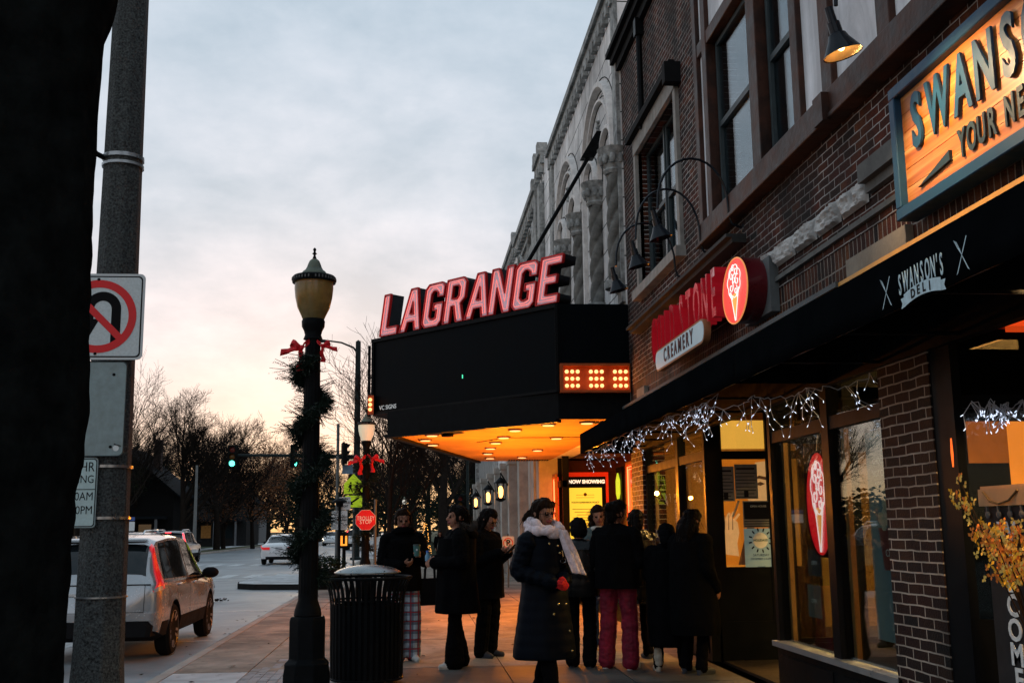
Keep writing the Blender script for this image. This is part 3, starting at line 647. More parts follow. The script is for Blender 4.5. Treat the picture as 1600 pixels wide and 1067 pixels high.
n = t.nodes.new('ShaderNodeTexNoise'); n.inputs['Scale'].default_value = 1.6; n.inputs['Detail'].default_value = 7; n.inputs['Roughness'].default_value = .6; n.inputs['Distortion'].default_value = .3; t.links.new(mp.outputs[0], n.inputs['Vector'])
r_ = t.nodes.new('ShaderNodeValToRGB'); t.links.new(n.outputs['Fac'], r_.inputs[0]); e = r_.color_ramp
e.elements[0].position = .30; e.elements[0].color = (.30,.055,.008,1); e.elements[1].position = .72; e.elements[1].color = (.85,.50,.18,1)
k = e.elements.new(.5); k.color = (.52,.155,.022,1)
t.links.new(r_.outputs[0], b.inputs['Base Color'])
mb = MB()
for i in range(6):
    h = (z1-z0-.15)/6; mb.box(fx0+.05, fx1, y0+.075, y1-.075, z0+.075+i*h+.002, z0+.075+(i+1)*h-.002)
mb.mat(1).box(fx0+.06, fx1-.01, y0+.075, y1-.075, z0+.075, z1-.075)
mb.build('planks', [wm, M('plank gap', (.08,.03,.01))], s2, smooth=False)
xx = 6.215
for j, chh in enumerate("SWANSON'S"):
    wd = {'W': .305, "'": .12, 'I': .13}.get(chh, .235)
    text('letter', chh, .475, teal, s2, (fx0+.032, xx-wd/2, 3.875), LX, Z_, ext=.008, bold=.012, xs=.56 if chh == 'W' else .60)
    xx -= wd*1.04
xx = 5.60
for j, chh in enumerate('YOUR NEIGHBORHOOD DELI'):
    if chh != ' ': text('letter', chh, .225, M('dark teal lettering', (.015,.035,.045), .5), s2, (fx0+.04, xx, 3.555), LX, Z_, ext=.006, bold=.006, xs=.58)
    xx -= .107 if chh != ' ' else .07
mb = MB().prism([(6.14,3.475),(5.74,3.51),(5.74,3.57)], (fx0+.03,0,0), Y_, Z_, X_, .04); mb.build('flourish', MATS['dark teal lettering'], s2, smooth=False)

# ------------------------------------------------------------------ gooseneck lamps
lampk = M('lamp black enamel', (.010,.013,.018), .3, var=.1, coat=.3)
def gooseneck(y, zm, xs_, zs, lit, label, name='gooseneck_lamp', grp='gooseneck lamps over the shop signs', ztop=None):
    g_ = thing(name, label, 'wall lamp', (W, y, zm), 0, grp)
    mb = MB(); mb.lathe([(.0,-.02),(.05,-.02),(.05,.0),(.025,.012),(0,.014)], (0,0,0), 14)
    mb.xf(Matrix.Translation((W-.0, y, zm)) @ Matrix.Rotation(-math.pi/2, 4, 'Y')); mb.build('wall_plate', lampk, g_)
    zt = ztop or zs+.62; d = W-xs_
    pts = [Vector((W-.01,y,zm)), Vector((W-.10,y,zm+.04))]
    for i in range(15):
        t = math.pi*(i/14); pts.append(Vector((W-.13-(d-.13)*(.5-.5*math.cos(t)), y, (zm+.12 if i == 0 else 0) or (zs+.20 if i == 14 else (zm+.12)*(1-i/14)+(zs+.20)*i/14 + (zt-((zm+.12)*(1-i/14)+(zs+.20)*i/14))*math.sin(t)**.8))))
    mb = MB().tube(pts, .0125, 8); mb.build('arm', lampk, g_)
    c = Vector((xs_, y, zs)); rot = Matrix.Rotation(R(-14), 4, 'Y')
    mb = MB().lathe([(.0,.19),(.024,.19),(.026,.10),(.036,.095),(.038,.03),(.050,.022),(.062,-.01),(.112,-.095),(.114,-.10),(.108,-.095),(.058,-.01),(.035,.0),(.0,.01)], (0,0,0), 28)
    mb.xf(Matrix.Translation(c) @ rot); sh = mb.build('shade', [lampk], g_)
    if lit:
        me = sh.data; me.materials.append(M('cream shade lining', (.75,.55,.3), .5))
        for p in me.polygons:
            pc = (ROOT[g_.name] @ p.center); q = (Matrix.Translation(c) @ rot).inverted() @ pc
            nn = rot.to_3x3().inverted() @ p.normal
            if nn.z < -.05 and q.z < .02 and q.xy.length < .109: p.material_index = 1
        MB().ell((0,0,0), (.024,.024,.034), 8).xf(Matrix.Translation(c) @ rot @ Matrix.Translation((0,0,-.045))).build('bulb', emis('warm bulb', (1,.62,.22), 9), sh)
        p = bpy.data.lights.new('lamp_light', 'SPOT'); p.energy = 85; p.color = (1,.66,.34); p.spot_size = R(130); p.spot_blend = .5; p.shadow_soft_size = .05
        po = bpy.data.objects.new('lamp_light', p); COL.objects.link(po); po.parent = g_; po.location = c+rot.to_3x3() @ Vector((0,0,-.10))-Vector((W,y,zm)); po.rotation_euler = Vector((-.75,.12,1)).to_track_quat('Z','Y').to_euler()
    else: MB().ell((0,0,0), (.03,.03,.045), 8).xf(Matrix.Translation(c) @ rot @ Matrix.Translation((0,0,-.03))).build('bulb', M('unlit bulb', (.2,.2,.2), .2), sh)
gooseneck(12.28, 4.32, 2.36, 4.27, False, 'unlit black gooseneck lamp nearest the theatre, its shade lowest of three', ztop=5.0)
gooseneck(11.12, 4.32, 2.36, 4.28, False, 'unlit black gooseneck lamp between two others over the ice cream sign', ztop=5.05)
gooseneck(10.05, 4.32, 2.36, 4.30, False, 'unlit black gooseneck lamp with big arch beside the red oval sign', ztop=5.02)
gooseneck(5.66, 4.6, 2.42, 4.20, True, 'lit black gooseneck lamp glowing orange above the wooden delicatessen board', ztop=4.95)
gooseneck(3.9, 4.6, 2.42, 4.20, True, 'lit gooseneck lamp over the hidden end of the delicatessen board', ztop=4.95)

# ------------------------------------------------------------------ icicle light strings
wirem = M('white light wire', (.40,.43,.48), .6, var=0); ledm = emis('cold white led', (.70,.80,1), 1.15)
def icicles(y0, y1, x, z, n, label, seed, x1=None, sp=1):
    x1 = x if x1 is None else x1
    rr = random.Random(seed); t_ = thing('string_lights', label, 'string lights', (x, (y0+y1)/2, z), 0, 'icicle lights under the shop awnings')
    wire = MB(); cnt = 0; bulbs = []
    top = []
    for i in range(41):
        u = i/40; top.append(Vector((x+(x1-x)*u+.04*math.sin(u*17+seed)+rr.uniform(-.02,.02), y0+(y1-y0)*u, z-.05*abs(math.sin(u*9.4))+rr.uniform(-.02,.02))))
    wire.tube(top, .0028, 4)
    drops = 0
    while cnt < n:
        b0 = top[rr.randrange(41)].copy(); ln = rr.choice((.06,.10,.16,.24,.36))*(1 if seed < 4 else .5); k = max(1, int(ln/.075)); pts = [b0]
        d = Vector((rr.uniform(-.5,.5), rr.uniform(-.7,.7), -1))
        for q in range(k):
            d = (d+Vector((rr.uniform(-.7,.7), rr.uniform(-.8,.8), rr.uniform(-.3,.25)))).normalized(); pts.append(pts[-1]+d*.08)
            bulbs.append((pts[-1], (d+Vector((rr.uniform(-1,1),rr.uniform(-1,1),-.2))).normalized())); cnt += 1
        wire.tube(pts, .0022, 4)
    wire.build('wire', wirem, t_)
    for p, d in bulbs[:n]:
        b = MB().tube([p, p+d*.007, p+d*.017, p+d*.020], [.0022,.0031,.0026,.0012], 6); b.build('bulb', ledm, t_)
icicles(7.15, 9.0, 3.10, 2.46, 85, 'white icicle lights hanging over the window beside the brick pier', 1, 2.48)
icicles(8.9, 11.6, 2.50, 2.53, 98, 'dense white icicle lights strung over the ice cream shop entrance', 2)
icicles(11.6, 15.6, 2.48, 2.53, 98, 'white icicle lights hanging at the theatre end of the awning', 3)
icicles(6.0, 6.12, 3.26, 2.16, 60, 'white icicle lights standing in for reflections in the delicatessen doorway', 4, 3.56)  # string added to stand for lights reflected in the doorway glass

# ------------------------------------------------------------------ things in and on the windows
hg = thing('hanging_sign', 'red oval light sign with white ice cream cone hung inside window', 'window sign', (W+.2, 8.78, 1.62))
c = Vector((W+.16, 8.86, 1.62))
cb = MB().prism([(.30*math.cos(2*math.pi*i/40), .44*math.sin(2*math.pi*i/40)) for i in range(40)], c, Y_, Z_, X_, .05).build('sign_box', M('dark oval box', (.02,.005,.005), .5), hg)
conelogo(cb, c, .29, .43, (M('red lit window sign face', (.5,.01,.012), .3, var=.3, scale=5, emit=.55, ecol=(1,.012,.02)), M('dark oval rim', (.02,.003,.004), .4), MATS['white lit swirl'], MATS['lit cone']))
MB().tube([c+Vector((.02,.06,.42)), c+Vector((.02,.0,.62)), c+Vector((.02,-.35,1.0))], .004, 5).build('cord', wirem, hg)
def flat(name, label, cat, X, y0, y1, za, zb, mat, grp=None, marks=None):
    o = thing(name, label, cat, (X,(y0+y1)/2,za), 0, grp)
    MB().box(X-.003, X, y0, y1, za, zb).build('sheet', mat, o, smooth=False)
    if marks: marks(o, X-.005)
    return o
# tall backlit beauty-shot poster behind notices, in the wall of the recess that faces the street corner
YP = 11.93
bp_ = thing('poster', 'tall backlit amber poster of a face and raised hand by shop entrance', 'poster', (3.5, YP+.1, 1))
MB().box(3.30,4.0,YP+.06,YP+.07,1.02,2.18).build('backing', M('amber lit poster', (.4,.12,.02), .6, var=.35, scale=2, emit=.42, ecol=(1,.24,.015)), bp_, smooth=False)
MB().box(3.30,4.0,YP+.06,YP+.07,2.30,2.62).build('header', M('amber lit header', (.6,.34,.08), .6, var=.12, emit=.75, ecol=(1,.45,.06)), bp_, smooth=False)
skin_p = M('printed skin', (.5,.25,.12), .6, var=.3, scale=9, emit=.50, ecol=(1,.46,.16))
hairp = M('printed dark hair', (.05,.02,.012), .6, var=.3, emit=.05, ecol=(1,.3,.1))
mb = MB()
def PO(u, v): return (3.30+.70*u, YP+.055, 1.02+1.16*v)
mb.add([PO(*p) for p in ((.60,.62),(.66,.80),(.75,.97),(.99,.99),(.99,.45),(.88,.42),(.75,.47),(.66,.54))], [tuple(range(8))])
mb.add([PO(*p) for p in ((.20,.10),(.14,.26),(.13,.36),(.20,.42),(.34,.44),(.42,.40),(.44,.30),(.40,.20),(.42,.08))], [tuple(range(9))])
for u, v, a, l in ((.17,.40,-.15,.07),(.235,.42,-.25,.09),(.30,.43,-.3,.09),(.365,.42,-.4,.08)):
    mb.add([PO(u-.027,v), PO(u+.027,v), PO(u+.024-a*.2,v+l*.7), PO(u-a*.2,v+l*.85), PO(u-.024-a*.2,v+l*.7)], [(0,1,2,3,4)])
mb.build('printed_figure', skin_p, bp_, smooth=False, fix=False)
mb = MB()
mb.add([Vector(PO(*p))-Vector((0,.003,0)) for p in ((.70,.80),(.80,.845),(.92,.83),(.92,.80),(.80,.815))], [(0,1,2,3,4)])
mb.add([Vector(PO(*p))-Vector((0,.003,0)) for p in ((.74,.76),(.82,.785),(.90,.765),(.82,.745))], [(0,1,2,3)])
mb.add([Vector(PO(*p))-Vector((0,.003,0)) for p in ((.74,.56),(.83,.59),(.93,.56),(.83,.53))], [(0,1,2,3)])
for u in (.205,.268,.333): mb.add([Vector(PO(*p))-Vector((0,.003,0)) for p in ((u-.006,.33),(u+.006,.33),(u+.014,.47),(u+.006,.47))], [(0,1,2,3)])
mb.add([Vector(PO(*p))+Vector((0,.002,0)) for p in ((.40,.0),(.62,.45),(.72,.30),(.99,.2),(.99,.0))], [(0,1,2,3,4)])
mb.build('printed_hair', hairp, bp_, smooth=False, fix=False)
mb = MB(); mb.add([Vector(PO(*p))-Vector((0,.004,0)) for p in ((.33,.46),(.36,.45),(.47,.60),(.44,.61))], [(0,1,2,3)]); mb.build('printed_brush', MATS['white sign sheeting'], bp_, smooth=False, fix=False)
paperg = M('grey printed notice', (.17,.18,.17), .8, var=.15, scale=14)
inkm = M('printed ink', (.015,.016,.018), .8, var=0)
def notice(label, u0, u1, v0, v1, mat, draw, grp='paper notices taped to the recess window'):
    o = thing('notice', label, 'notice', PO((u0+u1)/2, v0), 0, grp)
    a = Vector(PO(u0, v0)); b = Vector(PO(u1, v1))
    MB().box(a.x, b.x, YP-.024, YP-.021, a.z, b.z).build('sheet', mat, o, smooth=False)
    draw(o, a.x, b.x, a.z, b.z)
def lines(o, x0, x1, z0, z1, n=9, m=inkm, name='print'):
    mb = MB(); r3 = random.Random(n)
    for i in range(n):
        z = z1-(z1-z0)*(i+.5)/n; mb.box(x0+.012, x1-.012-r3.random()*.03, YP-.026, YP-.0245, z-.004, z+.004)
    mb.build(name, m, o, smooth=False)
def ln1(o, x0, x1, z0, z1):
    mb = MB(); mb.box(x0+.02, x1-.03, YP-.026, YP-.0245, z1-.06, z1-.04); mb.box(x0+.10, x0+.15, YP-.026, YP-.0245, z0+.02, z0+.09); mb.build('headline', inkm, o, smooth=False); lines(o, x0, x1, z0, z1-.08, 8)
notice('left grey typed notice with headline taped high on recess window', .04, .36, .60, .93, paperg, ln1)
notice('right grey notice with small photographs taped high on recess window', .37, .74, .62, .95, paperg, ln1)
def dk(o, x0, x1, z0, z1):
    MB().box(x0+.012, x1-.012, YP-.026, YP-.0245, z0+.09, z1-.012).build('dark_panel', inkm, o, smooth=False)
    text('lettering', 'OPEN HOUSE', .03, WHT, o, ((x0+x1)/2, YP-.027, z1-.06), X_, Z_, ext=.0005); lines(o, x0, x1, z0, z0+.08, 3)
notice('grey framed notice with a large black panel in the middle of recess window', .48, .98, .35, .60, paperg, dk)
def hol(o, x0, x1, z0, z1):
    xc = (x0+x1)/2
    MB().prism([(.085*math.cos(2*math.pi*i/24), .085*math.sin(2*math.pi*i/24)) for i in range(24)], (xc, YP-.0245, z1-.13), X_, Z_, -Y_, .0012).build('roundel', WHT, o)
    text('lettering', 'HOLIDAYS', .034, M('green ink', (.02,.10,.09)), o, (xc, YP-.027, z1-.13), X_, Z_, ext=.0005, bold=.001)
    mb = MB()
    for k in range(12):
        t = k*math.pi/6+.2; p = Vector((xc+.10*math.cos(t), YP-.0255, z1-.13+.10*math.sin(t))); q = Vector((xc+.135*math.cos(t), YP-.0255, z1-.13+.135*math.sin(t)))
        mb.bar(p, q, .016, .001, up=(0,1,0))
    mb.build('wreath', inkm, o, smooth=False)
    for k, (s_, z) in enumerate((('SATURDAY', .29), ('DECEMBER 2 4-6PM', .33), ('EVENT', .42))): text('lettering', s_, .036 if k == 0 else .028, inkm, o, (xc, YP-.027, z1-z), X_, Z_, ext=.0005)
notice('pale teal holidays event notice with round wreath low on recess window', .48, 1.0, -.02, .34, M('pale teal notice', (.22,.33,.34), .8, var=.1, emit=.06, ecol=(.6,.9,.9)), hol)
# tall drink banner
def ban(o, X):
    for k, (s_, z) in enumerate((('AIR', 2.0), ('CHOCOLATE BAR', 1.9), ('HOT CHOCOLATE', 1.81), ('NEW FLAVOURS', 1.73))):
        text('lettering', s_, .10 if k == 0 else .062, M('pale banner print', (.35,.42,.42), .7, emit=.05), o, (X, 7.56, z), LX, Z_, ext=.0005, xs=.9)
    mb = MB(); mb.prism([(7.38,1.12),(7.70,1.12),(7.76,1.42),(7.32,1.42)], (X,0,0), Y_, Z_, X_, .002); mb.build('printed_cup', M('red printed cup', (.12,.02,.02), .7), o, smooth=False)
    text('lettering', 'CREAM', .075, MATS['pale banner print'], o, (X-.002, 7.54, 1.24), LX, Z_, ext=.0005)
    mb = MB()
    for k in range(26): u = rnd.uniform(-1,1); v = rnd.random(); mb.ell((X-.002, 7.54+u*.22*(1-v*.7), 1.42+v*.30), (.004,.045,.04), 5)
    mb.build('printed_ice_cream', M('printed ice cream', (.30,.31,.24), .7, var=.4, scale=20), o)
flat('banner', 'tall blue grey drink banner inside the window next to brick pier', 'banner', W+.18, 7.22, 7.90, .62, 2.12, M('blue grey banner', (.045,.075,.085), .7, var=.3, scale=4, emit=.03, ecol=(.3,.6,.7)), None, ban)
def pl(o, X): pass
for i, (y0_, y1_, za, zb, lb) in enumerate(((8.9,9.2,1.02,1.24,'dark square card leaning low in the window under red oval'), (8.42,8.66,.96,1.16,'small pale card low in window nearer the mullion'), (8.95,9.25,.68,.95,'pale grey card lowest in the ice cream window'))):
    flat('window_card', lb, 'card', W+.16, y0_, y1_, za, zb, M('dark card', (.03,.035,.035), .8) if i == 0 else M('dim card', (.09,.10,.09), .8), 'small cards in the ice cream window', lambda o, X, a=y0_, b=y1_, c=za, d=zb: text('lettering', 'OPEN', .05, MATS['pale banner print'] , o, (X, (a+b)/2, (c+d)/2), LX, Z_, ext=.0004))
ld = thing('menu_display', 'black panel with rows of small violet lights inside far window', 'display', (W+.25, 11.98, 1.6))
yl = 12.35
MB().box(W+.24, W+.27, yl-.13, yl+.13, 1.38, 1.98).build('panel', BLK, ld, smooth=False)
mb = MB()
for r_i in range(9):
    for q in range(4): mb.box(W+.236, W+.24, yl-.09+q*.055, yl-.06+q*.055, 1.42+r_i*.048, 1.445+r_i*.048)
mb.build('lit_digits', emis('violet led', (.55,.45,1), 1.6), ld, smooth=False)
MB().box(W+.2, W+.3, yl-.1, yl+.12, 2.0, 2.12).build('speaker_box', BLK, ld, smooth=False)
# welcome board and yellow blossoms
wb = thing('welcome_board', 'dark upright board with white stencilled welcome letters and arched top', 'sign', (3.05, 5.6, 0))
bm_ = M('dark stained board', (.03,.028,.028), .7, var=.3, scale=5)
mb = MB().box(3.06,3.09,5.24,5.66,0.05,1.53); mb.build('board', bm_, wb, smooth=False)
mb = MB().box(3.04,3.06,5.22,5.68,1.535,1.625); mb.box(3.055,3.09,5.22,5.68,1.625,1.64); mb.build('rail', M('pale wood rail', (.36,.20,.09), .6), wb, smooth=False)
MB().tube([(3.035,5.62,1.61),(3.03,5.55,1.56),(3.03,5.46,1.545),(3.03,5.36,1.56),(3.035,5.28,1.61)], .006, 6).build('rope', M('rope', (.08,.05,.02)), wb)
stn = M('stencil white', (.62,.66,.66), .8, var=.2, scale=30)
for k, chh in enumerate('WELCOME'): text('letter', chh, .155, stn, wb, (3.055, 5.45, 1.39-.122*k), LX, Z_, ext=.002, bold=.004, xs=1.05)
mb = MB()
for q in range(4): mb.box(3.04,3.05,5.27+q*.11,5.28+q*.11,1.47,1.535); mb.ell((3.045,5.275+q*.11,1.49), (.008,.024,.02), 5)
mb.build('trim_hooks', M('grey iron', (.08,.08,.075)), wb)
yb = thing('flowering_plant', 'tall spray of small yellow orange blossoms beside the welcome board', 'plant', (2.9, 5.5, 0))
st = MB(); fl = MB(); r5 = random.Random(11)
st.lathe([(.0,.0),(.08,.0),(.10,.62),(.09,.64),(0,.62)], (3.00,5.14,0), 14)
for i in range(24):
    p = Vector((3.0,5.14,.62)); d = Vector((r5.uniform(-.12,.03), (r5.uniform(.05,.32) if i % 6 == 0 else r5.uniform(-.45,.10)), 1)).normalized(); pts = [p.copy()]
    for q in range(9):
        d = (d+Vector((r5.uniform(-.1,.06), r5.uniform(-.10,.12), -.02*q*.5))).normalized(); p = p+d*(.118 if i < 5 else .088); pts.append(p.copy())
        if p.z > 1.17 and q > 1:
            for w_ in range(7):
                c_ = p+Vector((r5.uniform(-.05,.05), r5.uniform(-.06,.06), r5.uniform(-.06,.06))); fl.k = r5.randrange(3)
                for a_ in range(4):
                    t_ = a_*math.pi/2+r5.random(); u_ = Vector((r5.uniform(-.5,.5), math.cos(t_), math.sin(t_))).normalized(); v_ = u_.cross(Vector((1,.2,.1))).normalized(); L_ = r5.uniform(.018,.029)
                    fl.add([c_, c_+u_*L_*.6+v_*L_*.35, c_+u_*L_, c_+u_*L_*.6-v_*L_*.35], [(0,1,2,3)])
    st.tube(pts, [.006-.0004*q for q in range(len(pts))], 5)
st.build('stems', M('dark stem', (.03,.018,.01)), yb)
fl.build('blossoms', [M('yellow blossom', (.85,.42,.02), .7), M('orange blossom', (.70,.20,.02), .7), M('pale blossom', (.75,.5,.10), .7)], yb, smooth=False, fix=False)
sp_ = bpy.data.lights.new('blossom_fill', 'SPOT'); sp_.energy = 150; sp_.color = (1,.55,.2); sp_.spot_size = R(80); sp_.shadow_soft_size = .08  # lamp added out of view to brighten the blossoms and welcome board
dl = thing('ceiling_light', 'small unseen downlight added under the deli awning to light the blossoms', 'ceiling light', (2.95,4.75,2.6))
MB().lathe([(.0,.03),(.035,.03),(.035,-.01),(.03,-.01),(.0,-.005)], (2.95,4.75,2.6), 16).build('fitting', emis('added downlight glow', (1,.6,.25), 3), dl)
po = bpy.data.objects.new('blossom_fill', sp_); COL.objects.link(po); po.parent = dl; po.location = (0,0,-.04); po.rotation_euler = Vector((0,-.55,1)).to_track_quat('Z','Y').to_euler()
# ------------------------------------------------------------------ theatre
terra = brick_mat('white glazed terracotta', (.88,.87,.86), (.80,.79,.78), (.08,.08,.08), bw=.92, rh=.46, ms=.024, blotch=.22)
ornm = M('grey carved terracotta', (.34,.355,.35), .8, var=.5, scale=9, bump=.8, bscale=26)
colm = M('weathered column stone', (.15,.15,.14), .85, var=.45, scale=7, bump=.25, bscale=30)
redtile = M('dark red wall tile', (.045,.008,.006), .35, var=.3, scale=3)
grime(terra, .45, .9, streak=3); grime(ornm, .5, 2)
th = thing('theatre', 'white terracotta theatre with twisted columns and arches behind the marquee', 'theatre', (W, 20, 0))
TT = 10.0
def arcw(y, r, z0, za, n=10):
    p = [(y-r, z0), (y+r, z0)]
    for i in range(n+1): t = math.pi*i/n; p.append((y+r*math.cos(t), za-r+r*math.sin(t)))
    return p
wy = [(16.86,.62),(18.60,.62),(20.66,.62),(22.40,.62)]
mb = MB().box(W-.02, W+.45, 15.82, 25.6, 3.05, TT)
wl = mb.build('wall', [terra], th, smooth=False)
inv = Matrix.Translation((-W, -20, 0))
def loc(m): m.v = [inv @ p for p in m.v]; return m
cut(wl, [loc(MB().prism(arcw(y, r, 5.0, 7.85), (W-.3,0,0), Y_, Z_, X_, .62)) for y, r in wy])
mb = MB()
for y, r in wy: mb.prism(arcw(y, r+.03, 4.97, 7.88), (W+.30,0,0), Y_, Z_, X_, .02)
wo = mb.build('window', M('dark theatre glass', (.02,.03,.036), .05, var=0, spec=.8), th, smooth=False)
mb = MB()
for y, r in wy: mb.box(W+.24,W+.30,y-.03,y+.03,5,7.2); mb.box(W+.22,W+.30,y-r,y+r,7.12,7.22)
mb.build('window_frame', winfr, wo, smooth=False)
def arch_ring(mb, y, z, r, wd, dp, n=22, X=W-.02, beads=0):
    rings = []
    for i in range(n+1):
        t = math.pi*i/n; c_, s_ = math.cos(t), math.sin(t)
        rings.append([Vector((X+.01, y+r*c_, z+r*s_)), Vector((X-dp, y+(r+wd*.25)*c_, z+(r+wd*.25)*s_)), Vector((X-dp, y+(r+wd*.75)*c_, z+(r+wd*.75)*s_)), Vector((X+.01, y+(r+wd)*c_, z+(r+wd)*s_))])
    mb.loft(rings)
    for i in range(beads):
        t = math.pi*(i+.5)/beads; mb.ell((X-dp, y+(r+wd*.5)*math.cos(t), z+(r+wd*.5)*math.sin(t)), (.025, wd*.22, wd*.22), 4)
mb = MB(); gv = MB()
for yc in (17.73, 21.53):
    arch_ring(mb, yc, 7.40, 1.46, .16, .11); arch_ring(mb, yc, 7.40, 1.24, .08, .07)
    for s_ in (-1,1): mb.box(W-.10,W-.02,yc+s_*1.54-.07,yc+s_*1.54+.07,5.0,7.4)
    for rr_q in (1.43,1.65,1.21,1.34): arch_ring(gv, yc, 7.40, rr_q, .022, .012)
for y, r in wy: arch_ring(mb, y, 7.23, .64, .11, .09, 16); arch_ring(gv, y, 7.23, .76, .022, .014, 16); arch_ring(gv, y, 7.23, .615, .022, .014, 16)
gv.build('arch_groove', M('dark arch line', (.03,.032,.032), .9), th)  # thin dark rings along the edges of the arches
mb.build('arch_moulding', M('pale moulded terracotta', (.66,.64,.62), .7, var=.25, scale=6), th, ang=45)
mb = MB(); r4 = random.Random(5)
def orn(y, z, sy, sz, n=14, X=W-.03):
    for i in range(n): mb.ell((X, y+r4.uniform(-1,1)*sy, z+r4.uniform(-1,1)*sz), (.03+.03*r4.random(), sy*r4.uniform(.12,.3), sz*r4.uniform(.10,.22)), 5)
for y, r in wy: orn(y, 7.45, .22, .2, 16, W+.2)
for yc in (17.73, 21.53): orn(yc, 8.25, .10, .16, 22)
for yc in (15.98, 24.05): orn(yc, 8.0, .06, .3, 26); orn(yc, 9.2, .06, .3, 26)
mb.build('carved_ornament', ornm, th, ang=60)
def twist(y, z0, z1, r=.128, turns=4.2):
    rings = []; n = 36; k = 130
    for i in range(k+1):
        u = i/k; rings.append([Vector((W-.10+rr*math.cos(a), y+rr*math.sin(a), z0+(z1-z0)*u)) for a, rr in ((2*math.pi*j/n, r*(.74+.38*abs(math.cos(1.5*(2*math.pi*j/n)-u*turns*math.pi))**.7)) for j in range(n))])
    m_ = MB().loft(rings)
    col_ = m_.build('twisted_column', colm, th, ang=80)
    m_ = MB().lathe([(0,z1),(.15,z1),(.18,z1+.05),(.15,z1+.09),(.19,z1+.17),(.17,z1+.22),(.25,z1+.36),(.27,z1+.40),(0,z1+.40)], (W-.10,y,0), 16)
    for q in range(10): t = q*.628; m_.ell((W-.10+.2*math.cos(t), y+.2*math.sin(t), z1+.22), (.05,.05,.09), 5)
    m_.build('capital', ornm, col_); MB().lathe([(0,z0),(.2,z0),(.2,z0-.12),(0,z0-.12)], (W-.1,y,0), 16).build('plinth', ornm, col_)
for y in (16.02,17.73,19.63,21.53,23.30): twist(y, 5.15, 6.85)
mb = MB(); mb.box(W-.16, W+.5, 15.82, 24.25, TT, TT+.14); mb.box(W-.10,W-.02,15.82,24.25,TT-.16,TT)
mb.box(W-.08,W-.021,15.83,16.15,4.8,TT-.17); mb.box(W-.08,W-.021,23.72,24.19,4.8,TT-.17)
for i in range(24): mb.box(W-.12,W-.021,15.9+i*.35,16.07+i*.35,TT-.34,TT-.17)
mb.build('parapet_coping', ornm, th, smooth=False)
mb = MB(); mb.box(W+.45, 20, 15.82, 15.9, 3.0, TT-.2); mb.box(W+.45,20,25.5,25.6,3,TT); mb.box(W+.45,20,15.9,24.1,TT-.5,TT-.45)
mb.box(W-.02,W+.45,15.82,16.02,TT+.14,TT+1.2)
mb.build('side_wall', brick_mat('orange common brick', (.16,.06,.025), (.08,.035,.02), (.16,.14,.12), axis='XZ', blotch=.5), th, smooth=False)
# entrance recess
mb = MB()
mb.box(4.75, 4.9, 15.9, 25.5, 0, 3.05); mb.box(W+.45, 4.75, 15.82, 15.95, 0, 3.05)
mb.box(W, 4.9, 25.5, 25.62, 0, 3.05)
for z in (.9,1.8,2.7): mb.box(W+.01, 4.75, 25.485, 25.5, z, z+.02)
mb.build('entrance_wall', redtile, th, smooth=False)
# marquee
mq = thing('marquee', 'wedge shaped black theatre marquee with red neon letters and glowing orange underside', 'marquee', (1.6, 18.8, 3.0))
ZB, ZL, ZT = 3.0, 3.42, 4.75
A = Vector((W,15.8,0)); B = Vector((2.12,15.8,0)); C_ = Vector((-.73,19.0,0)); D = Vector((1.35,25.9,0)); E_ = Vector((W,25.9,0))
def inset(p, d):
    c_ = Vector((2.0,20.6,0)); v = (c_-p); return p+Vector((v.x and min(abs(v.x),d)*math.copysign(1,v.x), v.y and min(abs(v.y),d)*math.copysign(1,v.y), 0))
B2, C2, D2 = Vector((2.12,15.82,0)), Vector((-.45,18.42,0)), Vector((1.52,25.8,0))
blkled = M('black led screen', (.002,.0035,.005), .4, var=.25, scale=2, spec=.03)
mb = MB()
ou = [A, B, C_, C_+Vector((.12,.42,0)), D, E_]
mb.loft([[p+Z_*ZL for p in ou], [p+Z_*ZT for p in ou]])
mb.build('cabinet', blkled, mq, smooth=False)
mb = MB(); lo = [A+Vector((0,.012,0)), B2, C2, C2+Vector((.12,.25,0)), D2, E_-Vector((0,.05,0))]
mb.loft([[p+Z_*(ZB+.03) for p in lo], [p+Z_*(ZL-.004) for p in lo]]); mb.build('fascia', BLK, mq, smooth=False)
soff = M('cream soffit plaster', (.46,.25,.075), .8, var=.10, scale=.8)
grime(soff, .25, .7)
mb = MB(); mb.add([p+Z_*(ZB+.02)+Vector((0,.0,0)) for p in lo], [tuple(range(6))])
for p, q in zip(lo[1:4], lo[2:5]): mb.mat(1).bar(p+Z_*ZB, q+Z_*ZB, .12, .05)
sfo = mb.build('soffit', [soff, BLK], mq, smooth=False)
e1 = (C_-B).normalized(); nf = Vector((e1.y,-e1.x,0)); nf = nf if nf.y < 0 else -nf
# frame lines and trim of the big screen
mb = MB()
for z, h in ((ZT-.03,.06),(ZL+.02,.04)): mb.bar(B+nf*.02+Z_*z, C_+nf*.02+Z_*z, .04, h)
for t in (.0,.995): mb.bar(B.lerp(C_,t)+nf*.02+Z_*ZL, B.lerp(C_,t)+nf*.02+Z_*ZT, .05, .04, up=(1,0,0))
mb.bar(C_+Vector((-.06,.06,0))+Z_*(ZL-.02), C_+Vector((-.06,.06,0))+Z_*(ZT-.1), .05, .05, up=(1,0,0))
mb.build('screen_frame', BLKM, mq, smooth=False)
pc = B.lerp(C_, .47)+nf*.012
MB().obox(pc+Z_*3.86, e1, Z_, nf, .008, .03, .003).build('lit_pixel', emis('green pixel', (.1,1,.55), .9), mq, smooth=False)
text('lettering', 'VC SIGNS', .105, M('white small lettering', (.6,.62,.62), .6, var=0, emit=.25), mq, B.lerp(C_,.90)+nf*.012+Z_*3.52, -e1, Z_, ext=.001, bold=.001)
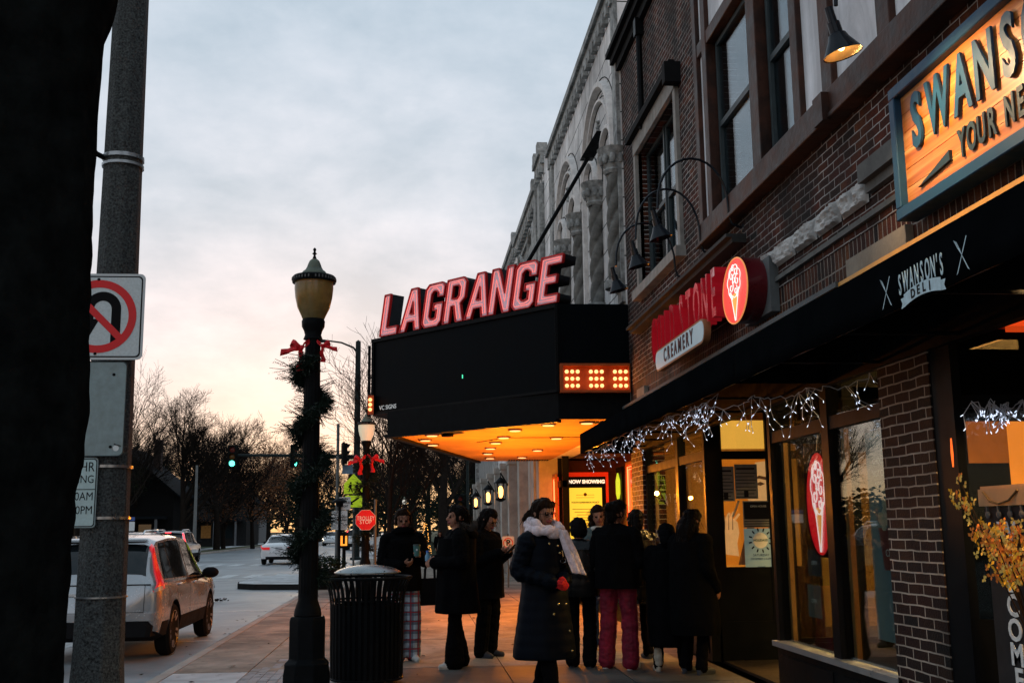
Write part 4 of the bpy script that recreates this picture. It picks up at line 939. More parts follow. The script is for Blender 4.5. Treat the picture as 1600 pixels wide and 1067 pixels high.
# bulb box on the end facing the street corner
bbk = M('orange bulb box lining', (.42,.075,.012), .4, var=.25, scale=8)
mb = MB(); x0, x1, za, zb = 2.14, W-.02, 3.40, 3.83
mb.box(x0,x1,15.795,15.80,za,zb)
for a in ((x0,x0+.04,za,zb),(x1-.02,x1,za,zb)): mb.box(a[0],a[1],15.66,15.795,a[2],a[3])
mb.box(x0+.04,x1-.02,15.66,15.795,za,za+.035); mb.box(x0+.04,x1-.02,15.66,15.795,zb-.035,zb)
bx = mb.build('bulb_box', bbk, mq, smooth=False)
bulbm = emis('marquee bulb', (1,.43,.15), 2.1)
for gx in (2.26,2.62,2.98):
    for i in range(3):
        for j in range(3):
            m_ = MB().ell((gx-.0+i*.082-.02, 15.725, za+.105+j*.105), .029, 8); m_.lathe([(.0,0),(.018,0),(.018,.06),(0,.06)], (0,0,0), 8) if False else None
            m_.build('bulb', bulbm, bx)
p = bpy.data.lights.new('bulb_glow', 'AREA'); p.energy = 5; p.color = (1,.30,.05); p.shape = 'RECTANGLE'; p.size = .9; p.size_y = .3
po = bpy.data.objects.new('bulb_glow', p); COL.objects.link(po); po.parent = mq; po.location = Vector((2.66,15.64,3.61))-Vector((1.6,18.8,3)); po.rotation_euler = (R(-90),0,0)
nb = MB().box(-.80,-.70,18.86,18.98,3.42,3.75).build('nose_bulb_box', bbk, mq, smooth=False)
for j in range(3): MB().ell((-.76,18.845,3.50+j*.085), .032, 8).build('bulb', bulbm, nb)
# recessed downlights
dlm = emis('soffit lamp', (1,.56,.24), 1.15)
dls = [(2.05,16.5),(1.62,17.4),(1.55,18.8),(1.50,20.0),(1.50,21.4),(1.55,22.9),(.30,18.3),(.20,19.3),(.35,20.4),(2.6,16.2),(2.5,19.0),(2.5,22),(2.4,24.2),(1.7,24.4)]
for i, (x, y) in enumerate(dls):
    d_ = MB().lathe([(.0,ZB+.015),(.09,ZB+.015),(.09,ZB-.016),(.0,ZB-.022)], (x,y,0), 18).build('downlight', dlm, mq)
    MB().lathe([(.092,ZB+.015),(.12,ZB+.015),(.12,ZB-.004),(.092,ZB-.006)], (x,y,0), 18).build('ring', M('dark ring', (.10,.03,.01)), d_)
for x, y, e_ in ((.7,18.6,1),(1.6,17.4,1),(1.5,19.6,1),(2.5,18.4,1),(1.8,21.4,1),(2.6,20.6,1),(2.2,23.4,1),(2.8,16.6,.8)):  # point lights added in mid-air to brighten the soffit and pavement
    p = bpy.data.lights.new('soffit_fill', 'POINT'); p.energy = e_*92; p.color = (1,.27,.012); p.shadow_soft_size = .03
    po = bpy.data.objects.new('soffit_fill', p); COL.objects.link(po); po.parent = mq; po.location = Vector((x,y,1.95))-Vector((1.6,18.8,3))
mb = MB().lathe([(0,ZB+.012),(.28,ZB+.012),(.26,ZB+.006),(0,ZB+.006)], (.55,17.95,0), 20); mb.lathe([(0,ZB+.01),(.1,ZB+.01),(.1,ZB-.05),(0,ZB-.05)], (.55,17.95,0), 12)
mb.build('ceiling_vent', BLK, mq)
mb = MB()
for i in range(8): mb.box(2.62+i*.06,2.65+i*.06,16.1,16.35,ZB-.0,ZB+.018)
for i in range(16): mb.box(2.2+i*.06,2.23+i*.06,25.3,25.5,ZB-.0,ZB+.018)
mb.bar((1.60,19.0,ZB+.012),(1.15,20.0,ZB+.012),.012,.01); mb.bar((1.60,19.0,ZB+.012),(3.1,18.9,ZB+.012),.01,.01)
mb.build('soffit_grille', BLK, mq, smooth=False)
# channel letters: outline, raised lip, neon along the inside of the outline
OUT = {
 'L': [[(0,0),(.62,0),(.62,.19),(.22,.19),(.22,1),(0,1)]],
 'A': [[(0,0),(.20,0),(.255,.22),(.475,.22),(.53,0),(.73,0),(.48,1),(.25,1)], [(.30,.40),(.43,.40),(.365,.70)]],
 'G': [[(.10,0),(.54,0),(.64,.10),(.64,.53),(.33,.53),(.33,.37),(.44,.37),(.44,.20),(.36,.17),(.28,.17),(.21,.24),(.21,.76),(.28,.83),(.36,.83),(.44,.77),(.44,.68),(.64,.68),(.64,.90),(.54,1),(.10,1),(0,.90),(0,.10)]],
 'R': [[(0,0),(.21,0),(.21,.38),(.30,.38),(.43,0),(.66,0),(.51,.41),(.64,.53),(.64,.88),(.53,1),(0,1)], [(.21,.54),(.38,.54),(.43,.60),(.43,.78),(.38,.84),(.21,.84)]],
 'N': [[(0,0),(.20,0),(.20,.58),(.46,0),(.66,0),(.66,1),(.46,1),(.46,.42),(.20,1),(0,1)]],
 'E': [[(0,0),(.60,0),(.60,.18),(.22,.18),(.22,.42),(.50,.42),(.50,.59),(.22,.59),(.22,.82),(.60,.82),(.60,1),(0,1)]],
}
facem = M('lilac white letter face', (.74,.72,.84), .4, var=.12, scale=6)
canm = M('black letter can', (.02,.022,.025), .5, var=.3, scale=5)
lipm = M('red letter edge', (.55,.01,.012), .35, var=.1, emit=0)
neon = emis('red neon tube', (1,.24,.21), .74)
def poly_curve(polys, o, ax, ay, k, off=0, fill=True, ext=0, bev=0):
    cu = bpy.data.curves.new('c', 'CURVE'); cu.dimensions = '2D'; cu.fill_mode = 'BOTH' if fill else 'NONE'; cu.extrude = ext; cu.offset = off; cu.bevel_depth = bev; cu.bevel_resolution = 1
    for pl_ in polys:
        sp = cu.splines.new('POLY'); sp.points.add(len(pl_)-1); sp.use_cyclic_u = True
        for q, (u, v) in zip(sp.points, pl_): q.co = (u*k, v*k, 0, 1)
    me = curve_mesh(cu); az = ax.cross(ay)
    me.transform(Matrix(((ax.x,ay.x,az.x,o.x),(ax.y,ay.y,az.y,o.y),(ax.z,ay.z,az.z,o.z),(0,0,0,1)))); return me
def inpoly(poly, d):
    """inset a polygon by d (positive = inwards for an anticlockwise outline)"""
    n = len(poly); ar = sum(poly[i][0]*poly[(i+1) % n][1]-poly[(i+1) % n][0]*poly[i][1] for i in range(n)); sg = 1 if ar > 0 else -1; o = []
    for i in range(n):
        p0, p1, p2 = Vector(poly[i-1]), Vector(poly[i]), Vector(poly[(i+1) % n]); a = (p1-p0).normalized(); b = (p2-p1).normalized()
        na = Vector((-a.y,a.x))*sg; nb_ = Vector((-b.y,b.x))*sg; m_ = (na+nb_); l = m_.length; m_ = m_/l if l > 1e-6 else na; s_ = d/max(.35, m_.dot(na)); o.append(tuple(p1+m_*s_))
    return o
rd = -e1; inv2 = ROOT[mq.name].inverted()
tot = (B-C_).length; s0 = .14; pit_ = .520; KH = .72
SH = .20
for j, chh in enumerate('LAGRANGE'):
    base = C_+rd*(s0+j*pit_+(.05 if j >= 2 else 0))-nf*.20+Z_*(ZT+.04)
    polys = [[(u+SH*v, v) for u, v in pl_] for pl_ in OUT[chh]]
    me = poly_curve(polys, base-nf*.0, rd, Z_, KH, ext=.14)            # the can
    me.transform(Matrix.Translation(-nf*.0)); me.transform(inv2); me.materials.clear(); me.materials.append(canm)
    lo_ = link('letter', me, mq)
    me = poly_curve([inpoly(p_, .012) if i == 0 else inpoly(p_, -.012) for i, p_ in enumerate(polys)], base+nf*.143, rd, Z_, KH, ext=.002); me.transform(inv2); me.materials.clear(); me.materials.append(facem); link('letter_face', me, lo_)
    mb = MB(); nt_ = MB()
    for i, p_ in enumerate(polys):
        P3 = [base+nf*.15+rd*u*KH+Z_*v*KH for u, v in p_]; m = len(P3)
        for q in range(m): mb.bar(P3[q], P3[(q+1) % m], .018, .05, up=nf)
        ip = inpoly(p_, .062 if i == 0 else -.062)
        nt_.tube([base+nf*.172+rd*u*KH+Z_*v*KH for u, v in ip], .0072, 6, closed=True)
    mb.build('edge', lipm, lo_, smooth=False); nt_.build('neon_tube', neon, lo_)
mb = MB(); mb.bar(B.lerp(C_,.02)-nf*.2+Z_*(ZT+.02), B.lerp(C_,.97)-nf*.2+Z_*(ZT+.02), .25, .04); mb.build('letter_rail', BLKM, mq, smooth=False)
mb = MB(); p0 = Vector((W-.05,17.3,8.0)); p1 = Vector((1.25,17.9,ZT)); mb.tube([p0,p1], .035, 8); mb.obox(p0+Vector((-.22,.12,-.35))*.55, (p1-p0).normalized(), Y_, X_, .26, .09, .11)
mb.build('support_strut', BLKM, mq)
# poster case, ticket windows
pcs = thing('poster_case', 'red framed now showing case with a glowing yellow policy poster', 'poster case', (3.98, 25.4, .8))
mb = MB(); x0, x1, z0, z1, yy = 3.40, 4.55, .7, 2.72, 25.38
for a in ((x0,x0+.10,z0,z1),(x1-.06,x1,z0,z1)): mb.box(a[0],a[1],yy,yy+.1,a[2],a[3])
mb.box(x0+.10,x1-.06,yy,yy+.1,z1-.10,z1); mb.box(x0+.10,x1-.06,yy,yy+.1,z0,z0+.1)
mb.build('frame', M('red case frame', (.5,.02,.01), .35, var=.1, emit=.35, ecol=(1,.03,.005)), pcs, smooth=False)
MB().box(x0+.1,x1-.06,yy+.03,yy+.04,z0+.1,z1-.1).build('backing', BLK, pcs, smooth=False)
text('lettering', 'NOW SHOWING', .112, emis('lit white lettering', (1,.82,.6), .9), pcs, ((x0+x1)/2+.06, yy+.02, 2.50), X_, Z_, ext=.003, bold=.006)
po_ = MB().box(x0+.20,x1-.16,yy+.015,yy+.02,.95,2.36).build('poster', M('yellow poster paper', (.7,.5,.06), .7, var=.05, emit=.80, ecol=(1,.66,.05)), pcs, smooth=False)
text('lettering', 'YOUTH SUPERVISION POLICY', .052, BLKT, po_, ((x0+x1)/2+.02, yy+.012, 2.02), X_, Z_, ext=.001, bold=.002, xs=.95)
mb = MB()
for i in range(9): w_ = .31-.05*((i*7) % 3); mb.box((x0+x1)/2+.02-w_,(x0+x1)/2+.02+w_,yy+.011,yy+.0145,1.86-.065*i,1.872-.065*i)
mb.box(3.78,4.21,yy+.011,yy+.0145,2.13,2.138).box(3.78,4.21,yy+.011,yy+.0145,2.19,2.198); mb.ell(((x0+x1)/2+.02,yy+.013,2.205),(.04,.003,.04),8)
mb.build('print', M('brown print', (.18,.10,.02)), po_, smooth=False)
def neonwin(label, X, y0, y1, z0, z1):
    n_ = thing('neon_window', label, 'window', (X,(y0+y1)/2,z0), 0, 'red neon edged windows of the theatre entrance')
    MB().box(X,X+.04,y0,y1,z0,z1).build('glass', M('red lit window glass', (.35,.03,.01), .15, var=.6, scale=5, emit=.45, ecol=(1,.06,.01)), n_, smooth=False)
    mb = MB()
    for q in (.04,.10): mb.tube([(X-.02,y0+q,z0+q),(X-.02,y0+q,z1-q),(X-.02,y1-q,z1-q),(X-.02,y1-q,z0+q)], .010, 6, closed=True)
    mb.build('neon_tube', emis('orange red neon', (1,.16,.05), 3.2), n_)
    mb = MB(); mb.box(X-.05,X,y0-.06,y0,z0-.06,z1+.06); mb.box(X-.05,X,y1,y1+.06,z0-.06,z1+.06); mb.box(X-.05,X,y0,y1,z1,z1+.06); mb.build('frame', M('amber lit frame', (.4,.15,.03), .5), n_, smooth=False)
    MB().box(X-.012,X-.004,y0+.2,y1-.2,z0+.3,z0+.34).build('bar', MATS['orange red neon'], n_, smooth=False)
neonwin('tall red neon edged window right of the now showing case', 4.70, 22.35, 23.75, .9, 2.78)
neonwin('narrow red neon edged window left of the now showing case', 3.28, 25.0, 25.45, 1.2, 2.60)
ex = thing('wall_sign', 'small glowing yellow green sign on wall right of the poster case', 'sign', (4.68,24.9,2.2))
MB().prism([(-.2,-.15),(0,-.32),(.2,-.15),(.2,.15),(0,.32),(-.2,.15)], (4.66,24.85,2.35), Y_, Z_, X_, .03).build('lit_face', M('yellow green lit face', (.4,.5,.03), .5, emit=.55, ecol=(.75,1,.04)), ex, smooth=False)
MB().box(4.70,4.74,24.5,25.2,1.7,2.8).build('back_panel', BLK, ex, smooth=False)
# ------------------------------------------------------------------ buildings beyond
def facade(name, label, y0, y1, top, mat_, fl_, cor, seed):
    b = thing(name, label, 'building', (W,(y0+y1)/2,0), 0, 'buildings beyond the theatre')
    rr = random.Random(seed)
    mb = MB().box(W,W+.4,y0,y1,3.6,top); wl_ = mb.build('wall', mat_, b, smooth=False)
    mb = MB().box(W+.41,18,y0+.02,y1-.02,0,top-.1); mb.build('core', M('plain dark masonry', (.03,.025,.022)), b, smooth=False)
    n = max(1, int((y1-y0)/2.2)); cs = []; wn_ = MB(); sr = MB()
    for i in range(n):
        yc = y0+(y1-y0)*(i+.5)/n
        for (z0, z1) in fl_:
            cs.append(MB().box(-.2,.3,yc-.55-(y0+y1)/2,yc+.55-(y0+y1)/2,z0,z1))
            wn_.box(W+.20,W+.22,yc-.56,yc+.56,z0-.01,z1+.01); sr.box(W-.08,W+.06,yc-.62,yc+.62,z0-.12,z0-.005); sr.box(W-.06,W,yc-.62,yc+.62,z1+.003,z1+.22)
            arch_ring(sr, yc, z1+.05, .56, .12, .1, 12, X=W)
    cut(wl_, cs); wn_.build('window', MATS['dark theatre glass'], b, smooth=False); sr.build('surround', ornm, b, ang=50)
    mb = MB(); mb.box(W-.16,W+.5,y0,y1,top,top+.16); mb.box(W-.10,W,y0,y1,top-.2,top); mb.box(W-.07,W,y0,y1,top-.75,top-.68)
    for i in range(int((y1-y0)/.42)): mb.box(W-.13,W-.001,y0+.1+i*.42,y0+.3+i*.42,top-.42,top-.2)
    for yy in (y0+.25,y1-.25): mb.box(W-.14,W,yy-.24,yy+.24,3.6,top-.76); mb.box(W-.16,W+.1,yy-.14,yy+.14,top+.161,top+.36)
    mb.build('cornice', ornm if cor else MATS['black cornice'], b, smooth=False)
    return b
gst = M('grey limestone', (.22,.225,.22), .85, var=.35, scale=3, bump=.3)
b1 = facade('stone_building', 'tall grey ornamented stone pavilion directly beyond the theatre facade', 25.66, 27.0, 10.6, terra, ((5.2,7.0),(7.6,8.9)), True, 1)
b2 = facade('stone_building', 'long grey stone building with dentil cornice beyond the pavilion', 27.05, 32.9, 10.1, gst, ((5.0,6.6),(7.4,8.8)), True, 2)
b3 = facade('stone_building', 'pale stone block with lanterns on ground floor piers under the marquee', 32.95, 42.0, 10.3, terra, ((5.0,6.6),(7.4,8.8)), True, 3)
b4 = facade('stone_building', 'farthest pale building of the row ending at the side street', 42.05, 54.5, 8.6, gst, ((5.0,6.8),), True, 4)
pierm = M('pale stone pier', (.36,.35,.32), .85, var=.25, scale=3, bump=.3)
for b, ys in ((b1,(25.75,26.9)),(b2,(27.6,30.6)),(b3,(33.9,36.8,39.7)),(b4,(43.4,47.7,51,54))):
    for y in ys:
        MB().box(W-.28,W+.2,y-.28,y+.28,0,3.6).box(W-.32,W+.2,y-.32,y+.32,3.4,3.6).box(W-.32,W+.2,y-.32,y+.32,0,.35).build('pier', pierm, b, smooth=False)
    y0, y1 = min(ys)-1.2, max(ys)+.6
    mb = MB(); mb.box(W+.25,W+.3,y0,y1,0,3.6); mb.box(W+.1,W+.25,y0,y1,2.35,2.5); mb.box(W+.1,W+.25,y0,y1,0,.5)
    k = y0
    while k < y1: mb.box(W+.15,W+.25,k,k+.07,.5,3.6); k += .75
    mb.build('shop_window', M('black shop window', (.008,.010,.012), .2, var=.2), b, smooth=False)
for i, (y, lb) in enumerate(((33.9,'lit black carriage lantern on nearest pale pier beneath the marquee'),(39.7,'lit black carriage lantern on the middle pale pier'),(47.7,'lit black carriage lantern on the farthest pale pier'))):
    l_ = thing('wall_lantern', lb, 'lantern', (W-.28,y,2.6), 0, 'carriage lanterns on the stone piers')
    x = W-.52; sc_l = 1.0+.28*i*.0
    mb = MB(); mb.tube([(W-.28,y,2.75),(x,y,3.15),(x,y,3.0)], .025, 6); mb.lathe([(0,3.02),(.05,3.0),(.2,2.86),(.22,2.82),(0,2.82)], (x,y,0), 8); mb.lathe([(0,2.32),(.05,2.26),(.16,2.32),(.17,2.36),(0,2.36)], (x,y,0), 8)
    for q in range(6): t = q*math.pi/3; mb.tube([(x+.19*math.cos(t),y+.19*math.sin(t),2.84),(x+.14*math.cos(t),y+.14*math.sin(t),2.34)], .012, 5)
    mb.build('cage', BLKM, l_)
    MB().ell((x,y,2.56),(.085,.085,.19),10).build('glass', emis('amber lantern', (1,.42,.10), 4.5), l_)
    MB().ell((x,y,2.55),(.04,.04,.08),8).build('flame', emis('flame', (1,.75,.4), 8), l_) if False else None
for (y, x) in ((32.2,W-.75),(38.0,W-.75),(45.6,W-.75)):
    pass
bt = thing('menu_box', 'small white framed notice box on pale stone pier by the theatre', 'notice box', (W-.3,25.8,1.6))
MB().box(W-.05,W+.3,25.46,25.468,1.45,1.95).build('case', BLK, bt, smooth=False); MB().box(W-.0,W+.25,25.452,25.459,1.52,1.88).build('sheet', WHT, bt, smooth=False)
# ------------------------------------------------------------------ the big trunk in front
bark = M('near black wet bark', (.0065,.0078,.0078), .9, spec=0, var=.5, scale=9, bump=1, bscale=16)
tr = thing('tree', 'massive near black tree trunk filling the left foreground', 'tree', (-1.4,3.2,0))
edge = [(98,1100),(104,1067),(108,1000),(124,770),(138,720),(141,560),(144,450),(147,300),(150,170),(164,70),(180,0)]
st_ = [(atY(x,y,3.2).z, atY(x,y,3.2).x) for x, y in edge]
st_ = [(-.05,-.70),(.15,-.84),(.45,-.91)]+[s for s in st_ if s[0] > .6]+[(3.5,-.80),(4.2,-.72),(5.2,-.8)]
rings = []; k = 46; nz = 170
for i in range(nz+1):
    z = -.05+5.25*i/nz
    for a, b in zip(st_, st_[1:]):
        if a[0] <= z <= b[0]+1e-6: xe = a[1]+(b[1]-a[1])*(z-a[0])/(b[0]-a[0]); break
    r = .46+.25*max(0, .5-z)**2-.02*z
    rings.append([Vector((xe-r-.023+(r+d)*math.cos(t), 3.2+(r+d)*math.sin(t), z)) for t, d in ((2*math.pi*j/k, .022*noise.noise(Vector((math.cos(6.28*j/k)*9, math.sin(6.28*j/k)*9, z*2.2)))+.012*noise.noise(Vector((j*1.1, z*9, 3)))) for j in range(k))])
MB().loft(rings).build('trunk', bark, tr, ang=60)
mb = MB()
for (dx, dy, l) in ((-1.6,-.6,3.2),(-.4,-1.4,3.0),(-.9,.7,2.2),(.35,-.9,2.4)):
    p = Vector((-1.25,3.2,4.9)); d = Vector((dx,dy,1.6)).normalized(); pts = [p.copy()]
    for q in range(7): d = (d+Vector((rnd.uniform(-.1,.1),rnd.uniform(-.1,.1),.03))).normalized(); p = p+d*l/5; pts.append(p.copy())
    mb.tube(pts, [.22-.027*q for q in range(8)], 9)
mb.build('limb', bark, tr, ang=60)

# ------------------------------------------------------------------ concrete street-light pole and its signs
agg = M('dark exposed aggregate', (.042,.047,.047), .9, var=1.0, scale=62, bump=1, bscale=62, det=3)
pl_ = thing('street_light_pole', 'speckled dark concrete street light pole with plates strapped to it', 'pole', (-2.31,8.5,0))
mb = MB().lathe([(0,0),(.27,0),(.25,.10),(.20,.3),(.185,.55),(.172,2.0),(.150,4.4),(.125,7.5),(.10,9.2),(0,9.25)], (-2.31,8.5,0), 8, a0=.39)
so_ = mb.build('shaft', agg, pl_, ang=20)
md = so_.modifiers.new('b','BEVEL'); md.width = .012; md.limit_method = 'ANGLE'
for z, h in ((4.36,.03),(4.30,.022),(1.93,.02),(1.55,.02),(.98,.012)): r_ = .157 if z > 4 else .181 if z > 1.2 else .186; MB().lathe([(r_-.01,z),(r_+.004,z),(r_+.004,z+h),(r_-.01,z+h)], (-2.31,8.5,0), 16).build('steel_band', M('steel banding', (.30,.32,.33), .3, metal=.8, var=.2), pl_)
mb = MB(); mb.tube([(-2.44,8.42,4.36),(-2.50,8.36,4.38),(-2.52,8.34,4.44),(-2.56,8.33,4.47),(-2.56,8.33,4.55)], .022, 8); mb.ell((-2.56,8.33,4.56), (.03,.03,.04), 7); mb.ell((-2.61,8.33,4.48), (.025,.02,.02), 6); mb.ell((-2.50,8.37,4.38),(.03,.03,.03),6)
mb.build('bracket', BLKM, pl_)
def rrect(x0, x1, z0, z1, r, n=5):
    p = []
    for cx_, cz_, a in ((x1-r,z1-r,0),(x0+r,z1-r,90),(x0+r,z0+r,180),(x1-r,z0+r,270)):
        for i in range(n+1): t = R(a+90*i/n); p.append((cx_+r*math.cos(t), cz_+r*math.sin(t)))
    return p
YF = Vector((0,-1,0))
def plate(o, name, pts, y, th_, mat): return MB().prism(pts, (0,y,0), X_, Z_, YF, th_).build(name, mat, o, smooth=False)
retro = M('white retroreflective sheet', (.50,.56,.57), .45, var=.12, scale=60)
sg = thing('road_sign', 'white square no u-turn sign with red circle and slash on concrete pole', 'road sign', (-2.38,8.29,2.73))
cxs, czs = -2.375, 3.06
plate(sg, 'plate', rrect(-2.71,-2.04,2.73,3.39,.04), 8.285, .004, M('aluminium plate', (.42,.46,.47), .4, metal=.3, var=.1))
plate(sg, 'border', rrect(-2.692,-2.058,2.748,3.372,.032), 8.2805, .001, BLKT)
plate(sg, 'sheet', rrect(-2.682,-2.068,2.758,3.362,.028), 8.2790, .001, retro)
def arcs(cx_, cz_, r0, r1, a0, a1, n=40): return [(cx_+r1*math.cos(R(a0+(a1-a0)*i/n)), cz_+r1*math.sin(R(a0+(a1-a0)*i/n))) for i in range(n+1)]+[(cx_+r0*math.cos(R(a1-(a1-a0)*i/n)), cz_+r0*math.sin(R(a1-(a1-a0)*i/n))) for i in range(n+1)]
ux = [(cxs+.095,czs-.20),(cxs+.165,czs-.20),(cxs+.165,czs+.05)]+[(cxs+.03+.135*math.cos(R(a)),czs+.055+.135*math.sin(R(a))) for a in range(0,181,12)]+[(cxs-.105,czs-.02),(cxs-.15,czs-.02),(cxs-.07,czs-.17),(cxs+.01,czs-.02),(cxs-.035,czs-.02)]+[(cxs+.03+.065*math.cos(R(a)),czs+.055+.065*math.sin(R(a))) for a in range(180,-1,-12)]
plate(sg, 'u_turn_arrow', ux, 8.2775, .0012, BLKT)
rg = MB(); rg.sheet(lambda u, v: Vector((cxs+(.222+.058*v)*math.cos(6.2832*u), 8.2758, czs+(.222+.058*v)*math.sin(6.2832*u))), 64, 1)
a_ = R(135); dx, dz = math.cos(a_), math.sin(a_)
rg.add([Vector((cxs+dx*s*.235-dz*w_, 8.2756, czs+dz*s*.235+dx*w_)) for s, w_ in ((-1,-.026),(1,-.026),(1,.026),(-1,.026))], [(0,1,2,3)])
rg.build('red_circle', RED, sg, smooth=False, fix=False)
mb = MB(); mb.ell((cxs-.01,8.276,3.345),(.012,.006,.012),6); mb.ell((cxs-.01,8.276,2.775),(.012,.006,.012),6); mb.build('bolt', BLKM, sg)
sb = thing('sign_back', 'bare grey back of a rectangular metal sign under the no u-turn sign', 'sign', (-2.37,8.3,2.0))
alu = M('weathered aluminium', (.19,.25,.26), .45, metal=.35, var=.22, scale=14)
plate(sb, 'plate', rrect(-2.62,-2.15,2.01,2.72,.04), 8.303, .003, alu)
lip = MB().tube([(x,8.300,z) for x, z in rrect(-2.617,-2.153,2.013,2.717,.04)], .004, 5, closed=True).build('rim', M('dark rim', (.06,.08,.085), .5, metal=.4), sb)
mb = MB(); mb.ell((-2.245,8.299,2.62),(.012,.006,.012),6); mb.ell((-2.245,8.299,2.08),(.012,.006,.012),6); mb.tube([(-2.22,8.298,2.10),(-2.17,8.298,2.085)],.004,5); mb.build('bolt', BLKM, sb)
MB().prism([(.022*math.cos(i*.4),.022*math.sin(i*.4)) for i in range(16)], (-2.205,8.2995,2.07), X_, Z_, YF, .001).build('sticker', WHT, sb, smooth=False)
pk = thing('parking_sign', 'narrow white two hour parking sign on left side of concrete pole', 'road sign', (-2.47,8.3,1.48))
plate(pk, 'plate', rrect(-2.63,-2.325,1.49,2.0,.025), 8.300, .003, alu)
plate(pk, 'border', rrect(-2.622,-2.333,1.498,1.992,.022), 8.2965, .0008, BLKT)
plate(pk, 'sheet', rrect(-2.616,-2.339,1.504,1.986,.02), 8.2955, .0008, M('pale green white sheeting', (.40,.53,.53), .45, var=.1, scale=40))
MB().box(-2.616,-2.339,8.2935,8.2945,1.765,1.771).build('divider', BLKT, pk, smooth=False)
for s_, z, k in (('2 HR',1.93,.10),('PARKING',1.84,.082),('9:00AM',1.715,.085),('6:00PM',1.615,.085)): text('lettering', s_, k, BLKT, pk, (-2.347,8.2940,z), X_, Z_, ext=.0004, xs=.82, align='RIGHT')

# ------------------------------------------------------------------ acorn street lamps
gl_ = bpy.data.materials.new('amber acorn glass'); gl_.use_nodes = True; t = gl_.node_tree; t.nodes.clear()
d1 = t.nodes.new('ShaderNodeBsdfDiffuse'); d1.inputs[0].default_value = (.34,.25,.09,1)
d2_ = t.nodes.new('ShaderNodeBsdfTranslucent'); d2_.inputs[0].default_value = (.60,.38,.11,1)
g2 = t.nodes.new('ShaderNodeBsdfGlossy'); g2.inputs['Roughness'].default_value = .22
m1 = t.nodes.new('ShaderNodeMixShader'); m1.inputs[0].default_value = .55; t.links.new(d1.outputs[0], m1.inputs[1]); t.links.new(d2_.outputs[0], m1.inputs[2])
m2 = t.nodes.new('ShaderNodeMixShader'); fr = t.nodes.new('ShaderNodeFresnel'); t.links.new(fr.outputs[0], m2.inputs[0]); t.links.new(m1.outputs[0], m2.inputs[1]); t.links.new(g2.outputs[0], m2.inputs[2])
no = t.nodes.new('ShaderNodeTexNoise'); no.inputs['Scale'].default_value = 14; no.inputs['Detail'].default_value = 6; tcn = t.nodes.new('ShaderNodeTexCoord'); t.links.new(tcn.outputs['Object'], no.inputs['Vector'])
rr_ = t.nodes.new('ShaderNodeValToRGB'); t.links.new(no.outputs['Fac'], rr_.inputs[0]); rr_.color_ramp.elements[0].position = .35; rr_.color_ramp.elements[0].color = (.48,.33,.10,1); rr_.color_ramp.elements[1].position = .6; rr_.color_ramp.elements[1].color = (.85,.64,.27,1); t.links.new(rr_.outputs[0], d2_.inputs[0])
oo = t.nodes.new('ShaderNodeOutputMaterial'); t.links.new(m2.outputs[0], oo.inputs[0])
verd = M('verdigris lamp cap', (.10,.12,.09), .6, var=.35, scale=9)
lamp1 = thing('street_lamp', 'nearest tall black street lamp with amber acorn globe and garland', 'street lamp', (-.94,10.07,0), 0, 'acorn street lamps along the kerb')
def lampbuild(L_):
    mb = MB().lathe([(0,0),(.215,0),(.215,.20),(.205,.26),(.205,.30),(.165,.335),(.165,.66),(.155,.70),(0,.70)], (0,0,0), 8, a0=.39)
    mb.lathe([(0,.70),(.125,.70),(.115,.76),(.088,.84),(.088,.9),(0,.9)], (0,0,0), 20)
    b_ = mb.build('base', BLK, L_, ang=25, local=True); md = b_.modifiers.new('b','BEVEL'); md.width = .008; md.limit_method = 'ANGLE'
    n = 16; rings = []
    for z, r in ((.88,.088),(1.6,.084),(2.6,.076),(3.22,.070)):
        rings.append([Vector((r*(1-.07*(j % 2))*math.cos(math.pi*j/n), r*(1-.07*(j % 2))*math.sin(math.pi*j/n), z)) for j in range(2*n)])
    MB().loft(rings).build('shaft', BLK, L_, ang=50, local=True)
    MB().lathe([(0,3.20),(.09,3.2),(.075,3.24),(.085,3.28),(.105,3.32),(.108,3.37),(.095,3.395),(0,3.395)], (0,0,0), 24).build('collar', BLK, L_, local=True)
    g3 = MB().lathe([(.10,3.39),(.112,3.42),(.150,3.50),(.172,3.60),(.180,3.68),(.178,3.745)], (0,0,0), 32); g3.f = [f for f in g3.f if len(f) == 4]; g3.m = [0]*len(g3.f)
    gg = g3.build('globe', gl_, L_, local=True, ang=80)
    MB().lathe([(0,3.39),(.05,3.4),(.055,3.5),(.045,3.545),(.02,3.56),(0,3.56)], (0,0,0), 16).build('ballast', M('lamp innards', (.02,.02,.012), .6), gg, local=True)
    mb = MB().lathe([(.165,3.742),(.200,3.735),(.204,3.75),(.204,3.785),(.190,3.80),(.10,3.80)], (0,0,0), 32)
    for q in range(40):
        if q % 10: t_ = q*math.pi/20; mb.mat(1).obox((.205*math.cos(t_),.205*math.sin(t_),3.767),(math.cos(t_),math.sin(t_),0),(-math.sin(t_),math.cos(t_),0),Z_,.003,.006,.013)
    mb.build('rim', [BLK, M('rim slot', (.10,.10,.10))], L_, local=True)
    cp_ = MB().lathe([(0,3.80),(.125,3.80),(.120,3.825),(.105,3.845),(.085,3.86),(.070,3.885),(.058,3.92),(.045,3.95),(.028,3.965),(.0,3.97)], (0,0,0), 28).build('cap', verd, L_, local=True)
    MB().lathe([(0,3.96),(.022,3.965),(.016,3.985),(.010,4.0),(.012,4.012),(.024,4.02),(.012,4.03),(.010,4.045),(.016,4.056),(.012,4.07),(0,4.08)], (0,0,0), 14).build('finial', BLK, cp_, local=True)
lampbuild(lamp1)
lamp2 = dup(lamp1, (-1.05,24.2,0), .3, 'second street lamp with cream globe behind the trolley stop sign')
lamp3 = dup(lamp1, (-.75,86,0), .3, 'small distant street lamp with white globe past the side street')
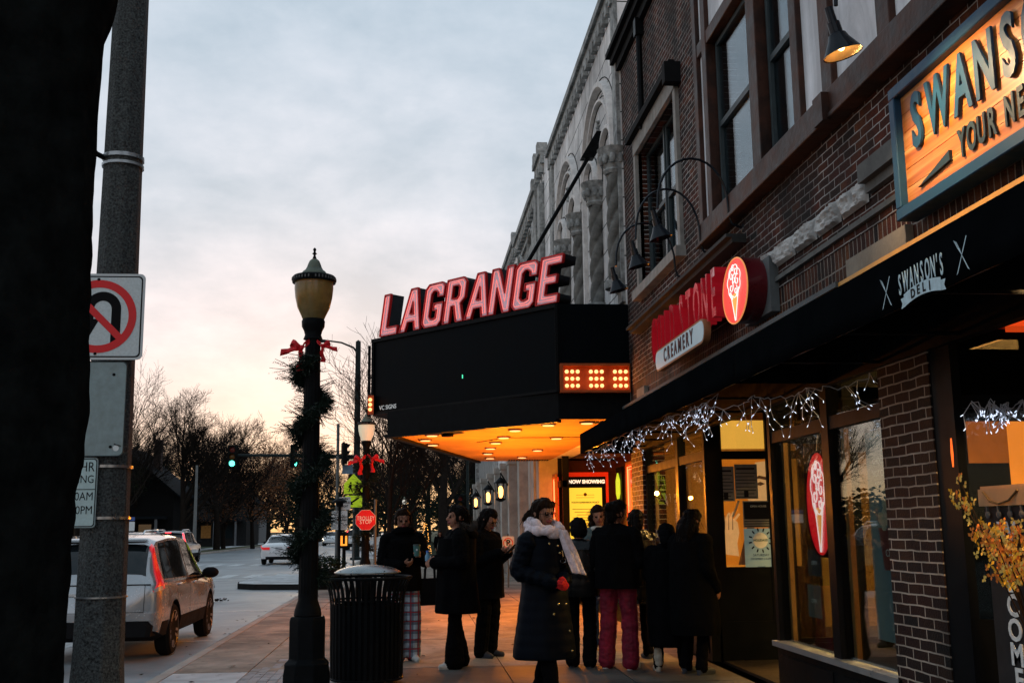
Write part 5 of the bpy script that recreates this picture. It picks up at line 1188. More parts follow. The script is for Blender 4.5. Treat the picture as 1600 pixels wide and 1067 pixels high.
for (lm, c_) in ((lamp2, (.66,.60,.42)), (lamp3, (.85,.85,.85))):
    for ch in COL.objects:
        if ch.parent == lm and ch.name.startswith('globe'):
            ch.data = ch.data.copy(); ch.data.materials.clear(); ch.data.materials.append(M('cream globe %d' % int(c_[0]*100), c_, .35, var=.08, emit=.28, ecol=(1,.9,.65)))
ndl = M('fir needles', (.012,.022,.016), .75, var=.5, scale=30); ndl2 = M('frosted fir needles', (.05,.065,.06), .7, var=.4, scale=30)
def garland(pos, z0, z1, label, seed, n, r=.12, big=1):
    rr = random.Random(seed); g_ = thing('garland', label, 'garland', (pos[0],pos[1],z0), 0, 'evergreen garlands wound round the street lamps')
    mb = MB(); core = []; turns = (z1-z0)*1.9
    def spray(p, d, ln):
        d = d.normalized(); m_ = int(ln/.016); q = p.copy(); mb.mat(0).tube([p, p+d*ln], [.005,.002], 4)
        for i in range(m_):
            q = q+d*ln/m_; d = (d+Vector((rr.uniform(-.05,.05),rr.uniform(-.05,.05),-.02))).normalized()
            a, b = frame(d); t = rr.uniform(0,6.3); o = (a*math.cos(t)+b*math.sin(t)+d*.75).normalized(); L_ = rr.uniform(.03,.055)*(1-.4*i/m_); sd = o.cross(d).normalized()*.0042
            mb.mat(0 if rr.random() < .8 else 1).add([q-sd, q+sd, q+o*L_+sd*.3], [(0,1,2)])
            t += math.pi; o = (a*math.cos(t)+b*math.sin(t)+d*.75).normalized(); mb.add([q-sd, q+sd, q+o*L_+sd*.3], [(0,1,2)])
    for i in range(n):
        u = i/n; z = z0+(z1-z0)*u; t = u*turns*2*math.pi+rr.uniform(-.5,.5); rad = r*rr.uniform(.65,1)
        p = Vector((pos[0]+rad*math.cos(t), pos[1]+rad*math.sin(t), z)); core.append(p)
        for q in range(5):
            d = Vector((math.cos(t)+rr.uniform(-.9,.9), math.sin(t)+rr.uniform(-.9,.9), rr.uniform(-.9,.7)))
            ln = rr.uniform(.07,.17)*big
            if rr.random() < .07: ln *= 2.1; d = Vector((rr.choice((-1,1,-1)),rr.uniform(-.4,.4),rr.uniform(-.1,.7)))
            spray(p, d, ln)
    mb.mat(0).tube(core, .014, 5)
    mb.build('branch', [ndl, ndl2], g_, smooth=False, fix=False)
garland((-.94,10.07), 1.02, 3.02, 'bushy green garland wound round nearest street lamp', 1, 400, .105, .85)
garland((-1.05,24.2), 1.0, 3.2, 'dark garland wound round the second street lamp', 2, 110, .16, 1.3)
bowm = M('red velvet ribbon', (.60,.008,.014), .5, var=.15, scale=14)
def bow(pos, sc_b, label, mirror=1):
    b = thing('bow', label, 'bow', pos, 0, 'red ribbon bows on the street lamps')
    mb = MB(); P0 = Vector(pos)
    def rib(pts, wd, tw):
        n = len(pts)
        mb.sheet(lambda u, v: P0+sc_b*(Vector((mirror*pts[int(u*(n-1)+.5)][0], -.03-.02*math.sin(u*7), pts[int(u*(n-1)+.5)][1]))+Vector((mirror*tw[0],tw[1]*.5,tw[2]))*(v-.5)*wd*(.6+.6*u)), n-1, 2)
    rib([(0,0),(-.03,.02),(-.06,.05),(-.085,.06),(-.10,.045),(-.09,.02),(-.05,.0),(0,0)], .06, (.3,.6,.8))
    rib([(0,0),(.02,.03),(.035,.06),(.05,.07),(.055,.05),(.045,.02),(.0,0)], .06, (.6,.6,.5))
    rib([(0,0),(-.05,-.01),(-.09,-.015),(-.13,-.03),(-.16,-.035),(-.19,-.045)], .055, (.1,.3,1))
    rib([(0,0),(-.01,-.04),(.005,-.09),(-.005,-.13),(-.02,-.17),(-.012,-.21)], .055, (1,.3,.1))
    mb.ell(P0+sc_b*Vector((0,-.04,0)), (.022*sc_b,.022*sc_b,.022*sc_b), 6)
    o = mb.build('ribbon', bowm, b, fix=False); md = o.modifiers.new('s','SOLIDIFY'); md.thickness = .003
bow((-1.03,9.98,3.10), 1.0, 'red ribbon bow with long tails on left of nearest street lamp')
bow((-.845,9.98,3.12), .72, 'small red ribbon bow on right of nearest street lamp', -1)
bow((-1.15,24.05,2.95), 1.5, 'red ribbon bow on left of second street lamp')
bow((-.92,24.05,2.98), 1.4, 'red ribbon bow on right of second street lamp', -1)

# ------------------------------------------------------------------ litter bin
bn = thing('litter_bin', 'black slatted steel litter bin with domed rain lid on the pavement', 'litter bin', (-.45,10.95,0))
c = Vector((-.45,10.95,0))
MB().lathe([(0,.04),(.315,.04),(.325,.74),(.31,.74),(.30,.1),(0,.1)], c, 32).build('liner', M('black bin liner', (.006,.006,.007), .6), bn)
mb = MB()
for q in range(40):
    mb = MB(); t_ = q*2*math.pi/40; er = Vector((math.cos(t_),math.sin(t_),0)); et = Vector((-math.sin(t_),math.cos(t_),0))
    prof = [(.345,.05),(.350,.3),(.352,.6),(.355,.74),(.365,.83),(.385,.91),(.415,.965),(.425,.985)]
    for (r0,z0),(r1,z1) in zip(prof, prof[1:]): mb.bar(c+er*r0+Z_*z0, c+er*r1+Z_*(z1+.004), .030, .007, up=er)
    mb.build('slat', BLK, bn, smooth=False)
for r_, z, rad in ((.425,.99,.015),(.335,.78,.010),(.345,.05,.012)): MB().tube([c+Vector((r_*math.cos(i*math.pi/24),r_*math.sin(i*math.pi/24),z)) for i in range(48)], rad, 7, closed=True).build('ring', BLK, bn)
for q in range(3): t_ = q*2.094+.5; MB().lathe([(0,0),(.03,0),(.03,.05),(0,.05)], c+Vector((.28*math.cos(t_),.28*math.sin(t_),0)), 10).build('foot', BLK, bn)
for q in range(4): t_ = q*math.pi/2+.6; MB().tube([c+Vector((.34*math.cos(t_),.34*math.sin(t_),.76)), c+Vector((.30*math.cos(t_),.30*math.sin(t_),1.06))], .008, 6).build('lid_post', BLKM, bn)
MB().lathe([(0,1.115),(.10,1.110),(.2,1.095),(.28,1.07),(.325,1.045),(.325,1.035),(.27,1.05),(0,1.09)], c, 40).build('lid', M('dull steel lid', (.22,.25,.26), .28, metal=.8, var=.2, scale=8), bn)
# ------------------------------------------------------------------ planter
pt = thing('planter', 'round black planter with a low dark shrub by the kerb', 'planter', (-2.15,28.2,0))
MB().lathe([(0,0),(.30,0),(.33,.05),(.44,.40),(.48,.44),(.48,.48),(.43,.48),(0,.44)], (-2.15,28.2,0), 24).build('pot', BLK, pt)
def leafy(mb, c_, rx, ry, rz, n, sz, rr, nk=1, hollow=.55):
    for i in range(n):
        d = Vector((rr.gauss(0,1),rr.gauss(0,1),rr.gauss(0,1))).normalized(); s_ = rr.random()**.5; s_ = hollow+(1-hollow)*s_
        nn = 1+.28*noise.noise(d*2.3+Vector(c_)*.7)
        p = Vector(c_)+Vector((d.x*rx,d.y*ry,d.z*rz))*s_*nn; a, b = frame(d+Vector((rr.uniform(-.8,.8),rr.uniform(-.8,.8),rr.uniform(-.8,.8)))); q = sz*rr.uniform(.6,1.4); mb.k = rr.randrange(nk)
        mb.add([p-a*q, p-b*q*.6, p+a*q, p+b*q*.6], [(0,1,2,3)])
mb = MB(); leafy(mb, (-2.15,28.2,.58), .46,.46,.24, 900, .035, random.Random(3), 2); mb.build('shrub', [ndl, M('dark leaf green', (.015,.028,.014), .7)], pt, smooth=False, fix=False)

# ------------------------------------------------------------------ signs and signals down the street
def post(o, x, y, z1, r=.03, name='post', z0=0): return MB().lathe([(0,z0),(r,z0),(r,z1),(0,z1)], (x,y,0), 10).build(name, STEEL, o)
ts = thing('road_sign', 'red octagonal trolley stop sign in front of the second lamp', 'road sign', (-1.03,23.75,0))
post(ts, -.83,23.9,2.1,.03); cx0, cz0 = -1.03, 1.66
mb = MB(); mb.box(-1.03,-.83,23.79,23.82,1.64,1.67); mb.build('bracket', STEEL, ts, smooth=False)
oc8 = lambda r: [(cx0+r*math.cos(R(22.5+45*i)), cz0+r*math.sin(R(22.5+45*i))) for i in range(8)]
plate(ts,'plate',oc8(.232),23.785,.004,WHT); plate(ts,'sheet',oc8(.224),23.780,.002,M('bright red sheeting', (.72,.012,.018), .4, var=.06))
for s_, z in (('TROLLEY',1.695),('STOP',1.615)): text('lettering', s_, .118, M('bright white lettering', (.85,.86,.86), .5, var=0), ts, (cx0,23.777,z), X_, Z_, ext=.001, bold=.0005, xs=.74 if s_ == 'TROLLEY' else .88, space=1.06)
nr = thing('road_sign', 'white no turn on red sign on grey post at the corner', 'road sign', (-2.60,37,0))
post(nr,-2.56,37.06,5.0,.05)
cx0 = -2.47
plate(nr,'plate',rrect(cx0-.27,cx0+.27,1.46,2.10,.03),36.995,.004,alu); plate(nr,'sheet',rrect(cx0-.26,cx0+.26,1.735,2.09,.025),36.990,.001,WHT); plate(nr,'lower_sheet',rrect(cx0-.26,cx0+.26,1.47,1.72,.02),36.990,.001,WHT)
for s_, z in (('NO',2.03),('TURN',1.92),('ON RED',1.81)): text('lettering', s_, .125, BLKT, nr, (cx0,36.986,z), X_, Z_, ext=.001, bold=.001)
for s_, z in (('7AM-7PM',1.67),('WHEN CHILDREN',1.60),('ARE PRESENT',1.53)): text('lettering', s_, .07, BLKT, nr, (cx0,36.986,z), X_, Z_, ext=.001)
pw = thing('road_sign', 'white turn sign half hidden above the no turn on red sign', 'road sign', (-2.38,37.2,2.1))
plate(pw,'plate',rrect(-2.50,-2.12,2.12,2.55,.02),37.2,.004,WHT)
for s_, z in (('TURN',2.48),('VEHICLES',2.36),('RIGHT',2.24)): text('lettering', s_, .10, BLKT, pw, (-2.31,37.194,z), X_, Z_, ext=.001, bold=.003, xs=.8)
MB().box(-2.52,-2.4,37.07,37.22,2.2,2.24).build('bracket', STEEL, pw, smooth=False)
yc = thing('road_sign', 'fluorescent yellow green pedestrian crossing sign with arrow plaque', 'road sign', (-2.05,38,0))
fy = M('fluorescent yellow green', (.42,.62,.02), .4, var=.08, emit=.16, ecol=(.7,1,.03))
post(yc,-2.05,38.06,3.4,.035); x0 = -2.07
plate(yc,'plate',[(x0-.33,2.68),(x0+.33,2.68),(x0+.33,3.02),(x0,3.36),(x0-.33,3.02)],38.0,.004,fy)
plate(yc,'arrow_plaque',rrect(x0-.28,x0+.30,2.22,2.62,.02),38.0,.004,fy)
mb = MB().prism([(x0+.16,2.57),(x0+.20,2.52),(x0-.04,2.36),(x0+.0,2.31),(x0-.20,2.29),(x0-.10,2.46),(x0-.07,2.41)], (0,37.995,0), X_, Z_, YF, .002)
for dx in (-.10,.12):
    mb.ell((x0+dx,37.993,3.05),(.035,.003,.035),6); mb.prism([(x0+dx-.04,3.0),(x0+dx+.04,3.0),(x0+dx+.03,2.88),(x0+dx+.08,2.73),(x0+dx+.05,2.72),(x0+dx,2.85),(x0+dx-.05,2.73),(x0+dx-.08,2.74),(x0+dx-.03,2.88),(x0+dx-.09,2.9)], (0,37.995,0), X_, Z_, YF, .002)
mb.build('pictogram', BLKT, yc, smooth=False)
pd = thing('pedestrian_signal', 'black pedestrian signal post with orange hand near the kerb', 'signal', (-2.15,34.5,0))
MB().lathe([(0,0),(.10,0),(.08,.06),(.055,.1),(.055,.9),(0,.9)], (-2.15,34.5,0), 12).build('post', BLK, pd)
MB().box(-2.28,-2.02,34.38,34.55,.9,1.38).build('housing', BLK, pd, smooth=False)
mb = MB(); mb.box(-2.25,-2.19,34.37,34.38,.98,1.28); mb.box(-2.11,-2.05,34.37,34.38,.98,1.28); mb.box(-2.19,-2.11,34.37,34.38,.98,1.03); mb.build('lit_sign', emis('orange signal', (1,.30,.03), 1.2), pd, smooth=False)
bl = thing('bollard_light', 'black post light with round cap beside the turn sign', 'post light', (-2.52,36.0,0))
MB().lathe([(0,0),(.06,0),(.045,.1),(.045,2.25),(0,2.25)], (-2.40,36,0), 12).build('post', BLK, bl)
MB().lathe([(0,2.2),(.10,2.2),(.12,2.32),(.24,2.34),(.24,2.38),(.12,2.46),(0,2.48)], (-2.40,36,0), 18).build('cap', BLK, bl)
# signal pole with mast arm and luminaire
sp = thing('signal_pole', 'tall dark signal pole with street light arm and mast arm over road', 'pole', (-2.85,55,0))
dks = M('dark green steel', (.020,.028,.028), .5, metal=.2, var=.25)
MB().lathe([(0,0),(.28,0),(.28,.1),(.19,.15),(.165,5),(.13,10.9),(0,11)], (-2.85,55,0), 14).build('shaft', dks, sp)
MB().tube([(-2.85,55,5.05),(-5,55,5.12),(-7.5,55,5.16),(-9.1,55,5.18)], [.11,.09,.07,.05], 8).build('mast_arm', dks, sp)
MB().tube([(-2.85,55,10.3),(-3.1,55,10.6),(-3.7,55,10.85),(-4.4,55,10.95)], [.06,.05,.045,.04], 8).build('lamp_arm', dks, sp)
MB().ell((-4.75,55,10.93),(.42,.14,.09),10).build('luminaire', dks, sp)
hs = M('signal housing black', (.008,.009,.009), .45, var=.1)
def signal(x, y, z, lit, label, rz=0, grp='traffic signals at the corner'):
    s_ = thing('traffic_signal', label, 'traffic signal', (x,y,z), rz, grp)
    mb = MB().box(-.19,.19,-.1,.12,-.52,.52); mb.build('housing', hs, s_, smooth=False, local=True)
    MB().prism(rrect(-.25,.25,-.58,.58,.05), (0,.05,0), X_, Z_, Y_, .01).build('backplate', hs, s_, smooth=False, local=True)
    for i, (nm_, c_) in enumerate((('red lens',(.10,.01,.008)),('amber lens',(.10,.05,.008)),('green lens',(.01,.09,.07)))):
        z_ = .34-.34*i; on = (i == lit)
        MB().lathe([(.0,.03),(.08,.02),(.14,.0),(0,0)], (0,0,0), 18).xf(Matrix.Translation((0,-.10,z_)) @ Matrix.Rotation(R(90),4,'X')).build('lens', emis('green signal', (.10,1,.72), 3.2) if on else M(nm_, c_, .2, var=0), s_, local=True)
        v = MB(); v.sheet(lambda u, w_: Vector((.15*math.cos(R(-20+220*u)), -.10-.2*w_*(.5+.5*math.sin(R(-20+220*u))), z_+.15*math.sin(R(-20+220*u)))), 14, 1); v.build('visor', hs, s_, local=True, fix=False)
signal(-8.95,54.9,5.1,2,'hanging traffic signal with lit green lens at end of mast arm')
signal(-5.95,54.9,5.1,2,'middle traffic signal on mast arm half behind the garland', 1.25)
signal(-3.45,54.7,5.2,-1,'dark traffic signal mounted beside the tall pole', 1.9)
stn_ = thing('street_name_sign', 'teal street name sign hung on the mast arm', 'sign', (-4.55,54.9,5.1)); plate(stn_,'plate',rrect(-5.0,-4.2,4.98,5.22,.03),54.86,.004,M('teal sign sheeting', (.02,.12,.13), .5))
text('lettering', 'LA GRANGE', .14, WHT, stn_, (-4.6,54.85,5.1), X_, Z_, ext=.001)
st2 = thing('street_name_sign', 'blue grey sign plate on the tall signal pole', 'sign', (-3.2,54.8,4.4)); plate(st2,'plate',rrect(-3.55,-3.03,4.2,4.66,.03),54.78,.004,M('blue grey sheeting', (.10,.16,.22), .5, var=.5, scale=3)); MB().box(-3.1,-2.9,54.785,54.9,4.4,4.45).build('bracket', STEEL, st2, smooth=False)
sp2 = thing('signal_pole', 'thin dark signal pole across the side street right of the pavement', 'pole', (3.35,68.5,0)); MB().lathe([(0,0),(.16,0),(.14,.15),(.10,.3),(.085,5.7),(0,5.75)], (3.35,68.5,0), 10).build('shaft', dks, sp2); MB().tube([(3.35,68.5,3.55),(2.9,68.4,3.55)],.03,6).build('bracket', dks, sp2)
signal(2.85,68.3,2.95,0 if False else -1,'dark traffic signal on thin pole across the side street', .2)
up = thing('utility_pole', 'slim grey light pole on the far grass verge', 'pole', (-16.3,84,0)); MB().lathe([(0,-.1),(.16,-.1),(.13,2),(.09,6.4),(0,6.4)], (-16.3,84,0), 10).build('shaft', M('grey weathered pole', (.14,.15,.15), .7), up)
hy = thing('fire_hydrant', 'yellow fire hydrant on the far grass verge', 'fire hydrant', (-16.7,80,0)); hm = M('yellow hydrant paint', (.55,.30,.03), .5)
MB().lathe([(0,-.05),(.18,-.05),(.18,.05),(.13,.08),(.13,.62),(.19,.64),(.19,.70),(.15,.74),(.12,.86),(.04,.92),(.04,.98),(0,.98)], (-16.7,80,0), 14).build('body', hm, hy); MB().tube([(-16.95,80,.5),(-16.45,80,.5)], .08, 10).tube([(-16.7,79.78,.5),(-16.7,80,.5)], .1, 10).build('nozzle', hm, hy)
wsn = thing('road_sign', 'small white sign on thin post far across the road', 'road sign', (-15.6,62,0)); post(wsn,-15.6,62,2.4,.04); plate(wsn,'plate',rrect(-15.95,-15.25,1.55,2.05,.03),61.95,.004,WHT); plate(wsn,'upper_plate',rrect(-15.95,-15.25,2.1,2.3,.02),61.95,.004,M('blue sheeting', (.05,.1,.3), .5))
npk = thing('road_sign', 'small white no parking sign with red ring and letter P by the wall', 'road sign', (2.35,27.5,0)); post(npk,2.35,27.55,1.32,.02); plate(npk,'plate',rrect(2.2,2.5,.92,1.25,.02),27.5,.003,WHT)
text('lettering','P',.2,BLKT,npk,(2.35,27.494,1.085),X_,Z_,ext=.001,bold=.006)
mb = MB(); mb.sheet(lambda u, v: Vector((2.35+(.105+.022*v)*math.cos(6.2832*u),27.4935,1.085+(.105+.022*v)*math.sin(6.2832*u))),40,1); mb.add([Vector((2.35+s*.075-.0*w_+w_*.7,27.493,1.085-s*.075+w_*.7)) for s, w_ in ((-1,-.012),(1,-.012),(1,.012),(-1,.012))],[(0,1,2,3)]); mb.build('red_ring', RED, npk, smooth=False, fix=False)
# ------------------------------------------------------------------ cars
tyrem = M('tyre rubber', (.012,.012,.012), .85, var=.2); rimm = M('alloy rim', (.30,.31,.32), .3, metal=.9, var=.1); cgl = M('car glass', (.004,.007,.009), .03, var=0, spec=.45)
blkp = M('black car plastic', (.010,.010,.011), .6, var=.15); chrome = M('chrome trim', (.6,.62,.63), .12, metal=1, var=0)
tailm = M('red tail lens', (.45,.008,.012), .12, var=.15, scale=20, emit=.30, ecol=(1,.02,.03), coat=.6); brk = emis('lit brake lens', (1,.04,.05), 3.5); clr = M('clear lens', (.45,.46,.47), .1, var=.2, coat=1)
SHAPES = {
 'suv': dict(y=[-2.26,-2.23,-2.17,-2.08,-1.97,-1.7,-1.0,-.4,.2,.6,.95,1.15,1.4,1.75,2.0,2.18,2.27], belt=[.96,.99,1.0,1.0,1.0,.99,.975,.965,.955,.95,.95,.95,.93,.89,.83,.74,.62], top=[.98,1.04,1.20,1.36,1.49,1.575,1.615,1.62,1.585,1.44,1.18,1.0,.965,.92,.855,.76,.63], w=[.80,.86,.885,.90,.905,.91,.91,.91,.91,.91,.91,.91,.905,.885,.85,.78,.68], rw=[.78,.74,.72,.71,.70,.68,.67,.67,.67,.69,.74,.80,.78,.76,.72,.66,.58], wb=1.31, wr=.345),
 'sedan': dict(y=[-2.3,-2.26,-2.1,-1.85,-1.5,-1.1,-.6,0,.45,.8,1.1,1.35,1.7,2.0,2.2,2.3], belt=[.80,.86,.93,.95,.94,.93,.92,.915,.91,.90,.90,.88,.84,.78,.70,.58], top=[.82,.89,.97,1.02,1.16,1.36,1.44,1.445,1.39,1.22,1.02,.93,.875,.80,.71,.59], w=[.74,.81,.86,.88,.89,.89,.89,.89,.89,.89,.89,.885,.87,.84,.77,.66], rw=[.70,.74,.72,.66,.60,.57,.57,.58,.61,.68,.77,.77,.75,.71,.64,.55], wb=1.35, wr=.325),
}
def car(name, label, shape, paint, lit=False, rails=False, group='cars on the street'):
    S = SHAPES[shape]; c = thing(name, label, 'car', (0,0,0), 0, group)
    def itp(k, y):
        Y = S['y']; V = S[k]
        for i in range(len(Y)-1):
            if y <= Y[i+1] or i == len(Y)-2:
                u = max(0, min(1, (y-Y[i])/(Y[i+1]-Y[i]))); return V[i]+(V[i+1]-V[i])*u
    def pts(y):
        w, rw, b, tp = itp('w',y), itp('rw',y), itp('belt',y), itp('top',y); tp = max(tp, b+.015); lo = .24+.10*max(0, abs(y)-1.9)/.4
        return [(0,lo),(w*.82,lo),(w*.965,lo+.07),(w*1.0,.50),(w*.992,b-.10),(w*.965,b-.01),(w*.945+(rw-w*.945)*.5,b+(tp-b-.06)*.52+.01),(rw+.012,max(b+.01,tp-.055)),(rw*.86,tp-.012),(0,tp+.004)]
    def surf(y, t, off=0, sgn=1):
        def P(y, t):
            p = pts(y); i = min(int(t), len(p)-2); u = t-i; return Vector((sgn*(p[i][0]*(1-u)+p[i+1][0]*u), y, p[i][1]*(1-u)+p[i+1][1]*u))
        q = P(y, t)
        if off:
            a = P(y, min(t+.15,9))-P(y, max(t-.15,0)); d = P(min(y+.04,S['y'][-1]), t)-P(max(y-.04,S['y'][0]), t); n = a.cross(d)
            if n.length < 1e-9: n = Vector((sgn,0,0))
            n.normalize()
            if n.dot(q-Vector((0,q.y*.86,.7))) < 0: n = -n
            q = q+n*off
        return q
    ys = []
    for a, b in zip(S['y'], S['y'][1:]):
        k = max(1, int((b-a)/.09)); ys += [a+(b-a)*i/k for i in range(k)]
    ys.append(S['y'][-1])
    rings = []
    for y in ys:
        p = pts(y); rings.append([Vector((x,y,z)) for x, z in p]+[Vector((-x,y,z)) for x, z in p[-2:0:-1]])
    body = MB().loft(rings).build('body', [paint, blkp], c, ang=40, local=True)
    wr, wb = S['wr'], S['wb']; cut_ = []
    for sy in (-wb, wb):
        for sx_ in (-1, 1): cut_.append(MB().lathe([(0,-.02),(wr+.055,-.02),(wr+.055,.5),(0,.5)], (0,0,0), 28).xf(Matrix.Translation((sx_*.62,sy,wr)) @ Matrix.Rotation(sx_*R(90),4,'Y')))
    cut(body, cut_); me = body.data
    me.polygons.foreach_set('use_smooth', [True]*len(me.polygons)); me.set_sharp_from_angle(angle=R(40))
    for p in me.polygons:
        if p.center.z < (.43 if shape == 'suv' else .33) or (abs(p.center.x) < .80 and p.center.z < .72 and abs(abs(p.center.y)-wb) < .42): p.material_index = 1
    gm = MB()
    def patch(mb, y0, y1, t0, t1, off, n=10, m=6, both=True, ys2=None):
        for sg_ in ((1,-1) if both else (1,)):
            mb.sheet(lambda u, v: surf((y0+(ys2[0]-y0)*v if ys2 else y0)+((y1+(ys2[1]-y1)*v if ys2 else y1)-(y0+(ys2[0]-y0)*v if ys2 else y0))*u, t0+(t1-t0)*v, off, sg_), n, m)
    if shape == 'suv': wins = ((-1.86,-1.30,-1.62,-1.30),(-1.25,-.36,-1.25,-.36),(-.28,.86,-.28,.40)); rwin = (-2.20,-1.95); wsh = (.34,1.10)
    else: wins = ((-1.25,-.25,-.85,-.25),(-.17,.85,-.17,.40)); rwin = (-1.78,-1.14); wsh = (.24,1.06)
    for a, b, a2, b2 in wins: patch(gm, a, b, 5.18, 6.88, .006, 10, 6, True, (a2, b2))
    patch(gm, rwin[0], rwin[1], 7.35, 9, .006, 8, 6); patch(gm, wsh[0], wsh[1], 7.3, 9, .006, 8, 6)
    gm.build('windows', cgl, c, local=True, fix=False, ang=50)
    for sg_ in (1, -1):
        MB().sheet(lambda u, v: surf(wins[0][0]-.05+(wins[-1][1]-wins[0][0]+.1)*u, 5.02+.1*v, .008, sg_), 24, 1).build('window_trim', chrome, c, local=True, fix=False)
        mb = MB()
        if shape == 'suv':
            mb.sheet(lambda u, v: surf(-2.25+.27*v**1.3+(.12+.20*(1-v)**2.2*(1 if v > .1 else .75))*u, 4.15+3.2*v, .016, sg_), 8, 16)
        else: mb.sheet(lambda u, v: surf(-2.285+.30*u, 4.25+.75*v, .012, sg_), 8, 4); mb.box(min(sg_*.42,sg_*.76),max(sg_*.42,sg_*.76),-2.325,-2.30,.72,.84)
        tl = mb.build('tail_light', brk if lit else tailm, c, local=True, fix=False); md = tl.modifiers.new('s','SOLIDIFY'); md.thickness = .02
        if shape == 'suv':
            mb = MB(); mb.sheet(lambda u, v: surf(-2.247+.16*u, 4.02+.5*v, .018, sg_), 6, 3); mb.build('reversing_lens', clr, tl, local=True, fix=False)
        mb = MB(); mb.sheet(lambda u, v: surf(S['y'][-1]-.04-.34*u, 4.0+.9*v, .01, sg_), 8, 3); mb.build('headlight', clr, c, local=True, fix=False)
        mb = MB().ell((sg_*1.0,.70,1.02), (.13,.075,.085), 9); mb.bar((sg_*.86,.74,.96),(sg_*.98,.71,.99),.05,.04); mb.build('wing_mirror', blkp, c, local=True)
        mb = MB()
        for yh in (-1.05,.02): q = surf(yh,4.55,.02,sg_); mb.ell(q,(.02,.10,.018),7)
        mb.build('door_handle', paint, c, local=True)
        mb = MB()
        for yl_ in ((-.32,-.30) if True else ()): mb.sheet(lambda u, v: surf(-.325+.008*u, 2.2+2.75*v, .003, sg_), 1, 12)
        mb.sheet(lambda u, v: surf(.93+.008*u, 2.2+2.7*v, .003, sg_), 1, 12); mb.sheet(lambda u, v: surf(-1.28+.008*u+.13*(1-v)*(v < .4), 3.4+1.5*v, .003, sg_), 1, 12)
        mb.build('door_seam', blkp, c, local=True, fix=False)
        if rails: mb = MB(); mb.tube([(sg_*.60,-1.75,1.56),(sg_*.61,-1.6,1.65),(sg_*.61,-.1,1.67),(sg_*.61,.1,1.60)], .022, 6); mb.build('roof_rail', chrome, c, local=True)
        for sy in (-wb, wb):
            x = sg_*.80; T = Matrix.Translation((x,sy,wr)) @ Matrix.Rotation(sg_*R(90),4,'Y')
            wh = MB().lathe([(.20,-.10),(wr-.03,-.10),(wr,-.06),(wr,.06),(wr-.03,.10),(wr-.09,.105),(.20,.09)], (0,0,0), 36).xf(T).build('wheel', tyrem, c, local=True)
            mb = MB().lathe([(0,.03),(.05,.07),(.06,.05),(0,.05)], (0,0,0), 16); mb.lathe([(wr-.115,.06),(wr-.09,.10),(wr-.10,.104),(wr-.13,.08)], (0,0,0), 36)
            for q in range(5):
                for dq in (-.16,.16): t_ = q*2*math.pi/5+dq; mb.bar((.03*math.cos(t_),.03*math.sin(t_),.06),((wr-.10)*math.cos(t_+dq*.25),(wr-.10)*math.sin(t_+dq*.25),.09),.035,.025)
            mb.mat(1).lathe([(0,-.02),(wr-.11,-.02),(wr-.11,.0),(0,.0)], (0,0,0), 24)
            mb.xf(T).build('rim', [rimm, blkp], wh, local=True)
    yr = S['y'][0]; mb = MB()
    if shape == 'suv':
        b2 = MB().loft([[Vector((x*k_,y_,z)) for x, z in ((-.80,.33),(.80,.33),(.82,.46),(.76,.52),(-.76,.52),(-.82,.46))] for k_, y_ in ((1.03,-2.12),(1.0,-2.29),(.93,-2.33))]); b2.build('bumper', blkp, c, local=True)
        b2 = MB().loft([[Vector((x*k_,y_,z)) for x, z in ((-.84,.525),(.84,.525),(.85,.62),(-.85,.62))] for k_, y_ in ((1.02,-2.1),(1.0,-2.265),(.93,-2.305))]); b2.build('bumper_cover', paint, c, local=True)
        mb.box(-.45,.45,yr-.018,yr-.001,.845,.875); mb.build('tailgate_trim', chrome, c, local=True, smooth=False)
        mb = MB()
        for s_ in (-1,1): mb.bar((s_*.70,yr-.003,.63),(s_*.71,yr-.003,.98),.007,.006)
        mb.bar((-.7,yr-.003,.63),(.7,yr-.003,.63),.006,.007); mb.bar((-.78,yr-.004,.98),(.78,yr-.004,.98),.012,.012)
        mb.build('tailgate_seam', blkp, c, local=True, smooth=False)
        MB().sheet(lambda u, v: Vector((-.66+1.32*u, -1.93-.14*v, 1.525+.03*v)), 8, 2).sheet(lambda u, v: Vector((-.66+1.32*u, -1.93-.14*v, 1.50+.03*v)), 8, 2).build('spoiler', paint, c, local=True)
        if lit: MB().box(-.14,.14,-2.09,-2.06,1.50,1.545).build('brake_light', brk, c, local=True)
        zp = .70
    else:
        MB().loft([[Vector((x*k_,y_,z)) for x, z in ((-.80,.30),(.80,.30),(.82,.58),(-.82,.58))] for k_, y_ in ((1.03,-2.1),(1.0,-2.31),(.93,-2.36))]).build('bumper', paint, c, local=True); zp = .70
        MB().box(-.6,.6,-2.365,-2.35,.30,.40).build('diffuser', blkp, c, local=True)
    MB().box(-.155,.155,yr-.03,yr-.012,zp,zp+.15).build('licence_plate', M('number plate', (.45,.47,.5), .5, var=.1), c, local=True, smooth=False)
    return c
silver = M('silver car paint', (.36,.37,.38), .22, metal=.55, var=.06, coat=1); whitep = M('white car paint', (.60,.62,.63), .3, var=.05, coat=1); greyp = M('grey car paint', (.16,.17,.18), .3, metal=.4, var=.05, coat=1)
def put(o, x, y, rz=0, s=1): o.location = (x,y,-.15); o.rotation_euler = (0,0,rz); o.scale = (s,)*3
c1 = car('parked_car', 'silver suv parked at the kerb behind the concrete pole', 'suv', silver); put(c1, -4.06, 16.55, 0, .975)
c2 = dup(c1, (-4.15,8.35,-.15), 0, 'grey silver car front just visible between tree trunk and pole')
c3 = car('car', 'white suv with roof rails seen over the parked silver car', 'suv', whitep, rails=True); put(c3, -8.05, 33.0, 0, 1.0)
c4 = car('car', 'white suv with lit red brake lights waiting far up the road', 'suv', MATS['white car paint'], lit=True, rails=True); put(c4, -12.55, 60, 0, 1.04)
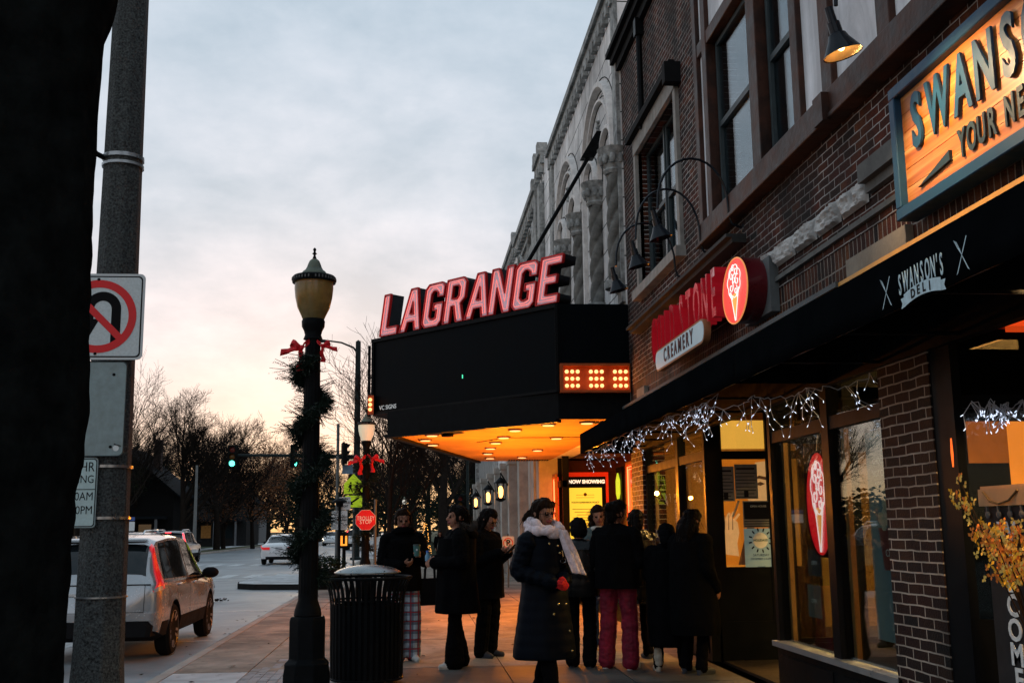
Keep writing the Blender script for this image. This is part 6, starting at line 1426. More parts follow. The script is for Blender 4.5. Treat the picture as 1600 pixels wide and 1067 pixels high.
c5 = car('car', 'white hatchback saloon driving away in the middle of the road', 'sedan', whitep); put(c5, -6.45, 56, 0, 1.0)
c6 = car('car', 'distant oncoming white car with headlights on', 'sedan', whitep, group='cars on the street'); put(c6, -8.6, 118, math.pi)
for ch in [o for o in COL.objects if o.parent == c6 and o.name.startswith('headlight')]: ch.data.materials.clear(); ch.data.materials.append(emis('lit headlight', (1,.85,.65), 10))
c7 = dup(c4, (-4.6,92,-.15), 0, 'dark rear of a distant car with lit red lights behind signal posts')
# ------------------------------------------------------------------ houses across the road
def house(x, y, w_, d_, h, label, col_, rz=0):
    hm_ = thing('house', label, 'house', (x,y,0), rz, 'dark houses across the road')
    rf = M('dark slate roof', (.010,.013,.016), .8, var=.3)
    mb = MB().box(-w_/2,w_/2,-d_/2,d_/2,-.1,h); mb.add([(-w_/2,-d_/2,h),(w_/2,-d_/2,h),(0,-d_/2,h+w_*.42)],[(0,1,2)]).add([(-w_/2,d_/2,h),(w_/2,d_/2,h),(0,d_/2,h+w_*.42)],[(0,1,2)])
    mb.build('wall', M('house siding %.2f' % col_, (col_,col_*1.05,col_*1.1), .8), hm_, local=True, smooth=False)
    mb = MB()
    for s_ in (-1,1): mb.bar((s_*(w_/2+.4),0,h-.28),(0,0,h+w_*.42+.08),d_+.8,.12,up=(0,1,0)) if False else mb.add([(s_*(w_/2+.5),-d_/2-.4,h-.35),(0,-d_/2-.4,h+w_*.42+.06),(0,d_/2+.4,h+w_*.42+.06),(s_*(w_/2+.5),d_/2+.4,h-.35),(s_*(w_/2+.5),-d_/2-.4,h-.2),(0,-d_/2-.4,h+w_*.42+.2),(0,d_/2+.4,h+w_*.42+.2),(s_*(w_/2+.5),d_/2+.4,h-.2)],[(0,1,2,3),(4,5,6,7),(0,1,5,4),(2,3,7,6),(0,3,7,4)])
    mb.box(-w_*.45,w_*.45,-d_/2-2.2,-d_/2,2.5,2.72); r_ = mb.build('roof', rf, hm_, local=True, smooth=False)
    MB().box(w_*.2,w_*.2+.6,-.4,.4,h+.5,h+w_*.42+.9).build('chimney', M('dark chimney brick', (.04,.02,.015)), r_, local=True, smooth=False)
    for i in range(4): MB().box(-w_*.42+i*w_*.27,-w_*.42+i*w_*.27+.18,-d_/2-2.1,-d_/2-1.9,-.1,2.5).build('porch_post', M('grey porch paint', (.12,.13,.14), .7), hm_, local=True, smooth=False)
    for i in range(3):
        fr_ = MB().box(-w_*.36+i*w_*.28,-w_*.36+i*w_*.28+1,-d_/2-.04,-d_/2,.8,2.1).build('window', M('warm house window', (.2,.1,.03), .3, emit=.03 if i == 1 else .0, ecol=(1,.5,.15)) if i == 1 else MATS['dark theatre glass'], hm_, local=True, smooth=False)
    return hm_
house(-24,96,9,9,4.6,'dark porched house with white posts behind the traffic on the left',.010)
house(-21.5,122,8,9,4.8,'second dark house further along half behind the big bare tree',.025)
house(-24,150,8,9,4.8,'far pale house glimpsed beyond the orange leaved tree',.16)
house(20,118,11,9,5.0,'dark house beyond the lawn right of the pavement',.02)
# ------------------------------------------------------------------ trees
twig = M('bare dark bark', (.016,.013,.011), .9, var=.3, scale=4)
def bare(seed, H, tr_, fork, spread, kids=(6,7,6,5,3), minr=.008, up_=.25, segs=5):
    rr = random.Random(seed); tk = MB(); br = MB()
    def grow(p, d, ln, r, lv):
        n = segs if lv < 3 else 3; pts = [p.copy()]; rad = [r]; q = p.copy()
        for i in range(n):
            jit = .16 if lv else .05
            d = (d+Vector((rr.uniform(-1,1)*jit, rr.uniform(-1,1)*jit, rr.uniform(-.5,1)*jit+ (up_*.22 if lv else 0)))).normalized(); q = q+d*ln/n; pts.append(q.copy()); rad.append(max(minr*.7, r*(1-.62*(i+1)/n)))
        (tk if lv == 0 else br).tube(pts, rad, (10,7,5,4,3,3)[lv], cap=False)
        if lv >= len(kids): return
        for k in range(kids[lv]):
            u = (fork+(1-fork)*(k+.5)/kids[lv]) if lv == 0 else .22+.78*(k+rr.random())/kids[lv]; x = u*n; i = min(int(x), n-1); f_ = x-i; b0 = pts[i].lerp(pts[i+1], f_); dd = (pts[i+1]-pts[i]).normalized()
            a, b = frame(dd); t = rr.uniform(0,6.28)+k*2.4; an = R(rr.uniform(24,58))*(spread if lv == 0 else 1); nd = dd*math.cos(an)+(a*math.cos(t)+b*math.sin(t))*math.sin(an)
            if lv > 0: nd.z += rr.uniform(-.1,.25)
            grow(b0, nd.normalized(), ln*(rr.uniform(.62,.95) if lv == 0 else rr.uniform(.42,.70))*(1.15-.35*u), max(minr, rad[i]*rr.uniform(.45,.66)), lv+1)
    grow(Vector((0,0,-.1)), Vector((0,0,1)), H*.55, tr_, 0)
    return tk, br
def tree(label, seed, H, tr_, fork, spread, loc, **kw):
    t = thing('tree', label, 'tree', loc, 0, 'bare trees along the street'); a, b = bare(seed, H, tr_, fork, spread, **kw)
    a.build('trunk', twig, t, local=True, fix=False); b.build('branches', twig, t, local=True, fix=False); return t
P = lambda px_, D_: ((px_-646.5)/F*D_*1.004, D_, -.05)
tA = tree('tall broad bare tree with rounded crown left of the traffic light', 3, 12.4, .34, .28, 1.05, P(303,88), kids=(8,8,6,5,3), minr=.011)
tB = tree('bare spreading tree with dark forked trunk under the end of the marquee', 8, 15, .42, .30, 1.1, P(692,78), kids=(7,7,6,5,3), minr=.011, up_=.1)
tC = tree('young bare street tree fanning upward behind the trolley stop sign', 5, 7.2, .085, .18, .95, (-.72,30,0), kids=(11,7,6,4), minr=.0055, up_=.35)
rt = random.Random(21)
more = [(352,96,tA,1.0,.9),(232,92,tB,2.1,.80),(196,70,tC,.4,1.65),(268,118,tA,3.3,.95),(428,142,tA,1.9,.95),(470,150,tB,4.0,1.0),(500,190,tA,5.0,1.15),(405,128,tB,2.6,.8),(150,85,tA,4.4,1.0),(565,205,tA,.7,1.2),(612,180,tB,3.1,1.1),(648,165,tA,2.2,1.1),(668,128,tB,5.5,.95),(715,132,tA,1.2,1.05),(738,110,tB,2.9,1.05),(760,150,tA,4.1,1.1),(628,120,tC,1.5,1.7),(640,96,tC,3.5,1.5),(715,100,tC,5.2,1.6),(455,115,tC,2.2,1.6),(535,230,tB,2.4,1.3),(330,150,tB,.6,1.1),(215,125,tA,5.9,1.05),(590,250,tA,3.9,1.5)]
lbl = ['bare tree beside the broad crowned one, right of it','bare tree with low crown left of the broad one','thin tall bare tree rising beside the blank sign back','bare tree behind the broad crowned one','bare tree above the traffic light arm','bare tree by the garlanded lamp shaft','far bare tree where the road vanishes','small bare tree behind the orange leaved tree','bare tree behind the concrete pole','far bare tree over the oncoming car','far bare tree above the third lamp','far bare tree behind the coffee holding woman','bare tree between third lamp and forked trunk','bare tree just right of the forked trunk','bare tree by the thin signal pole','bare tree behind the carriage lanterns','young bare tree on lawn left of the third lamp','young bare tree beside the third lamp','young bare tree right of the forked trunk','young bare tree left of the garlanded lamp','farthest bare tree over the road','bare tree behind the green traffic light','bare tree over the porched house','farthest bare tree behind the second lamp']
for (px_, D_, src, rz_, s_), lb in zip(more, lbl): dup(src, P(px_, D_), rz_, lb, 'bare trees along the street', s_)
# leafy trees: warm leaves still hanging, and dark evergreens
def leaftree(label, px_, D_, h, r, mats, seed, n=2600, cat='tree'):
    t = thing('leafy_tree', label, cat, P(px_, D_), 0, 'trees still in leaf beyond the road'); rr = random.Random(seed)
    a, b = bare(seed, h*1.0, .22, .35, 1.2, kids=(7,6,4), minr=.02); a.build('trunk', twig, t, local=True, fix=False); b.build('branches', twig, t, local=True, fix=False)
    mb = MB()
    for q in range(26):
        an = rr.uniform(0,6.28); ro = r*rr.random()**.6; z = h*rr.uniform(.30,1.0); k = 1-.55*max(0,(z/h-.6)/.4); leafy(mb, (ro*k*math.cos(an), ro*k*math.sin(an), z), r*.34, r*.34, r*.24, n//26, .075, rr, len(mats), .15)
    mb.build('crown', mats, t, local=True, smooth=False, fix=False); return t
orl = M('rust orange leaves', (.20,.070,.020), .8, var=.4, scale=3); brl = M('brown leaves', (.095,.042,.018), .8, var=.4); dgl = M('dark evergreen leaves', (.009,.015,.012), .8, var=.4); olv = M('dull olive leaves', (.02,.026,.012), .8, var=.4)
leaftree('rust orange leaved tree below the traffic light arm', 405, 104, 9.0, 5.2, [orl, brl], 31, 7800)
leaftree('smaller brown leaved tree left of the rust orange one', 362, 100, 7.5, 4.4, [brl, dgl, orl], 32, 6000)
for i, (px_, D_, h, r, lb) in enumerate(((232,100,7.5,4.2,'dark evergreen behind the porched house'),(282,104,7,4,'dark evergreen below the broad bare tree'),(455,135,7,5,'dark evergreen left of the garlanded lamp'),(505,160,7,5,'dark evergreen where the road vanishes'),(602,125,7,5,'dark evergreen behind the second lamp'),(645,112,6.2,4.6,'dark evergreen behind the third lamp'),(690,98,5.4,4.4,'dark evergreen under the forked bare tree'),(728,96,5.6,3.6,'dark evergreen beside the last stone building'),(330,125,6.5,4.5,'dark evergreen right of the big bare trunk'),(180,88,8,4,'dark evergreen behind the concrete pole'))):
    leaftree(lb, px_, D_, h, r, [dgl, olv, dgl], 50+i, 3400)
mb = MB(); rr = random.Random(77)
for q in range(150): leafy(mb, (rr.uniform(-130,130), rr.uniform(210,300), rr.uniform(1,7)), 7, 5, 3.4, 90, .55, rr, 2, .2)
for q in range(70): leafy(mb, (rr.choice((-1,1))*rr.uniform(30,110)-5, rr.uniform(100,200), rr.uniform(1,4)), 6, 5, 3, 80, .45, rr, 2, .2)
tag(mb.build('far_woods', [dgl, olv], smooth=False, fix=False), 'dark mass of far off woods along the skyline', 'woods', kind='stuff')
# small trees wound with warm lights
for i, (px_, D_, h, lb) in enumerate(((664,66,1.9,'small tree wound with warm lights on the lawn by distant walker'),(655,58,1.0,'low shrub wound with warm lights left of the distant walker'))):
    t = thing('lit_tree', lb, 'tree', P(px_, D_), 0, 'shrubs wound with warm lights'); rr = random.Random(i); mb = MB(); lt_ = MB()
    leafy(mb, (0,0,h*.5), h*.17, h*.17, h*.5, 500, .04, rr, 1, .3); mb.build('foliage', dgl, t, local=True, smooth=False, fix=False)
    for q in range(90): z = h*rr.random(); a_ = rr.uniform(0,6.3); r_ = h*.2*(1-z/h*.8); lt_.ell((r_*math.cos(a_), r_*math.sin(a_), z), .018, 3)
    o = lt_.build('fairy_lights', emis('fairy light', (1,.42,.08), 4), t, local=True)
# ------------------------------------------------------------------ people
import numpy as np
def sph(c, r, n=6):
    o = []
    for i in range(n+1):
        t = math.pi*i/n
        for j in range(1 if i in (0, n) else 2*n): a = math.pi*j/n; o.append(Vector(c)+Vector((r*math.sin(t)*math.cos(a), r*math.sin(t)*math.sin(a), r*math.cos(t))))
    return o
class Flesh:
    """overlapping rounded hulls merged by a voxel remesh into ONE continuous skin; faces take the material of the hull they lie on"""
    def __init__(s): s.p = []
    def hull(s, balls, k): s.p.append(([(Vector(c), r) for c, r in balls], k)); return s
    def limb(s, pts, rad, k):
        for i in range(len(pts)-1): s.hull([(pts[i], rad[i]), (pts[i+1], rad[i+1])], k)
        return s
    def xf(s, m, i0=0):
        for i in range(i0, len(s.p)): s.p[i] = ([(m @ c, r) for c, r in s.p[i][0]], s.p[i][1])
        return s
    def build(s, name, mats, parent, vox=.008, smooth=2):
        bm = bmesh.new()
        for balls, k in s.p:
            vs = [bm.verts.new(q) for c, r in balls for q in sph(c, r)]
            res = bmesh.ops.convex_hull(bm, input=vs); ge = [v for v in res['geom_interior'] if isinstance(v, bmesh.types.BMVert)]; bmesh.ops.delete(bm, geom=list(set(ge)), context='VERTS')
        me = bpy.data.meshes.new(name); bm.to_mesh(me); bm.free()
        o = bpy.data.objects.new('tmp', me); COL.objects.link(o)
        md = o.modifiers.new('r', 'REMESH'); md.mode = 'VOXEL'; md.voxel_size = vox
        if smooth: md = o.modifiers.new('s', 'SMOOTH'); md.iterations = smooth; md.factor = .5
        m2 = evaluated(o); bpy.data.objects.remove(o); m2.name = name
        n = len(m2.polygons); ct = np.zeros(n*3); m2.polygons.foreach_get('center', ct); ct = ct.reshape(-1, 3)
        best = np.full(n, 1e9); idx = np.zeros(n, dtype=np.int32)
        for balls, k in s.p:
            segs = list(zip(balls, balls[1:])) or [(balls[0], balls[0])]
            if len(balls) > 2: segs.append((balls[-1], balls[0]))
            for (a, ra), (b, rb) in segs:
                a_ = np.array(a); ab = np.array(b)-a_; l2 = max(ab@ab, 1e-12); t = np.clip(((ct-a_)@ab)/l2, 0, 1)
                d = np.linalg.norm(ct-(a_+t[:, None]*ab), axis=1)-(ra+(rb-ra)*t); u = d < best; best[u] = d[u]; idx[u] = k
        vm = np.zeros(len(m2.vertices), dtype=bool); ci = [j for j, mm in enumerate(mats) if mm.name not in ('skin','lips','dark eyes','red knit glove')]
        ok = np.isin(idx, ci)
        for pl_, k_ in zip(m2.polygons, ok):
            if k_: vm[list(pl_.vertices)] = True
        sd_ = len(COL.objects)*.37
        co = np.zeros(len(m2.vertices)*3); nn = co.copy(); m2.vertices.foreach_get('co', co); m2.vertices.foreach_get('normal', nn); co = co.reshape(-1,3); nn = nn.reshape(-1,3)
        for q in np.nonzero(vm)[0]: x_, y_, z_ = co[q]; co[q] += nn[q]*(.006*noise.noise((x_*15, y_*15+sd_, z_*22))+.007*noise.noise((x_*6+sd_, y_*6, z_*10))+.004*noise.noise((x_*30, y_*30, z_*40)))
        m2.vertices.foreach_set('co', co.ravel())
        m2.materials.clear()
        for m in mats: m2.materials.append(m)
        m2.polygons.foreach_set('material_index', idx); m2.polygons.foreach_set('use_smooth', [True]*n); m2.update()
        return link(name, m2, parent)
skin = M('skin', (.29,.135,.085), .55, var=.22, scale=26, bump=.3, bscale=120); lipsm = M('lips', (.22,.05,.045), .4, var=0); eyem = M('dark eyes', (.012,.010,.010), .15, var=0)
blkcloth = M('black wool cloth', (.0028,.0030,.0036), .9, var=.35, scale=10, bump=.3, bscale=70); navy = M('dark navy puffer nylon', (.0022,.004,.0075), .5, spec=.05, var=.3, scale=6); shiny = M('shiny black puffer nylon', (.004,.0045,.005), .28, spec=.2, var=.3, scale=8)
hairm = M('black hair', (.005,.0038,.0034), .42, var=.4, scale=30, bump=.5, bscale=90); brhair = M('dark brown hair', (.013,.0075,.005), .45, var=.4, scale=30, bump=.5, bscale=90)
blkpant = M('black trouser cloth', (.003,.003,.0035), .85, var=.3); redp = M('crimson velour', (.16,.006,.022), .75, var=.45, scale=12, bump=.4, bscale=25); wshoe = M('white shoe leather', (.50,.50,.48), .55, var=.15); dshoe = M('dark trainers', (.03,.035,.045), .6, var=.3); boot = M('cream boot suede', (.38,.34,.27), .8, var=.25, scale=14); glove = M('red knit glove', (.52,.012,.012), .85, var=.25, scale=30, bump=.6, bscale=120)
def plaid():
    m = bpy.data.materials.new('white blue red plaid flannel'); m.use_nodes = True; t = m.node_tree; b = t.nodes['Principled BSDF']; b.inputs['Roughness'].default_value = .9
    o = t.nodes.new('ShaderNodeTexCoord'); s = t.nodes.new('ShaderNodeSeparateXYZ'); t.links.new(o.outputs['Object'], s.inputs[0])
    def band(src, per, wd, off):
        a = t.nodes.new('ShaderNodeMath'); a.operation = 'ADD'; a.inputs[1].default_value = 10+off; t.links.new(src, a.inputs[0])
        q = t.nodes.new('ShaderNodeMath'); q.operation = 'MODULO'; q.inputs[1].default_value = per; t.links.new(a.outputs[0], q.inputs[0])
        c = t.nodes.new('ShaderNodeMath'); c.operation = 'LESS_THAN'; c.inputs[1].default_value = wd; t.links.new(q.outputs[0], c.inputs[0]); return c.outputs[0]
    last = None
    col = (.42,.47,.52,1)
    for src, per, wd, off, c, f in (('X',.09,.045,0,(.02,.04,.07,1),.65),('Z',.10,.05,0,(.02,.04,.07,1),.65),('X',.09,.012,.065,(.30,.01,.02,1),.9),('Z',.10,.013,.07,(.30,.01,.02,1),.9)):
        mx = t.nodes.new('ShaderNodeMix'); mx.data_type = 'RGBA'; ml = t.nodes.new('ShaderNodeMath'); ml.operation = 'MULTIPLY'; ml.inputs[1].default_value = f; t.links.new(band(s.outputs[src], per, wd, off), ml.inputs[0]); t.links.new(ml.outputs[0], mx.inputs[0])
        if last is None: mx.inputs[6].default_value = col
        else: t.links.new(last, mx.inputs[6])
        mx.inputs[7].default_value = c; last = mx.outputs[2]
    t.links.new(last, b.inputs['Base Color']); return m
V = Vector
def hand(fl, w, d, n, k, curl=.5, side=1):
    """palm and five fingers: w wrist, d towards the fingertips, n out of the palm, side +1 puts the thumb on +d x n"""
    w, d, n = V(w), V(d).normalized(), V(n); n = (n-d*n.dot(d)).normalized(); s = d.cross(n)*side
    pk = [(w+d*.02+s*.018, .017), (w+d*.085+s*.030, .013), (w+d*.080-s*.032, .012), (w+d*.02-s*.018, .016)]
    fl.hull(pk, k)
    for u, l, r, ex in ((.028,.074,.0092,0),(.009,.082,.0095,.05),(-.011,.076,.0090,.1),(-.030,.060,.0082,.2)):
        p = w+d*(.088 if abs(u) < .02 else .083)+s*u; a = curl+ex; dd = d.copy(); pts = [p]
        for q, f in enumerate((.45,.32,.25)):
            ang = a*(.55,1.55,2.2)[q]; dd = d*math.cos(ang)+n*math.sin(ang); pts.append(pts[-1]+dd*l*f)
        fl.limb(pts, [r*1.05, r, r*.95, r*.85], k)
    p = w+d*.025+s*.022; q = p+(s*.65+d*.7+n*.25).normalized()*.036; e = q+(d*.9+n*(.35+.5*curl)+s*.15).normalized()*.032; fl.limb([p, q, e], [.0135,.0115,.0098], k)
def person(label, x, y, rz, h, mats, head=(0,0,0), arms=None, legs=None, bulk=1.0, sleeve=1.0, pant=(.088,.066,.062), shoe='shoe', vox=.0085, lean=0, quilt=0, hands=(1,1), handk=1, curl=(.5,.5), palms=None, fdir=None, group='people waiting on the pavement'):
    """mats: top, skin, trousers, shoes, lips, eyes, gloves"""
    s = h/1.66; t = thing('person', label, 'person', (x,y,0), rz, group, s)
    f = Flesh(); TOP, SK, PT, SH, LP, EY, GL = range(7)
    L0 = legs or (((.095,0,.89),(.10,.03,.49),(.10,-.02,.09)), ((-.095,0,.89),(-.10,.03,.49),(-.10,-.02,.09)))
    for q in L0:
        q = [V(a) for a in q]; f.limb(q, list(pant), PT); an = q[2]
        f.limb([q[2], V((an.x,an.y,.075))], [pant[2]*1.0, pant[2]*1.02], PT)
        sd = .02 if an.x > 0 else -.02
        if shoe == 'boot': f.limb([an+V((0,-.01,.12)), an+V((0,-.02,-.02))], [.052,.05], SH)
        f.hull([((an.x,an.y-.035,.034),.034), ((an.x,an.y+.05,.040),.040), ((an.x+sd,an.y+.15,.028),.030), ((an.x+sd*.4,an.y+.14,.026),.028)], SH)
        f.hull([((an.x,an.y-.03,.012),.012+.024), ((an.x+sd,an.y+.15,.012),.026)], SH)
    B = bulk
    hips = [((-.075,-.01,.93),.105*B), ((.075,-.01,.93),.105*B)]; wa = [((-.055,0,1.08),.098*B), ((.055,0,1.08),.098*B)]; chst = [((-.085,.0,1.25),.105*B), ((.085,0,1.25),.105*B), ((0,.03,1.22),.10*B)]; shl = [((-.145,-.015,1.355),.060*B**.5), ((.145,-.015,1.355),.060*B**.5), ((0,-.02,1.40),.055*B**.5)]
    f.hull(hips+wa, TOP); f.hull(wa+chst, TOP); f.hull(chst+shl, TOP)
    f.limb([(0,-.02,1.37),(0,.0,1.47)], [.056,.050], SK)
    A_ = arms or (((.185,-.01,1.345),(.235,-.04,1.08),(.225,.10,.87)), ((-.185,-.01,1.345),(-.235,-.04,1.08),(-.225,.10,.87)))
    for i, q in enumerate(A_):
        q = [V(a) for a in q]; S_ = sleeve
        if quilt:
            for a, b, ra, rb in ((q[0],q[1],.064*S_,.058*S_),(q[1],q[2],.058*S_,.046*S_)):
                for k in range(4): u0, u1 = k/4, (k+1)/4; m_ = a.lerp(b,(u0+u1)/2); rm = ra+(rb-ra)*(u0+u1)/2; f.limb([a.lerp(b,u0+.02), m_, a.lerp(b,u1-.02)], [rm*.86, rm*1.10, rm*.86], TOP)
        else: f.limb(q, [.064*S_, .056*S_, .044*S_], TOP)
        if hands[i]:
            d = V(fdir[i]) if fdir and fdir[i] else (q[2]-q[1]); n = V(palms[i]) if palms and palms[i] else V((-1 if i == 0 else 1,0,-.2))
            hand(f, q[2]+d.normalized()*.005, d, n, handk, curl[i], 1 if i == 0 else -1)
    i0 = len(f.p)
    f.hull([((0,-.022,1.572),.086),((0,.018,1.585),.078)], SK)
    f.hull([((0,.030,1.575),.064),((.036,.040,1.528),.036),((-.036,.040,1.528),.036),((.026,.040,1.487),.026),((-.026,.040,1.487),.026),((0,.062,1.466),.019)], SK)
    f.limb([(0,.092,1.556),(0,.110,1.524)], [.0085,.0135], SK); f.hull([((.012,.099,1.520),.009),((-.012,.099,1.520),.009)], SK)
    f.hull([((.030,.083,1.568),.011),((-.030,.083,1.568),.011)], SK)
    f.hull([((.020,.086,1.490),.0075),((0,.0955,1.4925),.009),((-.020,.086,1.490),.0075)], LP); f.hull([((.014,.088,1.483),.007),((-.014,.088,1.483),.007)], LP)
    for sg_ in (1,-1):
        f.hull([((sg_*.026,.0885,1.548),.0075),((sg_*.038,.0865,1.548),.007)], EY); f.hull([((sg_*.022,.090,1.5645),.0045),((sg_*.046,.083,1.565),.004)], EY)
        f.hull([((sg_*.086,-.004,1.555),.016),((sg_*.084,.004,1.525),.011)], SK)
    hm_ = Matrix.Translation((0,.0,1.46)) @ Matrix.Rotation(head[0],4,'Z') @ Matrix.Rotation(head[1],4,'X') @ Matrix.Rotation(head[2],4,'Y') @ Matrix.Translation((0,0,-1.46))
    f.xf(hm_, i0)
    if lean:
        lm = Matrix.Translation((0,0,.9)) @ Matrix.Rotation(lean,4,'X') @ Matrix.Translation((0,0,-.9))
        for i in range(len(f.p)):
            if sum(c.z for c, r in f.p[i][0])/len(f.p[i][0]) > .98: f.p[i] = ([(lm @ c, r) for c, r in f.p[i][0]], f.p[i][1])
        hm_ = lm @ hm_; t_l = lm
    f.build('body', mats, t, vox)
    return t, hm_
def hair(t, hm_, parts, mat_=None, name='hair', strands=0, seed=1, vox=.010):
    f = Flesh()
    for balls in parts: f.hull(balls, 0)
    f.xf(hm_); rr = random.Random(seed)
    o = f.build(name, [mat_ or hairm], t, vox, 1); me = o.data
    co = [v.co.copy() for v in me.vertices]; nn = [v.normal.copy() for v in me.vertices]
    me.vertices.foreach_set('co', [k for c_, n_ in zip(co, nn) for k in (c_+n_*(.006*noise.noise(c_*38)+.010*noise.noise(V((c_.x*45, c_.y*45, c_.z*7)))))]); me.update()
    if strands:
        mb = MB()
        for i in range(strands):
            v = me.vertices[rr.randrange(len(me.vertices))]; p = v.co.copy(); d = (v.normal*.5+V((rr.uniform(-.4,.4),rr.uniform(-.4,.4),-.7))).normalized(); pts = [p-v.normal*.004]
            for q in range(5): d = (d+V((rr.uniform(-.3,.3),rr.uniform(-.3,.3),-.12))).normalized(); pts.append(pts[-1]+d*.022)
            mb.tube(pts, [.0016,.0015,.0013,.0011,.0009,.0005], 3)
        mb.build('loose_strands', mat_ or hairm, o, local=True, fix=False)
    return o
CAPS = [[((0,-.028,1.590),.095),((0,.020,1.622),.076)], [((.060,.005,1.578),.042),((.074,.008,1.52),.022)], [((-.060,.005,1.578),.042),((-.074,.008,1.52),.022)], [((0,-.05,1.54),.075),((0,-.06,1.49),.055)]]
def longhair(l, w=.05): return CAPS+[[((.05,-.055,1.53),w),((.06,-.075,1.53-l*.5),w*.95),((.05,-.07,1.53-l),w*.6)], [((-.05,-.055,1.53),w),((-.06,-.075,1.53-l*.5),w*.95),((-.05,-.07,1.53-l),w*.6)], [((0,-.075,1.53),w),((0,-.10,1.53-l*.5),w),((0,-.09,1.53-l*1.05),w*.6)], [((.078,.0,1.56),.024),((.088,.01,1.53-l*.45),.024)], [((-.078,.0,1.56),.024),((-.088,.01,1.53-l*.45),.024)]]
def coat(t, mat_, prof, name='coat', quilt=0, off=(0,0), wr=.012, seed=0, n=56):
    """prof: list of (z, rx, ry, cy)"""
    rings = []; zs = []
    for (a, b) in zip(prof, prof[1:]):
        k = max(2, int(abs(a[0]-b[0])/.018))
        for i in range(k): zs.append([a[q]+(b[q]-a[q])*i/k for q in range(4)])
    zs.append(list(prof[-1]))
    z0 = prof[0][0]; zl = prof[-1][0]
    for z, rx, ry, cy in zs:
        d = (z0-z)/max(.01, z0-zl); ring = []
        for j in range(n):
            a = 2*math.pi*j/n; q = 1+wr*6*d*noise.noise(V((math.cos(a)*2.2+seed, math.sin(a)*2.2, z*.9)))+wr*1.4*noise.noise(V((math.cos(a)*5, math.sin(a)*5+seed, z*7)))
            if quilt: q *= 1+.02*abs(math.sin(math.pi*z/quilt))**.6-.01
            ring.append(V((off[0]+rx*q*math.cos(a), off[1]+cy+ry*q*math.sin(a), z)))
        rings.append(ring)
    inn = [V((p.x*.93+off[0]*.07, p.y*.93, p.z+.004)) for p in rings[-1]]; up_ = [V((p.x, p.y, p.z+.15)) for p in inn]
    return MB().loft(rings+[inn, up_]).build(name, mat_, t, local=True, ang=70)
def glasses(t, hm_):
    mb = MB()
    for sg_ in (1,-1):
        mb.tube([hm_ @ V((sg_*.034+.026*math.cos(a*math.pi/10), .104-abs(.01*math.cos(a*math.pi/10)), 1.547+.022*math.sin(a*math.pi/10))) for a in range(20)], .0022, 5, closed=True)
        mb.tube([hm_ @ V((sg_*.060,.096,1.552)), hm_ @ V((sg_*.088,.01,1.555))], .002, 5)
    mb.tube([hm_ @ V((-.008,.105,1.552)), hm_ @ V((.008,.105,1.552))], .002, 5)
    return mb.build('glasses', M('dark spectacle frame', (.02,.015,.012), .3), t, local=True)
MT = lambda top, pant, shoe, gl=None: [top, skin, pant, shoe, lipsm, eyem, gl or glove]

# a: woman in plaid trousers with a cup
ta, ha = person('woman in black jacket and plaid trousers holding a teal cup behind the bin', -.12, 12.62, math.pi+.22, 1.66, MT(blkcloth, plaid(), wshoe), head=(-.12,-.05,.05),
    arms=(((.185,-.01,1.335),(.235,-.02,1.08),(.06,.17,1.06)), ((-.185,-.01,1.335),(-.245,.0,1.09),(-.15,.17,1.17))), legs=(((.09,0,.89),(.06,.02,.49),(.045,.0,.09)), ((-.09,0,.89),(-.115,.03,.49),(-.12,.0,.09))),
    bulk=1.25, sleeve=1.3, pant=(.10,.088,.088), vox=.0065, curl=(.7,1.0), palms=((-.2,-.6,.7),(.9,.3,0)), fdir=((-1,.15,.1),(.25,1,.12)))
hair(ta, ha, CAPS+[[((0,-.10,1.60),.045)]], brhair, strands=220, seed=3)
coat(ta, blkcloth, [(1.30,.205,.155,0),(1.10,.195,.15,0),(.95,.205,.16,0),(.80,.215,.17,0),(.77,.21,.165,0)], 'jacket')
MB().tube([(.10*math.cos(a*.314),-.005+.085*math.sin(a*.314),1.425+.02*math.sin(a*.314)) for a in range(20)], .04, 8, closed=True).build('collar', blkcloth, ta, local=True)
cup = thing('coffee_cup', 'teal paper coffee cup held by the woman in plaid trousers', 'cup', (0,0,0)); m_ = ROOT[ta.name]; cup.location = m_ @ V((-.098,.265,1.155)); cupm = M('teal cup paper', (.045,.14,.14), .5, var=.3, scale=40)
MB().lathe([(0,0),(.030,0),(.040,.115),(0,.115)], (0,0,0), 20).build('body', cupm, cup, local=True); MB().lathe([(0,.113),(.043,.113),(.043,.122),(.038,.130),(0,.130)], (0,0,0), 20).build('lid', M('dark cup lid', (.03,.05,.05), .4), cup, local=True); MB().prism([(.012*math.cos(i),.012*math.sin(i)) for i in range(6)], (-.0,-.0385,.07), X_, Z_, YF, .001).build('print', WHT, cup, local=True, smooth=False)
bag = thing('handbag', 'black tote bag hanging from the arm of the woman in plaid trousers', 'handbag', m_ @ V((-.315,-.02,.60)), .3)
MB().loft([[V((sx_*a,sy*b,z)) for sx_, sy in ((-1,-1),(1,-1),(1,1),(-1,1))] for z, a, b in ((0,.13,.055),(.02,.145,.06),(.15,.135,.055),(.28,.115,.03),(.30,.11,.02))]).build('body', M('black bag leather', (.008,.008,.009), .45, var=.2), bag, local=True, ang=60)
for sy in (-.02,.02): MB().tube([(-.06,sy,.29),(-.055,sy,.40),(-.02,sy,.475),(.02,sy,.475),(.055,sy,.40),(.06,sy,.29)], .008, 6).build('handle', blkp, bag, local=True)
